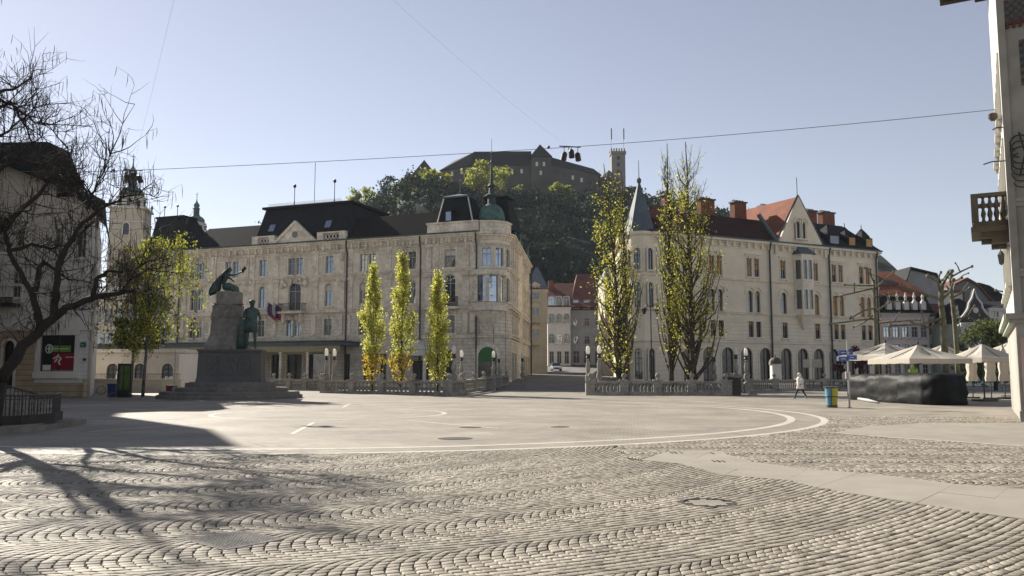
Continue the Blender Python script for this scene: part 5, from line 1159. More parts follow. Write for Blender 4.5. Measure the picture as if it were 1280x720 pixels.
house('grey_street_house', 'plain grey house with small square windows right of the white house in the street', 713.5, 768, 177, 16, at(735, 388, 177).z-3.4, [(4.4, 'r'), (8.2, 'r'), (12.0, 'r'), (.4, 'shop')], 4, M_grey, zb=3.4, win=(1.1, 1.7), roofm=M_reddark, roofh=8.5, trim=M_grey, setback=2)
house('side_street_house', 'slim sunlit ochre house showing between the poplars beside the cream palace', 757, 771, 128, 10, at(764, 350, 128).z-1.2, [(5, 'r'), (9, 'r')], 1, M_ochre, zb=1.2, win=(1.0, 1.8), roofm=M_zinc, roofh=2.5, setback=1)

# left: house with the pharmacy window ------------------------------------------
PY = 60.5; PF = Facade(xY(-60, PY), PY, R(-3)); LP_ = PF.u(111, 450)
PH = thing('corner_house', PF.p, R(-3), 'grey shaded house with a shop window on the left, dark roof sloping down rightwards', 'building')
pu = lambda px, py=400: PF.u(px, py); pz_ = lambda px, py: PF.uz(px, py)[1]
M_phar = mat('pharmacy_plaster', (.60, .56, .51), .9, .2, 1, .08); M_pharw = mat('white_coursed', (.62, .59, .55), .85, .12, 2, .1, courses=.30, cdark=.7)
M_pharo = mat('ochre_coursed', (.40, .31, .20), .9, .25, 2, .2, courses=.38, cdark=.5)
ze = pz_(131, 266)
sh = (pu(54), pu(97), pz_(75, 464), pz_(75, 419), False)
wn = [(pu(a), pu(b), pz_(a, d), pz_(a, c_), ar) for a, b, c_, d, ar in ((58, 70, 362, 392, False), (12, 24, 338, 372, True), (13, 25, 286, 308, False), (62, 74, 284, 308, False), (90, 103, 288, 322, False), (-25, -13, 338, 372, True))]
mb = MB(); wall(mb, 0, LP_, 4.7, ze, wn+[(pu(-38), pu(-26), 5, 7, False)], .3); mb.plate([(0, ze), (LP_, ze), (pu(72), pz_(72, 236)), (pu(0), pz_(0, 205)), (0, pz_(0, 190))], 0, .3); mb.build('upper_wall', M_phar, PH)
mb = MB(); wall(mb, pu(48), LP_, 1.0, 4.7, [sh], .3, y=-.1); mb.build('shop_wall', M_pharw, PH)
dr = (pu(8), pu(22), .1, 4.0, True)
mb = MB(); wall(mb, 0, pu(48), 0, 4.7, [dr], .3, y=-.14); mb.box(pu(48), LP_, -.16, 0, 0, .98); mb.build('base_wall', M_pharo, PH)
mb = MB(); mb.box(0, LP_+.1, -.28, -.02, 4.7, 4.95); mb.box(0, LP_, -.16, 0, 7.9, 8.1); mb.box(sh[0]-.35, sh[0], -.2, 0, sh[2]-.4, sh[3]+.3); mb.box(sh[1], sh[1]+.35, -.2, 0, sh[2]-.4, sh[3]+.3); mb.box(sh[0]-.35, sh[1]+.35, -.26, 0, sh[3], sh[3]+.35); mb.box(sh[0]-.4, sh[1]+.4, -.3, 0, sh[2]-.5, sh[2]-.05); mb.box(LP_-.5, LP_+.02, -.2, 0, 8.2, ze-.1); mb.build('trim', M_phar, PH)
for o in wn: window(PH, T((o[0]+o[1])/2, 0, o[2]), o[1]-o[0], o[3]-o[2], o[4], 'lintel' if not o[4] else None, M_phar, M_frame, GL_MID, sur=.14)
window(PH, T((dr[0]+dr[1])/2, -.14, dr[2]), dr[1]-dr[0], 3.9, True, None, M_phar, M_framed, GL_DARK, sill=False, name='door')
mb = MB(); mb.box(sh[0], sh[1], .1, .13, sh[2], sh[3]); sw = mb.build('shop_window', GL_DARK, PH)
mb = MB(); fw = .06
for x in (sh[0], (sh[0]+sh[1])/2, sh[1]-fw): mb.box(x, x+fw, .0, .095, sh[2], sh[3])
mb.box(sh[0], sh[1], .01, .09, sh[2], sh[2]+fw); mb.build('frame', M_framed, sw)
su = lambda px: pu(px, 440)
sz = lambda py: pz_(75, py)
def emis(name, col, e=0): return mat(name, col, .6, .05)
mb = MB(); mb.box(su(60), su(88), .03, .06, sz(440), sz(432)); mb.build('green_sign', mat('sign_green', (.14, .28, .05), .5, .05), sw)
mb = MB(); r_ = .27; cxs, czs = su(61), sz(436); n = 20
ringplate(mb, [(cxs+r_*math.cos(2*PI*k/n), czs+1.25*r_*math.sin(2*PI*k/n)) for k in range(n)], [(cxs+(r_-.05)*math.cos(2*PI*k/n), czs+1.25*(r_-.05)*math.sin(2*PI*k/n)) for k in range(n)], .0, .025)
mb.box(cxs-.04, cxs+.04, -.01, .02, czs-.24, czs+.24); mb.box(cxs-.17, cxs+.17, .0, .024, czs-.035, czs+.035); mb.box(su(66), su(85), .0, .028, czs-.03, czs+.03); mb.build('cross_emblem', M_white, sw)
mb = MB(); mb.box(su(65.5), (sh[0]+sh[1])/2-.05, .03, .06, sz(462), sz(441.5)); mb.box((sh[0]+sh[1])/2+.1, su(94), .03, .06, sz(462), sz(441.5)); mb.build('red_poster', mat('poster_red', (.24, .012, .03), .6, .1), sw)
mb = MB(); random.seed(5); ex, ez = su(73), sz(450)
for a_, b_ in (((-.35, .1), (.0, .25)), ((0, .25), (.22, .1)), ((.22, .1), (.05, -.1)), ((.05, -.1), (.15, -.35)), ((-.05, .1), (-.25, -.15)), ((-.1, .25), (.05, .4))): mb.tube([(ex+a_[0], .01, ez+a_[1]), (ex+b_[0], .01, ez+b_[1])], .06, 5)
mb.box(su(82), su(93), .01, .028, sz(447), sz(446)); mb.box(su(54), su(64), .02, .05, sz(463), sz(456)); mb.box(su(66), su(93), .02, .05, sz(464), sz(462.6)); mb.build('poster_emblem', M_white, sw)
mb = MB(); mb.box(su(103), su(111)-.1, -.3, -.22, sz(434), sz(428)); o = mb.build('street_plate', mat('plate_green', (.02, .13, .07), .4, .1), PH)
mb = MB(); mb.box(su(104.5), su(110)-.2, -.315, -.3, sz(431.6), sz(430.6)); mb.build('plate_line', M_white, o)
mb = MB(); mb.box(su(106), su(109.5), -.2, -.12, sz(451), sz(448)); mb.build('plaque', M_framed, PH)
mb = MB(); mb.lathe([(.2, 0), (.17, .1), (.15, 1.3)], 8, (LP_+.1, -.5, 0)); mb.build('corner_bollard', M_pharo, PH)
mb = MB(); zt_ = pz_(72, 236)
mb.add([(LP_+.9, -.8, ze-.1), (pu(72), -.8, zt_), (pu(-10), -.8, pz_(-10, 205)), (0, -.8, pz_(0, 190)), (LP_-7.6, 16, ze-.1), (pu(72)-5.6, 16, zt_), (pu(-10)-1, 16, pz_(-10, 205)), (0, 16, pz_(0, 190)), (LP_+.9, -.8, ze+.25), (pu(72), -.8, zt_+.45), (pu(-10), -.8, pz_(-10, 205)+.6), (0, -.8, pz_(0, 190)+.6), (LP_-7.6, 16, ze+.25), (pu(72)-5.6, 16, zt_+.45), (pu(-10)-1, 16, pz_(-10, 205)+.6), (0, 16, pz_(0, 190)+.6)],
       [(0, 1, 5, 4), (1, 2, 6, 5), (2, 3, 7, 6), (8, 12, 13, 9), (9, 13, 14, 10), (10, 14, 15, 11), (0, 8, 9, 1), (1, 9, 10, 2), (2, 10, 11, 3), (4, 12, 8, 0), (4, 5, 13, 12), (5, 6, 14, 13), (6, 7, 15, 14)])
mb.build('roof', M_slate, PH)
mb = MB(); mb.frustum((-2, pu(34), 2, 9), (-1, pu(4), 4, 7), ze, pz_(0, 172)+.8); mb.build('upper_roof', M_slate, PH)
mb = MB(); mb.prism([(0, .35), (LP_, .35), (LP_-8.4, 16), (0, 16)], 0, ze-.1); mb.build('body', M_phar, PH)
mb = MB(); mb.box(pu(64), pu(64)+1.3, -.2, 1, ze+1.2, pz_(70, 232)+.6); mb.build('dormer', M_slate, PH)
mb = MB(); a_, b_ = pu(0), pu(26); mb.box(a_, b_, -1.1, -.1, pz_(12, 384), pz_(12, 380)); 
for i in range(16): x = a_+.05+(b_-a_-.1)*i/15; mb.box(x-.02, x+.02, -1.05, -1.0, pz_(12, 380), pz_(12, 374)); 
mb.box(a_, b_, -1.08, -.98, pz_(12, 374), pz_(12, 373)); mb.build('balcony', M_iron, PH)
# church beside the square, unseen, its masses shaped to shade the left side
CH = thing('church', (-40, 50, 0), 0, 'tall plain church block standing left of the square, outside the view', 'church')
M_church = mat('church_plaster', (.42, .38, .32), .9, .2, 1, .1)
fp = [(-22, -1.0, 21.4), (9.0, -1.0, 21.4), (5.6, 4.5, 23), (2.0, 10, 25), (-22, 10, 25)]; n = len(fp); mb = MB()  # eaves rise towards the back to stretch the cast shade
mb.add([(p[0], p[1], 0) for p in fp]+[tuple(p) for p in fp], [tuple(range(n-1, -1, -1))]+[(k, (k+1) % n, n+(k+1) % n, n+k) for k in range(n)]); mb.build('nave', M_church, CH)
mb = MB(); mb.add([(p[0], p[1], p[2]+.01) for p in fp]+[(-10, 5, 27)], [(k, (k+1) % n, n) for k in range(n)]); mb.build('roof', M_slate, CH)
mb = MB(); mb.box(-17, -9.6, 18, 27, 0, 28); mb.lathe([(5.2, 28), (4, 30), (.3, 34)], 4, (-13.3, 22.5, 0), ang=PI/4); mb.build('shade_tower', M_church, CH)  # tower added out of view to fill a gap in the shade

# cathedral towers far behind ------------------------------------------------------
def cathedral_tower(px, Y, label, s, zt):
    X = xY(px, Y)*1.0; p = at(px, 240, Y); t = thing('cathedral_tower', (p.x, Y, 0), R(12), label, 'church tower', 'twin towers of the cathedral')
    b = zt; w_ = 4.15*s
    mb = MB(); mb.box(-w_*1.25, w_*1.25, -w_*1.25, w_*1.25, 0, b); mb.build('shaft', mat('church_cream', (.50, .44, .34), .9, .15, .6), t)
    mb = MB(); mb.box(-w_*1.4, w_*1.4, -w_*1.4, w_*1.4, b, b+.6*s); mb.box(-w_*1.33, w_*1.33, -w_*1.33, w_*1.33, b-4.4*s, b-4*s); mb.build('cornice', M_offw, t)
    for a in range(4):
        M = Matrix.Rotation(a*PI/2, 4, 'Z') @ T(0, -w_*1.25, b-8.6*s); window(t, M @ T(0, -.25), 1.7*s, 3.8*s, True, None, M_offw, M_framed, GL_DARK, sur=.3, deep=.2)
        for q in (-1, 1):
            if a % 2 == 0: mb = MB(); mb.lathe([(.5*s, 0), (.2*s, .8*s), (.55*s, 1.5*s), (.1*s, 2.4*s)], 6, (q*w_*1.25, (a-1)*w_*1.25, b+.6*s)); mb.build('urn', M_copper, t)
    mb = MB(); mb.lathe([(w_*.98, b+.6*s), (w_*.98, b+3.9*s), (w_*1.15, b+4.1*s), (w_*1.15, b+4.5*s)], 8, ang=PI/8); mb.build('drum', M_offw, t)
    mb = MB()
    for k in range(8): a = k*PI/4; M = Matrix.Rotation(a, 4, 'Z'); mb.box(-.5*s, .5*s, -w_*.98, -w_*.9, b+1.2*s, b+3.2*s, M)
    mb.build('drum_windows', M_framed, t)
    mb = MB(); mb.lathe([(r_*s, b+(4.5+z)*s) for r_, z in ((3.6, 0), (3.9, .9), (3.7, 1.8), (2.9, 2.7), (1.9, 3.3), (1.5, 3.7))], 16); mb.build('dome', M_copper, t, smooth=True)
    mb = MB(); mb.lathe([(r_*s, b+(4.5+z)*s) for r_, z in ((1.7, 3.7), (1.35, 3.9), (1.35, 6.6), (1.75, 6.8))], 8); mb.build('lantern', mat('dark_copper', (.035, .06, .055), .6, .3, 4), t)
    mb = MB(); mb.lathe([(r_*s, b+(4.5+z)*s) for r_, z in ((1.7, 6.8), (1.0, 7.3), (1.35, 8.1), (1.3, 8.7), (.7, 9.5), (.3, 10.3), (.1, 12), (.02, 12.2))], 12); mb.sphere((0, 0, b+17*s), .28*s); mb.box(-.05, .05, -.05, .05, b+17*s, b+19*s); mb.box(-.5*s, .5*s, -.05, .05, b+18*s, b+18.2*s); mb.build('onion', M_copper, t, smooth=True)
cathedral_tower(165, 215, 'larger green-domed church tower on the left, behind the birches', .8, at(165, 264, 215).z)
cathedral_tower(246.5, 262, 'smaller green-domed church tower rising over the left roofs of the long palace', .68, at(246, 279, 262).z-4.5*.68)
# palace-like block between church tower and the trees, closing the view on the left
house('shaded_house', 'grey-beige house behind the birches with rows of windows, left of the long palace', 112, 198, 124, 14, at(150, 372, 124).z, [(5.6, 'r'), (9.2, 'r')], 6, M_hotel, win=(1.2, 2.0), roofm=M_slate, roofh=3.5, trim=M_trim)
# terrace arcade wall and parapet at the left
t = thing('arcade_wall', (gp(112, 489).x, 80, 0), 0, 'low pale arcade with small arched windows behind the birches', 'building')
x0, x1 = xY(112, 80), xY(226, 80); L_ = x1-x0; ops = [(2.0+i*2.6-.55, 2.0+i*2.6+.55, .9, 2.6, True) for i in range(3)]
mb = MB(); wall(mb, 0, L_, 0, 3.6, ops, .3); mb.box(0, L_, .32, 3, 0, 3.6); mb.box(-.2, L_+.2, -.3, 3.2, 3.62, 3.95); mb.build('wall', M_phar, t)
for o in ops: window(t, T((o[0]+o[1])/2, 0, o[2]), 1.1, 1.7, True, None, M_trim, M_framed, GL_BLUE, sur=.12)
mb = MB(); 
for i in range(4): mb.box(9+i*.02, 9.0+.02, 0, .1, 0, 0.1)
for u in (.5, 4.2, 6.2): pass
ter = thing('terrace_parapet', (xY(108, 74), 74, 0), 0, 'solid pale stone parapet with panels between the shop corner and the monument', 'parapet')
L_ = xY(226, 74)-xY(108, 74); mb = MB(); mb.box(0, L_, 0, .35, 0, 1.05); mb.box(-.1, L_+.1, -.08, .43, 1.052, 1.2)
for i in range(6): a_ = .3+i*L_/6; mb.box(a_, a_+L_/6-.5, -.05, 0, .2, .9)
mb.build('parapet_wall', M_ochre, ter)
mb = MB()
for i in range(int(L_/.14)): mb.box(i*.14, i*.14+.02, .16, .18, 1.2, 1.6)
mb.box(0, L_, .15, .19, 1.6, 1.64); mb.build('fence', M_iron, ter)
o = MB(); o.box(0, 2.5, 0, .12, 0, 3.4); o.box(-.05, .06, -.05, .0, 0, 3.45); o.box(1.2, 1.25, -.03, 0, 0, 3.4); o.box(0, 2.5, -.04, -.0, 3.4, 3.47); hb = o.build('hoarding', mat('white_hoarding', (.82, .78, .76), .7, .1, 1)); p = gp(224, 488); hb.location = (xY(225, 79), 79, 0); hb.rotation_euler = (0, 0, R(-14)); tag(hb, 'plain white hoarding panel just left of the monument', 'hoarding')

# ================================================================== houses at the far right
t, F, L_ = house('pink_house', 'pale pink house with black attic gallery and orange roof, right of the cream palace', 1104, 1161, 118, 14, at(1130, 391, 118).z, [(.6, 'shop'), (4.2, 'r'), (7.0-.3, 'r')], 5, M_pink, win=(.9, 1.5), trim=M_offw, turn=R(4))
zp = at(1130, 391, 118).z; zq_ = at(1130, 366, 119).z
mb = MB(); mb.box(-.4, L_+.6, -.8, 2, zp, zp+.25); mb.frustum((-.3, L_+.5, -.5, 14), (-.3, L_+.5, 1.2, 14), zp+.25, zq_-.4); mb.build('attic_roof', M_slate, t)
for i in range(5):
    u = .9+i*(L_-1.6)/4.2; mb = MB(); mb.box(u-.35, u+.35, -.75, -.1, zp+.4, zp+1.5); mb.lathe([(.32, zp+1.5), (.12, zp+1.9), (.22, zp+2.2), (.03, zp+2.9)], 8, (u, -.5, 0)); mb.build('attic_dormer', M_offw, t)
mb = MB(); zr = at(1130, 336, 124).z; mb.add([(-3, 1.0, zq_-.5), (8.2, 1.0, zq_-.5), (L_*1.0-.3, 9, zr), (-3, 9, zr-.3)], [(0, 1, 2, 3)]); mb.add([(-3, 1.0, zq_-.5), (8.2, 1.0, zq_-.5), (8.2, 14, zq_-.5), (-3, 14, zq_-.5)], [(0, 1, 2, 3)]); mb.add([(L_-.3, 9, zr), (-3, 9, zr-.3), (-3, 14, zq_-.5), (8.2, 14, zq_-.5)], [(3, 2, 1, 0)]); mb.build('tiled_roof', M_red, t)
mb = MB(); mb.box(1.5, 3, 7, 8, zr-1, zr+1.3); mb.build('chimney', M_iron, t)
mb = MB(); mb.M = Matrix.Translation((0, -.12, .1)); mb.add([(-3, 4.4, zq_-.5+(zr-zq_+.3)*.45), (L_-1.9, 4.4, zq_-.5+(zr-zq_+.3)*.43), (L_-1.4, 6.2, zq_-.5+(zr-zq_+.3)*.66), (-3, 6.2, zq_-.5+(zr-zq_+.3)*.64)], [(0, 1, 2, 3)]); mb.build('roof_glazing', M_framed, t)
# firewall house behind
def blk(name, label, pts, Y, depth, m, roofm, over=.4):
    """gabled house end: polygon of measured corners at distance Y, extruded backwards, with a roof sheet on its sloping edges"""
    P = [at(a, b, Y) for a, b in pts]; c = Vector((P[0].x, Y, 0)); t = thing(name, c, 0, label, 'building'); q = [(p.x-c.x, p.z) for p in P]
    mb = MB(); mb.plate(q, 0, depth); mb.build('wall', m, t)
    mb = MB()
    for i in range(1, len(q)-2):
        a, b = q[i], q[i+1]; mb.plate([(a[0], a[1]+.02), (b[0], b[1]+.02), (b[0], b[1]+.4), (a[0], a[1]+.4)], -over, depth+over)
    mb.build('roof', roofm, t); return t, q
blk('firewall_house', 'house end with a bare grey fire wall and black roof edge above the pink house', [(1128, 470), (1128, 366), (1137, 337), (1170, 345), (1178, 360), (1178, 470)], 126, 12, M_grey, M_slate)
t, q = blk('orange_roof_house', 'house with a broad terracotta roof behind the pollarded planes', [(1150, 470), (1150, 392), (1152, 366), (1204, 366), (1204, 392), (1204, 470)], 132, 8, M_offw, M_red)
mb = MB(); a_, b_ = at(1148, 394, 131), at(1206, 394, 131); c_, d_ = at(1152, 366, 140), at(1200, 362, 140); o_ = t.location
mb.add([tuple(a_-o_), tuple(b_-o_), tuple(d_-o_), tuple(c_-o_)], [(0, 1, 2, 3)]); mb.build('roof_slope', M_red, t)
t, F, L_ = house('pale_blue_house', 'pale blue-green house with tall windows behind the thick pollarded plane', 1162, 1204, 120, 9, at(1180, 396, 120).z, [(4.2, 'r'), (7.4-.3, 'r')], 4, M_pale, win=(.9, 1.7), trim=M_offw, roofm=M_reddark, roofh=2.2, setback=.5)
t, F, L_ = house('curved_gable_house', 'cream-green house with a white curved gable and dark roof', 1204, 1243, 112, 10, at(1220, 403, 112).z, [(4.2, 'r'), (7, 'r')], 3, M_paleg, win=(.9, 1.5), trim=M_offw, roofm=M_slate, roofh=3.6, setback=2.2)
zb_ = at(1212, 403, 112).z; zt_ = at(1212, 362, 112).z; h_ = zt_-zb_
mb = MB(); n = 8; q = [(-.1, zb_), (4.0, zb_)]+[(4.0-1.2*math.sin(PI/2*k/n), zb_+.5+h_*.45*k/n) for k in range(n+1)]+[(2.2, zb_+h_*.75), (1.9, zb_+h_), (1.6, zb_+h_*.75)]+[(-.1+1.2*math.sin(PI/2*k/n), zb_+.5+h_*.45*k/n) for k in range(n, -1, -1)]
mb.plate(q, -.1, .5); mb.build('curved_gable', mat('gable_dark', (.05, .05, .055), .8, .2), t)
mb = MB(); mb.tube([(a, -.15, b) for a, b in q[2:]], .14, 5); mb.build('gable_coping', M_offw, t)
mb = MB(); mb.sphere((1.95, -.15, zb_+1.6), .4, 10, 6, (1, .3, 1)); mb.build('round_window', M_offw, t)
blk('black_roof_house', 'dark house with a bare grey end wall and long black sloping roof against the sky', [(1192, 470), (1192, 358), (1208, 350), (1222, 358), (1248, 388), (1248, 470)], 138, 14, mat('grey_blue_render', (.16, .17, .18), .9, .2, 1), M_reddark)
blk('long_roof_house', 'house with a long black roof with dormers falling to the right edge', [(1222, 470), (1222, 356), (1236, 360), (1262, 378), (1290, 388), (1290, 470)], 150, 12, M_slate, M_slate)
t, F, L_ = house('brick_pink_house', 'small pinkish house below the long black roof, at the right edge', 1240, 1300, 128, 10, at(1250, 385, 128).z, [(4.2, 'r'), (8.0, 'r'), (11.2-1, 'r')], 4, M_pink, win=(.9, 1.5), trim=M_offw, roofm=M_slate, roofh=1.4, setback=.4)

# ================================================================== house at the right edge, close
RE = thing('near_house', (17.7, 29.55, 0), 0, 'tall weathered house at the right edge with a stone balcony, its sunlit side nearly edge-on', 'building')
Fd = Vector((.488, .873, 0)).normalized(); fa = math.atan2(Fd.y, Fd.x)
SMx = Matrix.Rotation(fa, 4, 'Z') @ Matrix.Scale(-1, 4, (0, 1, 0))       # side wall: local x along wall, local -y outward (left)
ga = math.atan2(-.488, .873)
GM = Matrix.Rotation(ga, 4, 'Z')                                         # front wall: x to the right, -y to the camera
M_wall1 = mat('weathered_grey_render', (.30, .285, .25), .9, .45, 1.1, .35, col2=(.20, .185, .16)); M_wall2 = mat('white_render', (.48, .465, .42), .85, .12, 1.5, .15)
M_greenr = mat('green_grey_stone', (.26, .29, .23), .9, .3, 1.5, .2, courses=.42, cdark=.5)
so_ = [(2.0+i*2.6-.55, 2.0+i*2.6+.55, z, z+2.3, False) for i in range(4) for z in (5.0, 8.0, 11.3)]
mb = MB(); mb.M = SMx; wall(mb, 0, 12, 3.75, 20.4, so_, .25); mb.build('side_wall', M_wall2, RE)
for o in so_:
    w_ = window(RE, Matrix.Rotation(fa, 4, 'Z') @ T((o[0]+o[1])/2, 0, o[2]) @ Matrix.Rotation(PI, 4, 'Z'), 1.1, 2.3, False, None, M_wall2, M_framed, GL_DARK, sur=.12)
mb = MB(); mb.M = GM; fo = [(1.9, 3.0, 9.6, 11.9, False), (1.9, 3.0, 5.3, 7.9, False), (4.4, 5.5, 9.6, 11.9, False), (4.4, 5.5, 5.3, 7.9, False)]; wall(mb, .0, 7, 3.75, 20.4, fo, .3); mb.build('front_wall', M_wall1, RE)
for o in fo: window(RE, GM @ T((o[0]+o[1])/2, 0, o[2]), 1.1, o[3]-o[2], False, 'lintel', M_wall1, M_framed, GL_DARK, sur=.15)
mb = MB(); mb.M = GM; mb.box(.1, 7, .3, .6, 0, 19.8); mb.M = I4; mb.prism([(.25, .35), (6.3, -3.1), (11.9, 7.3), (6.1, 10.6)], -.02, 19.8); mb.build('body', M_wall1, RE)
# quoin strip, ledges
mb = MB(); mb.M = GM; mb.box(-.02, .22, -.1, .0, 3.75, 20.4); 
for z in (7.55, 5.05): mb.box(.22, 7, -.09, 0, z, z+.16); mb.box(.22, 7, -.16, 0, z+.162, z+.28)
mb.box(-.12, 7, -.22, 0, 3.4, 3.55); mb.box(-.3, 7, -.36, 0, 3.552, 3.75); mb.build('ledge', M_wall1, RE)
mb = MB(); mb.M = SMx; mb.box(-.05, 12, -.35, 0, 3.552, 3.75); mb.box(-.03, 12, -.2, 0, 3.4, 3.55); mb.build('side_ledge', mat('ledge_green', (.36, .40, .32), .8, .2), RE)
mb = MB(); mb.M = GM; mb.box(.0, .34, -.12, .5, .0, 3.4); mb.box(-.04, .38, -.17, .5, -.01, .35); mb.build('corner_pilaster', M_wall1, RE)
mb = MB(); mb.M = GM; mb.box(.34, 7, -.02, .5, 0, 3.4); mb.build('ground_floor', M_greenr, RE)
mb = MB(); mb.M = GM; mb.box(.1, .24, -.145, -.12, .5, 2.9); mb.build('pilaster_panel', mat('faded_pink', (.50, .36, .31), .9, .2), RE)
mb = MB(); mb.M = SMx; mb.box(.0, 12, .0, .3, 0, 3.4); mb.build('side_ground_floor', M_wall1, RE)
# mosaic brick strips
m_teal = mat('teal_tiles', (.05, .12, .12), .6, .3, 6); m_brk = mat('dark_red_bricks', (.12, .045, .035), .9, .3, 6)
def mosaic(x0, x1, z0, z1, nm):
    a = MB(); b = MB(); a.M = b.M = GM; nz = int((z1-z0)/.13); nx = max(2, int((x1-x0)/.13))
    for i in range(nx):
        for j in range(nz):
            q = a if (i+j) % 2 else b; xx = x0+(x1-x0)*i/nx; zz = z0+(z1-z0)*j/nz; q.box(xx+.003, xx+(x1-x0)/nx-.003, -.03 if q is a else -.02, -.003, zz+.003, zz+(z1-z0)/nz-.003)
    o = a.build(nm, m_brk, RE); b.build('tile_inlay', m_teal, o)
mosaic(.62, 1.02, 11.9, 13.6, 'mosaic_strip'); mosaic(.25, 7, 14.35, 15.15, 'mosaic_frieze')
mb = MB(); mb.M = GM; mb.box(.22, 7, -.07, -.0, 14.22, 14.34)
x = .25
while x < 7: mb.box(x, x+.1, -.1, 0, 14.08, 14.22); x += .2
mb.build('dentils', m_brk, RE)
mb = MB(); mb.M = GM; mb.box(1.15, 1.5, -.04, -.003, 13.4, 13.9); mb.box(1.9, 3.0, -.05, -.003, 12.2, 12.9); mb.build('brick_panel', m_brk, RE)
# wrought iron tracery near the corner
mb = MB(); mb.M = GM
for i in range(7):
    a = i*.6; mb.tube([(.45+.3*math.cos(a+t_), -.12-.02*i, 9.8-.22*i+.3*math.sin(a+t_)) for t_ in [k*.5 for k in range(9)]], .025, 5)
mb.tube([(.4, -.1, 8.6), (.6, -.18, 9.4), (.45, -.12, 10.2)], .03, 5); mb.build('iron_tracery', M_iron, RE)
mb = MB(); mb.M = SMx
for z, ln in ((10.6, .35), (9.35, .7)): mb.tube([(.5, 0, z), (.5, -ln*.6, z+.02), (.5, -ln, z-.05)], .025, 5)
mb.build('wall_hooks', M_iron, RE)
# eave
mb = MB(); mb.M = SMx; mb.box(-.6, 12.5, -2.1, 0, 20.4, 20.6); mb.M = GM; mb.box(-.5, 7.5, -1.9, 0, 20.41, 20.61)
mb.M = I4; mb.prism([(-2, -.1), (6.3, -4.4), (13, 8), (6.1, 12)], 20.62, 21); mb.build('eaves', mat('dark_eaves_wood', (.04, .03, .025), .8, .3), RE)
mb = MB(); mb.M = SMx
for i in range(16): mb.box(-.3+i*.8, -.15+i*.8, -1.9, 0, 20.23, 20.395)
mb.build('rafters', MATS['dark_eaves_wood'], RE)
# balcony
M_bst = mat('balcony_stone', (.075, .063, .045), .9, .5, 3, .4, col2=(.05, .042, .03))
BD = 1.12; BZ = 7.3
mb = MB(); mb.M = SMx; mb.box(1.2, 3.6, -BD, 0, BZ-.2, BZ); mb.box(1.1, 3.7, -BD-.1, 0, BZ-.4, BZ-.202)
for x_ in (1.5, 3.1):
    mb.box(x_-.2, x_+.2, -BD*.8, 0, BZ-.6, BZ-.402); mb.box(x_-.2, x_+.2, -BD*.5, 0, BZ-.82, BZ-.602)
mb.build('balcony_slab', M_bst, RE)
mb = MB(); mb.M = SMx; mb.box(1.15, 3.65, -BD-.06, -BD+.18, BZ+.92, BZ+1.06); mb.box(1.15, 1.4, -BD+.18, 0, BZ+.92, BZ+1.06); mb.box(3.4, 3.65, -BD+.18, 0, BZ+.92, BZ+1.06)
for x_ in (1.15, 3.4): mb.box(x_, x_+.25, -BD-.06, -BD+.18, BZ, BZ+.92)
mb.build('balcony_rail', M_bst, RE)
bb = MB(); bb.lathe([(.07, 0), (.04, .08), (.085, .3), (.04, .46), (.085, .62), (.04, .84), (.07, .92)], 8); bbm = bb.mesh('balcony_baluster', M_bst, smooth=True)
for i in range(4): link('balcony_baluster', bbm, RE, SMx @ T(1.27, -.78+i*.22, BZ)); link('balcony_baluster', bbm, RE, SMx @ T(3.52, -.78+i*.22, BZ))
for i in range(8): link('balcony_baluster', bbm, RE, SMx @ T(1.56+i*.25, -BD+.06, BZ))
mb = MB(); mb.M = SMx; mb.tube([(1.0, -.0, 6.3), (1.0, -.3, 6.3), (1.0, -.3, 6.1)], .02); mb.lathe([(.02, 5.6), (.09, 5.66), (.13, 5.98), (.04, 6.12)], 6, (1.0, -.3, 0)); mb.build('lantern', M_iron, RE)
mb = MB(); mb.M = SMx; mb.lathe([(.08, 0), (.16, .1), (.16, .25), (.05, .3)], 8, (.9, -.3, 11.0)); mb.build('wall_lamp', M_bst, RE)

# ================================================================== castle hill
random.seed(21)
def ridge(px):   # silhouette of the hill in the photo (pixels)
    return float(np.interp(px, [330, 400, 430, 470, 490, 520, 545, 600, 690, 760, 790, 820, 870, 930, 1000], [310, 286, 282, 276, 262, 240, 244, 260, 262, 260, 264, 274, 280, 290, 300]))
YR, YB = 352.0, 215.0
mb = MB(); vs = []; fs = []; nx, ny = 60, 18
for j in range(ny+1):
    tj = j/ny
    for i in range(nx+1):
        px = 300+i*(740)/nx; zt = at(px, ridge(px)+6, YR).z; Y = YB+(YR+50-YB)*tj
        tt = min(1, (Y-YB)/(YR-YB)); prof = math.sin(tt*PI/2)**.85; z = 4+(zt-4)*prof-(0 if Y < YR else (Y-YR)*.3)
        vs.append((px_x := (px-640)/1056*(YR-(YR-Y)*.35), Y, z))
for j in range(ny):
    for i in range(nx): q = j*(nx+1)+i; fs.append((q, q+1, q+nx+2, q+nx+1))
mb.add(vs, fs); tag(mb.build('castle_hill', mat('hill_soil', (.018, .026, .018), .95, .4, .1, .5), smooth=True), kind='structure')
def hill_z(X, Y):
    px = 640+X/(YR-(YR-Y)*.35)*1056; zt = at(px, ridge(px)+6, YR).z; tt = max(0, min(1, (Y-YB)/(YR-YB))); return 4+(zt-4)*math.sin(tt*PI/2)**.85
rr = random.Random(4); LPs = []
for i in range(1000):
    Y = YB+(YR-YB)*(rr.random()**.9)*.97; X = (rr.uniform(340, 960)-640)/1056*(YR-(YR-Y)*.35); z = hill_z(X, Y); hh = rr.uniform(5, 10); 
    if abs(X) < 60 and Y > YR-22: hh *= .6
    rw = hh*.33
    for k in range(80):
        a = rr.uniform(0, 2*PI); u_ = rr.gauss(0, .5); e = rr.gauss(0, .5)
        LPs.append((X+rw*u_*math.cos(a)*1.2, Y+rw*u_*math.sin(a), z+hh*(.55+.28*e)))
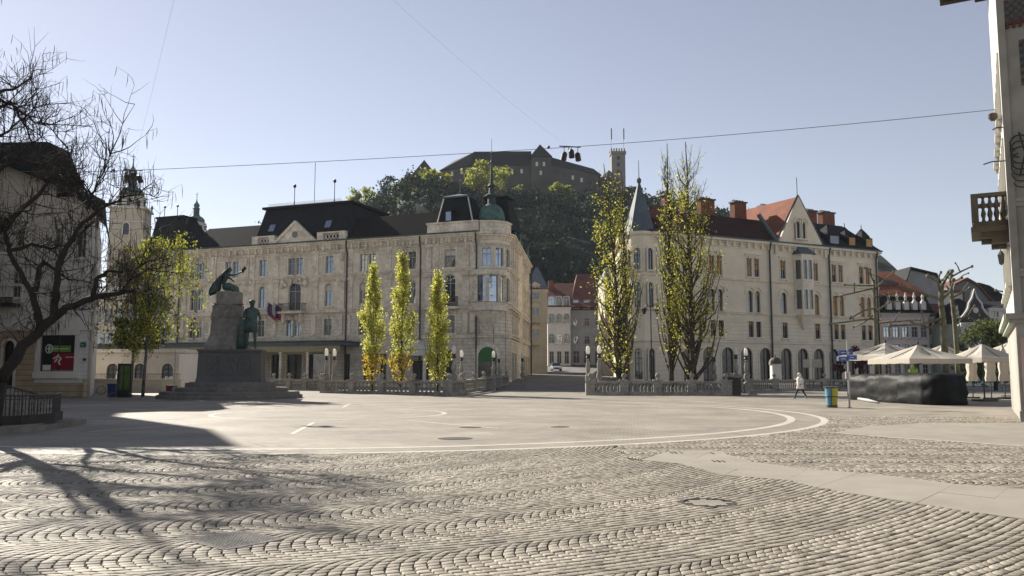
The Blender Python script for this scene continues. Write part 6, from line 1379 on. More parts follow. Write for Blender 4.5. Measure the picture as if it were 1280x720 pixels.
o = leaves('hill_forest', LPs, .8, L_hill, None, 3); tag(o, 'dark bare and evergreen wood covering the castle hill', 'woodland', kind='stuff')
for i, (px, py, hpx, wpx, lab) in enumerate(((452, 238, 40, 30, 'pale yellow-green tree on the left end of the hill skyline'), (470, 262, 26, 24, 'small yellow-green tree at the left foot of the hill skyline'), (512, 222, 60, 34, 'yellowing tree below the pointed roof at the left end of the castle'), (532, 212, 55, 30, 'yellow-green tree right under the pointed roof left of the castle'),
        (610, 204, 58, 46, 'broad spring-green tree below the main castle roof'), (648, 234, 44, 22, 'bright green slim tree on the slope below the castle gate tower'), (680, 255, 26, 24, 'faint olive tree lower on the slope below the gate tower'), (590, 228, 40, 26, 'olive tree left of the broad tree on the castle slope'),
        (545, 214, 60, 34, 'broad pale green tree between the pointed roof and the main castle'), (480, 246, 40, 34, 'yellowish round tree at the left base of the castle hill'),
        (700, 230, 34, 24, 'olive tree on the slope under the right castle wing'), (498, 232, 44, 26, 'leftmost olive tree on the steep edge of the castle hill'))):
    Y = 322 if i > 1 else 338
    p = at(px, py+hpx, Y); h = hpx/1056*Y; z0 = hill_z(p.x, Y) if True else p.z; z0 = min(z0, p.z); h = at(px, py, Y).z-z0
    round_tree('hillside_tree', p.x, Y, z0, h, wpx/2/1056*Y*1.15, lab, 'tree', 'spring-green trees on the castle hill', 60+i, 26, 1500, L_hilly if i not in (8, 6) else L_birch, .75, trunk=.3, bark=M_bark, cz=.62, sz=.95)
for i, (px, py, lab) in enumerate(((487, 218, 'dark bare tree on the left shoulder of the castle hill'), (828, 236, 'bare tree on the skyline right of the spire'), (792, 232, 'dark evergreen beside the castle viewing tower'), (836, 246, 'dark tree low on the skyline behind the cream palace roof'))):
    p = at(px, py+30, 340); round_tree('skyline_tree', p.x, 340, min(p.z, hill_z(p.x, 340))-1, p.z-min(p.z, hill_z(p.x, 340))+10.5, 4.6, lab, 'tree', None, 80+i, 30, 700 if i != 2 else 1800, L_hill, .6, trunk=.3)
# castle
CY = 350
M_cas = mat('castle_stone', (.085, .082, .072), .9, .35, .15, .2); M_casr = mat('castle_roof', (.013, .014, .017), .85, .3, .2, .2); M_casb = mat('castle_brown_roof', (.05, .042, .034), .85, .3, .2, .2)
CA = thing('castle', (0, CY, 0), 0, 'broad dark castle with long slate roofs and a gate tower crowning the wooded hill', 'castle')
def cpt(px, py, dy=0): p = at(px, py, CY+dy); return (p.x, p.z)
def cblock(pxa, pxb, pyt, pyb, dep, nm='wall', m=M_cas, y0=0, pyt2=None):
    a, b = cpt(pxa, pyt, y0), cpt(pxb, pyt2 or pyt, y0); c_, d_ = cpt(pxa, pyb, y0), cpt(pxb, pyb, y0); mb = MB(); mb.plate([c_, d_, b, a], y0, y0+dep); return mb.build(nm, m, CA)
def croof(pts_low, pts_top, y0, y1, ytop, nm='roof', m=M_casr):
    """pts_low: two px at the eave, pts_top: two px at the ridge"""
    a, b = [cpt(*p, y0) for p in pts_low]; c_, d_ = [cpt(*p, ytop) for p in pts_top]; mb = MB()
    mb.add([(a[0], y0-.4, a[1]), (b[0], y0-.4, b[1]), (b[0], y1, b[1]), (a[0], y1, a[1]), (c_[0], ytop, c_[1]), (d_[0], ytop, d_[1])], [(0, 1, 5, 4), (2, 3, 4, 5), (0, 4, 3), (1, 2, 5), (0, 3, 2, 1)]); return mb.build(nm, m, CA)
cblock(590, 664, 207, 260, 12); croof(((588, 207), (666, 207)), ((592, 189.5), (664, 189)), 0, 12, 5)
cblock(553, 591, 214, 262, 12, y0=1, pyt2=207); croof(((549, 213.5), (592, 206)), ((568, 201), (594, 189.5)), 1, 12, 6, m=M_casb)
cblock(664, 689, 195, 262, 9, 'gate_tower', y0=-2)
mb = MB(); a, b = cpt(662.5, 195.5, -3), cpt(690.5, 195.5, -3); tp = cpt(675, 180, 2); mb.add([(a[0], -3, a[1]), (b[0], -3, b[1]), (b[0], 8, b[1]), (a[0], 8, a[1]), (tp[0], 2.5, tp[1])], [(0, 1, 4), (1, 2, 4), (2, 3, 4), (3, 0, 4), (0, 3, 2, 1)]); mb.build('gate_tower_roof', M_casr, CA)
cblock(689, 748, 205, 262, 10, y0=2, pyt2=219); croof(((687, 206), (752, 219)), ((689, 196.5), (742, 211)), 2, 12, 7)
cblock(517, 543, 217, 262, 9, y0=2)
mb = MB(); a, b = cpt(515, 218, 1), cpt(545, 218, 1); tp = cpt(530, 199, 5); mb.add([(a[0], 1, a[1]), (b[0], 1, b[1]), (b[0], 11, b[1]), (a[0], 11, a[1]), (tp[0], 6, tp[1])], [(0, 1, 4), (1, 2, 4), (2, 3, 4), (3, 0, 4), (0, 3, 2, 1)]); mb.build('pointed_roof', M_casb, CA)
c0, c1 = cpt(764, 220), cpt(764, 262); R_ = (cpt(782, 230)[0]-cpt(748, 230)[0])/2
mb = MB(); mb.lathe([(R_, c1[1]), (R_, c0[1]-1.5), (R_+.5, c0[1]-1.3), (.1, cpt(764, 207)[1])], 16, (c0[0], 8, 0)); mb.build('round_bastion', M_cas, CA)
a, b = cpt(764.5, 192, 14), cpt(781.5, 192, 14)
mb = MB(); mb.box(a[0], b[0], 14, 19.5, 60, a[1]); mb.box(a[0]-.4, b[0]+.4, 13.6, 19.9, a[1], a[1]+1.1)
for i in range(6): x = a[0]-.4+i*(b[0]-a[0]+.8)/6; mb.box(x, x+.6, 13.6, 14.2, a[1]+1.1, a[1]+2.3); mb.box(x, x+.6, 19.3, 19.9, a[1]+1.1, a[1]+2.3)
vt = mb.build('viewing_tower', mat('pale_castle_stone', (.22, .205, .185), .9, .2, .3), CA)
mb = MB()
for pz in (197, 205, 214): p = cpt(773, pz, 14); mb.box(p[0]-.7, p[0]+.7, 13.9, 14.05, p[1]-1.0, p[1]+.6)
mb.build('tower_window', M_framed, vt)
for px in (764, 779.5):
    p = cpt(px, 186, 16); q = cpt(px, 160, 16); f_ = thing('tower_flag', (p[0], CY+16, p[1]-2), 0, ('left' if px < 770 else 'right')+' one of two narrow flags on tall poles at the castle viewing tower', 'flag')
    mb = MB(); mb.tube([(0, 0, 0), (0, 0, q[1]-p[1]+2)], .07); mb.build('flagpole', M_iron, f_); mb = MB(); mb.box(.07, .42, -.03, .03, q[1]-p[1]-3.2, q[1]-p[1]+1.8); mb.build('flag_cloth', M_framed, f_)
for px, py in [(600, 214), (612, 214), (625, 214), (640, 214), (652, 214), (671, 205), (680, 205), (676, 216), (696, 216), (705, 219), (716, 222), (727, 225), (738, 228), (565, 217), (577, 215), (524, 224), (536, 224)]:
    y_ = 2 if px > 689 or px < 545 else (-2 if 664 < px < 689 else (1 if px < 590 else 0)); p = cpt(px, py, y_); mb = MB(); mb.box(p[0]-.5, p[0]+.5, y_-.06, y_+.02, p[1]-.9, p[1]+.9); mb.build('castle_window', M_offw if px % 3 else M_framed, CA)

# ================================================================== cafe terrace: parasols and wrapped bar
def parasol(x, y, half, ztop, zed, label, rot=0):
    t = thing('parasol', (x, y, 0), rot, label, 'parasol', 'open cream parasols')
    mb = MB(); n = 4; v = [(0, 0, ztop)]; f = []; m_ = 6
    for r_i in range(1, m_+1):
        tt = r_i/m_
        for k in range(24):
            a = 2*PI*k/24; e = max(abs(math.cos(a)), abs(math.sin(a))); rr_ = half*tt/e; x_, y_ = rr_*math.cos(a), rr_*math.sin(a); cr = abs(math.cos(a*2)); v.append((x_, y_, ztop-(ztop-zed)*(tt**.9)-.16*math.sin(tt*PI)*(1-abs(math.sin(2*a)))))
    for k in range(24): f.append((0, 1+k, 1+(k+1) % 24))
    for r_i in range(m_-1):
        for k in range(24): a = 1+r_i*24+k; b = 1+r_i*24+(k+1) % 24; f.append((a, a+24, b+24, b))
    o0 = 1+(m_-1)*24; nv = len(v)
    for k in range(24): q = v[o0+k]; v.append((q[0]*1.003, q[1]*1.003, zed-.26-.03*(k % 2)))
    for k in range(24): f.append((o0+k, nv+k, nv+(k+1) % 24, o0+(k+1) % 24))
    mb.add(v, f); mb.build('canopy', M_fabric, t)
    mb = MB(); mb.tube([(0, 0, 0), (0, 0, ztop+.1)], .045, 8); mb.sphere((0, 0, ztop+.12), .09); mb.box(-.5, .5, -.5, .5, 0, .12); mb.build('pole', M_pipe, t)
    mb = MB()
    for k in range(8):
        a = PI/4*k; e = max(abs(math.cos(a)), abs(math.sin(a))); mb.tube([(0, 0, ztop-.12), (half/e*math.cos(a)*.98, half/e*math.sin(a)*.98, zed-.03)], .018, 4); mb.tube([(0, 0, ztop-1.2), (half/e*math.cos(a)*.5, half/e*math.sin(a)*.5, (ztop+zed)/2-.12)], .014, 4)
    mb.build('ribs', M_pipe, t)
for (pa, py, pw, Y, lab, ro) in ((1106.5, 428.5, 60, 55, 'leftmost open cream parasol, nearest the blue signs', 20), (1147, 431, 62, 50.5, 'large open cream parasol in the middle, over the wrapped bar', 10), (1227, 429.5, 42, 51, 'open cream parasol at the right of the terrace', 15), (1178, 430.5, 40, 61, 'cream parasol behind, between the middle and right ones', 25), (1262, 427, 40, 60, 'open cream parasol cut off by the house on the right', 12)):
    z = at(pa, py, Y).z; parasol(at(pa, py, Y).x, Y, pw/1056*Y*.68, z, z-.86, lab, R(ro))
def folded(px, Y, lab):
    t = thing('folded_parasol', (xY(px, Y), Y, 0), random.random(), lab, 'parasol', 'folded cream parasols'); mb = MB(); v = []; f = []; n = 16
    prof = [(.06, 3.4), (.16, 3.1), (.24, 2.6), (.3, 2.1), (.26, 1.7), (.34, 1.35), (.30, 1.15)]
    for j, (r_, z) in enumerate(prof):
        for k in range(n): a = 2*PI*k/n; q = r_*(1+.28*math.cos(a*4+j*.3)); v.append((q*math.cos(a), q*math.sin(a), z))
    for j in range(len(prof)-1):
        for k in range(n): f.append((j*n+k, j*n+(k+1) % n, (j+1)*n+(k+1) % n, (j+1)*n+k))
    mb.add(v, f); mb.build('furled_cloth', M_fabric, t, smooth=True)
    mb = MB(); mb.tube([(0, 0, 0), (0, 0, 3.6)], .04, 8); mb.box(-.4, .4, -.4, .4, 0, .1); mb.build('pole', M_pipe, t)
for px, Y, lab in ((1214, 57, 'leftmost folded cream parasol under the right hand canopy'), (1237, 55, 'folded cream parasol in the middle of three, on a thick pole'), (1254, 56, 'folded cream parasol nearest the house on the right')): folded(px, Y, lab)
# wrapped bar: a long low counter under black tarpaulin
WB = thing('wrapped_bar', (0, 0, 0), 0, 'long outdoor bar wrapped in shiny black tarpaulin beneath the parasols', 'covered bar')
def tarp(foot, h, seed, nm, seg=.28):
    rr = random.Random(seed); P = []
    for i in range(len(foot)):
        a, b = Vector(foot[i]), Vector(foot[(i+1) % len(foot)]); n = max(2, int((b-a).length/seg))
        for k in range(n): P.append(a.lerp(b, k/n))
    c = sum(P, Vector((0, 0)))/len(P); m = len(P); rows_ = [(1.02, 0), (1.06, .1), (1.03, .35), (1.05, .6), (1.02, .85), (1.04, 1.1), (1.0, 1.32), (.95, h-.12), (.88, h), (.5, h+.03)]; v = []; f = []
    fold = [rr.gauss(0, 1) for _ in range(m)]
    for j, (s_, z) in enumerate(rows_):
        for k, p in enumerate(P):
            d = (p-c); L_ = d.length; off = (s_-1)*1.6+.075*fold[k]*(1 if j < 8 else .3)+.055*math.sin(j*1.9+fold[(k//3*3) % m]*3)
            if j >= 8: q = c+d*(s_ if j == 9 else 1)+d.normalized()*(-.35 if j == 8 else 0)
            else: q = p+d.normalized()*off
            v.append((q.x, q.y, z+rr.gauss(0, .03)*(j > 0)))
    for j in range(len(rows_)-1):
        for k in range(m): f.append((j*m+k, j*m+(k+1) % m, (j+1)*m+(k+1) % m, (j+1)*m+k))
    f.append(tuple((len(rows_)-1)*m+k for k in range(m))); mb = MB(); mb.add(v, f); return mb.build(nm, M_tarp, WB, smooth=True)
g2 = lambda px, py: tuple(gp(px, py))[:2]
A_ = Vector((21.7, 54.0)); B_ = Vector((21.9, 45.0)); C_ = Vector((26.0, 44.6))
tarp([(21.6, 54.2), (21.9, 49.6), (24.4, 49.8), (24.2, 54.6)], 1.58, 1, 'tarpaulin_cover'); tarp([(21.5, 49.3), (21.9, 44.9), (22.6, 44.3), (24.0, 44.9), (24.6, 46.2), (24.9, 49.5)], 1.62, 2, 'tarpaulin_cover')
mb = MB(); mb.tube([tuple(gp(1068, 499))[:2]+(.08,), tuple(gp(1085, 502.5))[:2]+(.1,), tuple(gp(1098, 504.5))[:2]+(.06,)], [.07, .10, .06], 7); o = mb.build('rolled_plastic', mat('dull_plastic', (.30, .30, .29), .6, .2), WB, smooth=True)
# menu easel, signpost, litter bin, hi-vis post
t = thing('signpost', (16.3, 41, 0), R(6), 'slim grey pole carrying blue street signs beside the litter bin', 'signpost')
mb = MB(); mb.tube([(0, 0, 0), (0, 0, 3.25)], .045, 10); mb.lathe([(.1, 0), (.1, .05)], 10); mb.build('pole', mat('galvanised', (.33, .33, .33), .5, .2, metal=.3), t)
for i, (x0_, x1_, z0_, y_) in enumerate(((-.5, .02, 2.25, -.06), (-.05, .42, 2.32, -.08), (-.42, .3, 2.56, .06))):
    mb = MB(); mb.box(x0_, x1_, y_-.015, y_+.015, z0_, z0_+.22); sg_ = mb.build('sign_plate', mat('sign_blue', (.02, .07, .28), .45, .05), t)
    mb = MB(); mb.box(x0_+.12, x1_-.16, y_-.02, y_-.016, z0_+.1, z0_+.12); mb.build('sign_line', M_white, sg_)
mb = MB(); mb.box(-.12, .12, .05, .08, 1.4, 1.75); mb.build('sticker_plate', M_white, t)
p = gp(1040, 509.2); t = thing('litter_bin', (p.x, p.y, 0), R(-22), 'recycling bin half blue and half yellow with a steel rim, left of the signpost', 'litter bin')
mb = MB(); n = 24
def halfshell(a0_, a1_, r0, r1, z0, z1): 
    mb = MB(); v = []; f = []; k_ = 12
    for i in range(k_+1):
        a = a0_+(a1_-a0_)*i/k_; v += [(r0*math.cos(a), r0*math.sin(a), z0), (r1*math.cos(a), r1*math.sin(a), z1)]
    for i in range(k_): f.append((2*i, 2*i+2, 2*i+3, 2*i+1))
    mb.add(v, f); return mb
halfshell(PI*.98, PI*1.5-.02, .25, .31, .12, .95).build('blue_panel', mat('panel_blue', (.09, .27, .40), .5, .15), t); halfshell(-PI/2+.02, .02, .25, .31, .12, .95).build('yellow_panel', mat('panel_yellow', (.32, .29, .03), .5, .15), t); halfshell(0, PI*.98, .25, .31, .12, .95).build('back_panel', mat('panel_green', (.05, .2, .08), .5, .15), t)
mb = MB(); mb.lathe([(.26, .0), (.26, .12), (.24, .13)], 20); mb.lathe([(.31, .94), (.37, .96), (.37, 1.0), (.2, 1.02)], 20); mb.lathe([(.285, .5), (.30, .5), (.30, .55), (.285, .55)], 20); mb.box(-.02, .02, -.33, -.27, .1, .95); mb.build('frame', M_pipe, t)
mb = MB(); Yh = 58; p = at(1141, 461, Yh); mb.box(-.28, .28, -.15, .15, 1.2, 1.95); mb.sphere((0, 0, 2.1), .12, 8, 6); mb.tube([(0, 0, 0), (0, 0, 1.2)], .05, 6); o = mb.build('covered_post', mat('neon_yellow', (.35, .55, .05), .6, .1)); o.location = (p.x, Yh, 0); tag(o, 'bright yellow-green covered post seen under the middle parasol', 'post')
# kiosk with a dark parasol beside the lamp posts
p = gp(940, 486); t = thing('kiosk', (p.x, 84, 0), 0, 'small white cart under a closed dark parasol, beyond the right hand lamp posts', 'kiosk')
mb = MB(); mb.box(-.45, .45, -.4, .4, .2, 2.5); mb.box(-.5, .5, -.45, .45, 2.5, 2.6); mb.box(-.47, .47, -.6, -.4, 1.3, 1.36); mb.build('cart', M_white, t); mb = MB(); mb.lathe([(.68, 2.6), (.6, 2.95), (.35, 3.2), (.08, 3.3), (.03, 3.5)], 12); mb.build('dark_parasol', M_framed, t)
mb = MB(); mb.lathe([(.22, 0), (.22, .08), (.18, .1)], 10, (-.25, -.2, 0)); mb.lathe([(.22, 0), (.22, .1), (.18, .2)], 10, (.25, -.2, 0)); mb.build('wheel', M_iron, t)
# menu boards on the parapet by the arcade
for i, (px, lab) in enumerate(((1021, 'pale menu board standing in front of the arcade, above the walking person'), (1008, 'smaller grey board left of the pale menu board'))):
    p = at(px, 452, 92); t = thing('menu_board', (p.x, 92, 0), 0, lab, 'board'); mb = MB(); w_ = .55-i*.2; mb.box(-w_, w_, -.05, .05, 2.3, 3.2); mb.build('panel', mat('board_cream', (.5, .47, .35), .8, .1), t); mb = MB(); mb.tube([(-w_+.1, .08, 0), (-w_+.1, .08, 3)], .03); mb.tube([(w_-.1, .08, 0), (w_-.1, .08, 3)], .03); mb.build('legs', M_iron, t)

# ================================================================== four-armed street lantern
def street_lantern(px, pyt, Y, lab, n=4):
    p = at(px, pyt, Y); h = p.z; t = thing('street_lantern', (p.x, Y, 0), R(20), lab, 'street lamp'); mb = MB(); mb.lathe([(.22, 0), (.2, .5), (.1, .7), (.07, 2.5), (.1, 2.6), (.06, 2.7), (.045, h-.3), (.02, h)], 10); mb.build('post', M_iron, t)
    for k in range(n):
        a = 2*PI*k/n+.3; d = Vector((math.cos(a), math.sin(a), 0)); mb = MB(); mb.tube([Vector((0, 0, h-1.4)), d*.5+Vector((0, 0, h-1.1)), d*.85+Vector((0, 0, h-1.2)), d*.85+Vector((0, 0, h-1.45))], .025, 5); ar_ = mb.build('arm', M_iron, t)
        mb = MB(); c = d*.85; mb.lathe([(.04, h-1.4), (.26, h-1.55), (.2, h-1.65), (.12, h-1.95)], 8, (c.x, c.y, 0)); mb.build('lamp_shade', M_iron, ar_)
street_lantern(813, 366, 78, 'tall black street lantern with four curved arms in front of the corner tower')
# hoarded things by the birches: advertising pillar, blue bin, planter
p = gp(155, 496.5); t = thing('advertising_board', (p.x, p.y, 0), R(-5), 'upright display board with a green poster in a dark frame behind the birch trunks', 'display board')
mb = MB(); mb.box(-.5, .5, -.12, .12, 0, 2.35); mb.build('casing', M_iron, t); mb = MB(); mb.box(-.3, .42, -.14, -.12, .5, 2.2); mb.build('poster', mat('poster_green', (.10, .15, .03), .6, .5, 2.5), t)
mb = MB(); mb.box(-.03, .03, -.16, -.14, .5, 2.2); mb.build('mullion', M_iron, t)
p = gp(146.5, 497); t = thing('blue_bin', (p.x-.1, p.y-.5, 0), 0, 'blue waste bin beside the display board by the birches', 'litter bin'); mb = MB(); mb.frustum((-.22, .22, -.2, .2), (-.27, .27, -.25, .25), .05, .9); mb.build('bin_body', mat('bin_blue', (.012, .025, .09), .5, .1), t); mb = MB(); mb.box(-.3, .3, -.28, .28, .902, .97, taper=.03); mb.build('lid', MATS['bin_blue'], t)
p = gp(214, 494); t = thing('planter', (p.x, p.y, 0), 0, 'dark red square planter left of the monument steps', 'planter'); mb = MB(); mb.frustum((-.26, .26, -.26, .26), (-.32, .32, -.32, .32), 0, .7); mb.box(-.35, .35, -.35, .35, .7, .76); mb.build('tub', mat('planter_red', (.09, .022, .02), .7, .2), t)
p = gp(217, 499); t = thing('thin_pole', (p.x, p.y, 0), 0, 'thin steel pole standing just left of the monument steps', 'pole'); mb = MB(); mb.tube([(0, 0, 0), (0, 0, 3.2)], .03, 8); mb.lathe([(.12, 0), (.12, .04)], 8); mb.build('pole_shaft', MATS['galvanised'], t)
# bicycles-like clutter by the shop corner: a parked bicycle
def bicycle(x, y, rz, lab):
    t = thing('bicycle', (x, y, 0), rz, lab, 'bicycle')
    for cx in (-.52, .52):
        mb = MB(); n = 20; mb.tube([(cx+.33*math.cos(2*PI*k/n), 0, .35+.33*math.sin(2*PI*k/n)) for k in range(n+1)], .02, 5)
        for k in range(8): mb.tube([(cx, 0, .35), (cx+.32*math.cos(PI*k/4), 0, .35+.32*math.sin(PI*k/4))], .004, 3)
        mb.build('wheel', M_iron, t)
    mb = MB()
    for a, b in (((-.52, .35), (-.15, .32)), ((-.15, .32), (-.22, .85)), ((-.52, .35), (-.21, .75)), ((-.15, .32), (.38, .72)), ((-.21, .78), (.37, .82)), ((.36, .95), (.52, .35))): mb.tube([(a[0], 0, a[1]), (b[0], 0, b[1])], .018, 6)
    mb.build('frame', M_white, t); mb = MB(); mb.tube([(.36, -.25, 1.0), (.38, 0, .98), (.36, .25, 1.0)], .015, 5); mb.build('handlebar', M_iron, t); mb = MB(); mb.sphere((-.24, 0, .9), .1, 8, 5, (1.3, .7, .4)); mb.build('saddle', M_iron, t)
bicycle(xY(119, 66), 66, R(25), 'white bicycle leaning at the corner between the shop and the parapet')

# ================================================================== stair platform with iron railing, left foreground
pl = thing('stair_platform', (-.55, 0, 0), 0, 'low rounded stone platform with dark iron railing at the left edge', 'platform')
E0 = [(-22, 20.4), (-16.5, 21.1), (-14.6, 21.9), (-13.25, 23.2), (-12.95, 24.6), (-13.3, 26.4), (-13.6, 28.3), (-15.6, 29.8), (-22, 31)]
mb = MB(); mb.prism(E0, -.02, .16); E1 = [(x*.985-.45, (y-25.2)*.9+25.2) for x, y in E0]; mb.prism(E1, .16, .2); mb.build('base', mat('worn_stone', (.20, .185, .16), .9, .35, 3, .3), pl)
RL = [Vector((x, y, 0)) for x, y in ((-21, 22.0), (-16.6, 22.3), (-14.6, 23.0), (-13.55, 24.3), (-13.3, 25.6), (-13.9, 27.2))]
mb = MB()
wl = RL; 
for i in range(len(RL)-1):
    a, b = RL[i], RL[i+1]; n_ = Vector((-(b-a).y, (b-a).x, 0)).normalized()*.07; mb.prism([tuple(a-n_)[:2], tuple(b-n_)[:2], tuple(b+n_)[:2], tuple(a+n_)[:2]], .2, .46)
mb.build('railing_kerb', mat('dark_kerb', (.05, .047, .042), .85, .3, 4), pl)
rail = MB(); bars = MB(); scr = MB(); rail.tube([p+Vector((0, 0, 1.02)) for p in RL], .028, 6); rail.tube([p+Vector((0, 0, .45)) for p in RL], .014, 5); rail.tube([p+Vector((0, 0, .92)) for p in RL], .012, 5)
cnt = 0
for i in range(len(RL)-1):
    a, b = RL[i], RL[i+1]; n_ = int((b-a).length/.115)
    for k in range(n_):
        p = a.lerp(b, k/n_); d = (b-a).normalized(); bars.box(p.x-.009, p.x+.009, p.y-.009, p.y+.009, .46, 1.02)
        if k % 3 == 1:
            for s_, z in ((1, .58), (-1, .76)): scr.tube([p+d*(.05*math.cos(t_)*(1-t_/9))+Vector((0, 0, z+.06*math.sin(t_)*(1-t_/9))) for t_ in [q*.8 for q in range(9)]], .008, 4)
rail.build('top_rail', M_iron, pl, smooth=True); bars.build('railing_bars', M_iron, pl); scr.build('scrollwork', M_iron, pl, smooth=True)
st = thing('entrance_stair', (-2.3, 0, 0), 0, 'short dark stone stair with sloping iron handrail behind the rounded platform', 'stairs')
mb = MB(); zz = [1.35, 1.2, 1.05, .9, .75, .6, .45, .3, .15]
for i, z in enumerate(zz): mb.box(-22, -18.4+i*.34, 30.2+.002*i, 34, -.01, z)
mb.build('steps', MATS['worn_stone'], st)
mb = MB(); a_, b_ = Vector((-18.6, 30.05, 2.0)), Vector((-14.4, 29.9, .92)); mb.tube([a_+Vector((-3, 0, .5)), a_, b_, b_+Vector((0, 0, -.9))], .035, 6)
for k in range(30): q = a_.lerp(b_, k/29); mb.box(q.x-.01, q.x+.01, q.y-.01, q.y+.01, .1, q.z)
mb.build('handrail', M_iron, st)

# ================================================================== walking person
J = dict(pel=(0, 0, .92), wai=(-.01, 0, 1.05), che=(-.03, 0, 1.25), nek=(-.05, 0, 1.42), hd1=(-.07, 0, 1.49), hd2=(-.08, 0, 1.56), hd3=(-.07, 0, 1.62),
    shl=(-.03, -.16, 1.34), ell=(.10, -.2, 1.12), wrl=(-.06, -.19, .97), hal=(-.12, -.18, .93), shr=(-.03, .16, 1.34), elr=(-.06, .2, 1.1), wrr=(-.2, .17, 1.0), har=(-.26, .16, .99),
    hil=(.0, -.09, .86), knl=(.13, -.09, .50), anl=(.36, -.09, .16), tol=(.30, -.09, .03), hir=(0, .09, .86), knr=(-.2, .09, .50), anr=(-.36, .09, .10), tor=(-.49, .09, .07))
me = figure(J, dict(RAD, che=(.14, .11), wai=(.12, .1), pel=(.13, .11)), BONES, 'pel'); me.materials.append(mat('dark_trousers', (.02, .025, .04), .8, .2))
wp = gp(1001, 499.0); W_ = thing('person', (wp.x, wp.y, 0), R(8), 'person in a white hooded coat and dark trousers walking left across the square', 'person')
link('body', me, W_)
mb = MB(); mb.lathe([(.24, .66), (.23, .8), (.20, 1.0), (.20, 1.15), (.21, 1.3), (.15, 1.42), (.08, 1.46)], 14, (0, 0, 0), M=Matrix(((1, 0, -.03, .02), (0, .92, 0, 0), (0, 0, 1, 0), (0, 0, 0, 1))))
M_coat = mat('white_coat', (.70, .67, .64), .85, .12, 4, .2); mb.build('coat', M_coat, W_, smooth=True)
for s_, e, h_ in ((-1, J['ell'], J['wrl']), (1, J['elr'], J['wrr'])): mb = MB(); mb.tube([(-.03, s_*.15, 1.37), e, h_], [.085, .07, .05], 8); mb.build('sleeve', M_coat, W_, smooth=True)
mb = MB(); mb.sphere((-.045, 0, 1.575), .125, 10, 8, (1, .9, 1.15)); mb.sphere((.0, 0, 1.45), .11, 8, 6, (1, 1, .7)); mb.build('hood', M_coat, W_, smooth=True)
M_skin = mat('skin', (.45, .27, .19), .6, .1); mb = MB(); mb.sphere((-.105, 0, 1.565), .085, 10, 8, (.9, .85, 1.15)); mb.tube([(-.175, 0, 1.59), (-.20, 0, 1.555), (-.175, 0, 1.545)], [.01, .018, .01], 5)
for h_ in (J['hal'], J['har']):
    mb.sphere(h_, .04, 6, 5, (1.3, .5, .9))
    for k in range(4): mb.tube([(h_[0]-.03, h_[1]-.02+.013*k, h_[2]+.02-.014*k), (h_[0]-.075, h_[1]-.02+.012*k, h_[2]-.01-.014*k), (h_[0]-.085, h_[1]-.02+.012*k, h_[2]-.04-.012*k)], .009, 4)
    mb.tube([(h_[0]+.01, h_[1], h_[2]-.03), (h_[0]-.03, h_[1]-.03, h_[2]-.055)], .011, 4)
mb.build('face_and_hands', M_skin, W_, smooth=True)
mb = MB(); 
for s_, a, b in ((-1, J['anl'], J['tol']), (1, J['anr'], J['tor'])): mb.tube([Vector(a)+Vector((.05, 0, -.05)), a, b], [.04, .055, .045], 7)
mb.build('shoes', mat('grey_shoes', (.25, .25, .26), .7, .1), W_, smooth=True)

# pigeons ------------------------------------------------------------------
for i, (px, py, rz, lab) in enumerate(((137, 498.4, .4, 'left pigeon on the sunlit paving beside the bin'), (163, 498.2, 2.6, 'right pigeon on the sunlit paving between the birch trunks'))):
    p = gp(px, py); t = thing('pigeon', (p.x, p.y, 0), rz, lab, 'pigeon', 'pigeons'); mb = MB(); M = Matrix.Scale(1.25, 4)
    mb.lathe([(.005, 0), (.02, .08), (.06, .14), (.075, .22), (.05, .3), (.032, .34), (.036, .38), (.02, .41), (.002, .42)], 10, M=M @ Matrix.Translation((-.2, 0, .12)) @ Matrix.Rotation(R(68), 4, 'Y') @ Matrix.Rotation(0, 4, 'X'))
    mb.sphere((.17, 0, .32), .036, 8, 6, M=M); mb.tube([(.1, 0, .24), (.17, 0, .32)], [.05, .03], 8, M=M); mb.build('body', mat('pigeon_grey', (.06, .065, .075), .8, .3), t, smooth=True)
    mb = MB(); mb.tube([(.2, 0, .32), (.235, 0, .31)], [.01, .003], 5, M=M); mb.build('beak', M_iron, t); mb = MB(); mb.tube([(0, -.03, .16), (.01, -.03, 0), (.04, -.03, 0)], .007, 4, M=M); mb.tube([(0, .03, .16), (.01, .03, 0), (.04, .03, 0)], .007, 4, M=M); mb.build('legs', M_brick, t)

# parked car in the street ---------------------------------------------------
cz = street_z(152); p = at(695, 464, 152); car = thing('parked_car', (p.x, 152, cz), R(95), 'silver hatchback parked in the shaded street, front towards the square', 'car')
mb = MB(); sec = [(-2.0, .55, .80, .82), (-1.9, .35, .95, .86), (-1.0, .3, 1.0, .88), (.6, .3, .98, .88), (1.5, .32, .86, .84), (1.95, .4, .72, .74)]; v = []; f = []
for x, z0, z1, hw in sec: v += [(x, -hw, z0), (x, -hw*1.0, (z0+z1)/2), (x, -hw*.93, z1), (x, hw*.93, z1), (x, hw, (z0+z1)/2), (x, hw, z0)]
for i in range(len(sec)-1):
    for k in range(6): a = i*6+k; b = i*6+(k+1) % 6; f.append((a, b, b+6, a+6))
f += [tuple(range(5, -1, -1)), tuple(range(30, 36))]; mb.add(v, f); mb.M = Matrix.Rotation(PI, 4, 'Z') ; bo = mb.build('body', mat('car_silver', (.42, .44, .47), .3, .05, metal=.5), car, smooth=False)
mb = MB(); mb.frustum((-1.75, 1.0, -.8, .8), (-1.2, .25, -.62, .62), .96, 1.45); mb.build('glasshouse', GL_DARK, car); mb = MB(); mb.box(-1.22, .27, -.64, .64, 1.451, 1.49, taper=.03); mb.build('roof', MATS['car_silver'], car)
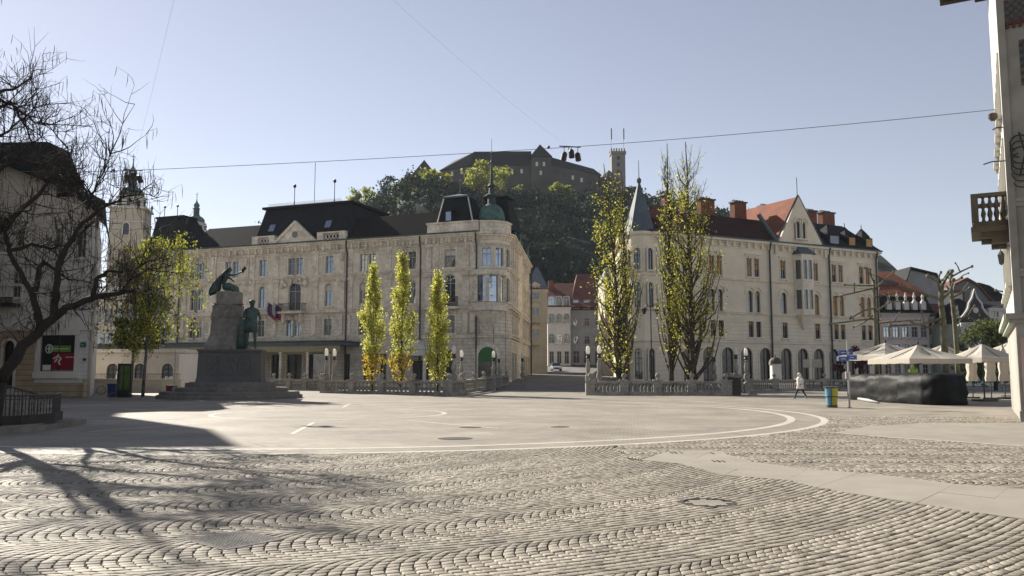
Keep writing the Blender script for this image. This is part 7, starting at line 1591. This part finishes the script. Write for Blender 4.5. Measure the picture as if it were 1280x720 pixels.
for sx in (-1.25, 1.2):
    for sy in (-.82, .82):
        wh = MB(); wh.lathe([(.0, -.1), (.31, -.1), (.31, .1), (.0, .1)], 16, M=Matrix.Translation((sx, sy, .31)) @ Matrix.Rotation(PI/2, 4, 'X')); q = wh.build('wheel', M_iron, car); wr_ = MB(); wr_.lathe([(0, -.105), (.19, -.105), (.19, .105), (0, .105)], 12, M=Matrix.Translation((sx, sy, .31)) @ Matrix.Rotation(PI/2, 4, 'X')); wr_.build('rim', MATS['galvanised'], q)
for sy in (-.6, .6): mb = MB(); mb.sphere((1.88, sy, .66), .14, 8, 6, (.6, 1.2, .7)); mb.build('headlight', M_white, car, smooth=True)
mb = MB(); mb.box(1.93, 1.97, -.35, .35, .42, .56); mb.build('grille', M_iron, car)
for c_ in car.children:
    pass
car.rotation_euler = (0, 0, R(-88))

# ================================================================== overhead wires and floodlights
def catenary(p, q, sag, n=16): return [p.lerp(q, i/n)-Vector((0, 0, sag*4*(i/n)*(1-i/n))) for i in range(n+1)]
wr = at(1243, 137, 31.2); c1 = at(711, 184, 38.5); c2 = at(165, 213, 43); wl_ = at(-30, 212, 46)
def wire(pts, lab, r_=.013): mb = MB(); mb.tube(pts, r_, 4); o = mb.build('overhead_wire', mat('wire_grey', (.12, .12, .12), .6, .1)); tag(o, lab, 'wire'); return o
wire(catenary(wr, c1, .08), 'overhead wire from the house on the right to the middle floodlights'); wire(catenary(c1, c2, .06), 'overhead wire between the middle and left floodlight clusters'); wire(catenary(c2, wl_, .1, 6), 'short overhead wire left of the left floodlight cluster')
wire(catenary(c2, at(222, -20, 24), .15), 'faint wire rising from the left floodlights to the top of the sky', .0025); wire(catenary(c1, at(470, -20, 25), .2), 'faint wire rising from the middle floodlights to the top left', .0025)
def flood(c, lab):
    t = thing('floodlight_cluster', c, 0, lab, 'floodlights', 'floodlights hung on wires'); mb = MB(); mb.tube([(-.45, 0, .05), (.55, 0, .0)], .03, 6); mb.tube([(0, 0, .05), (0, 0, -.25)], .025, 6); mb.build('bracket', M_iron, t)
    for dx, dz, ry in ((-.22, -.42, .2), (.12, -.3, -.1), (.42, -.45, -.2)):
        mb = MB(); M = Matrix.Translation((dx, 0, dz)) @ Matrix.Rotation(ry, 4, 'Y') @ Matrix.Rotation(.5, 4, 'X'); mb.lathe([(.10, -.22), (.14, -.2), (.13, .12), (.06, .2)], 10, M=M); h_ = mb.build('floodlight', M_iron, t); mb = MB(); mb.tube([(dx, 0, dz+.15), (dx, 0, .03)], .018, 5); mb.build('stem', M_iron, h_)
    mb = MB(); mb.sphere((-.95, 0, .0), .08, 6, 5); mb.build('wire_clamp', M_iron, t)
flood(c1, 'cluster of black floodlights hanging on the wire in front of the castle'); flood(c2, 'cluster of black floodlights hanging on the wire by the left church tower')

# ================================================================== air
mb = MB(); mb.box(-420, 420, -60, 700, -1.06-.1, 140); hz = mb.mesh('haze', []); hm = bpy.data.materials.new('haze_air'); hm.use_nodes = True; N = hm.node_tree.nodes; N.remove(N['Principled BSDF'])
pv = N.new('ShaderNodeVolumePrincipled'); pv.inputs['Color'].default_value = (.80, .90, 1, 1); pv.inputs['Density'].default_value = .00011; pv.inputs['Anisotropy'].default_value = .0; hm.node_tree.links.new(pv.outputs[0], N['Material Output'].inputs['Volume']); hz.materials.append(hm)
tag(link('haze', hz), kind='stuff')
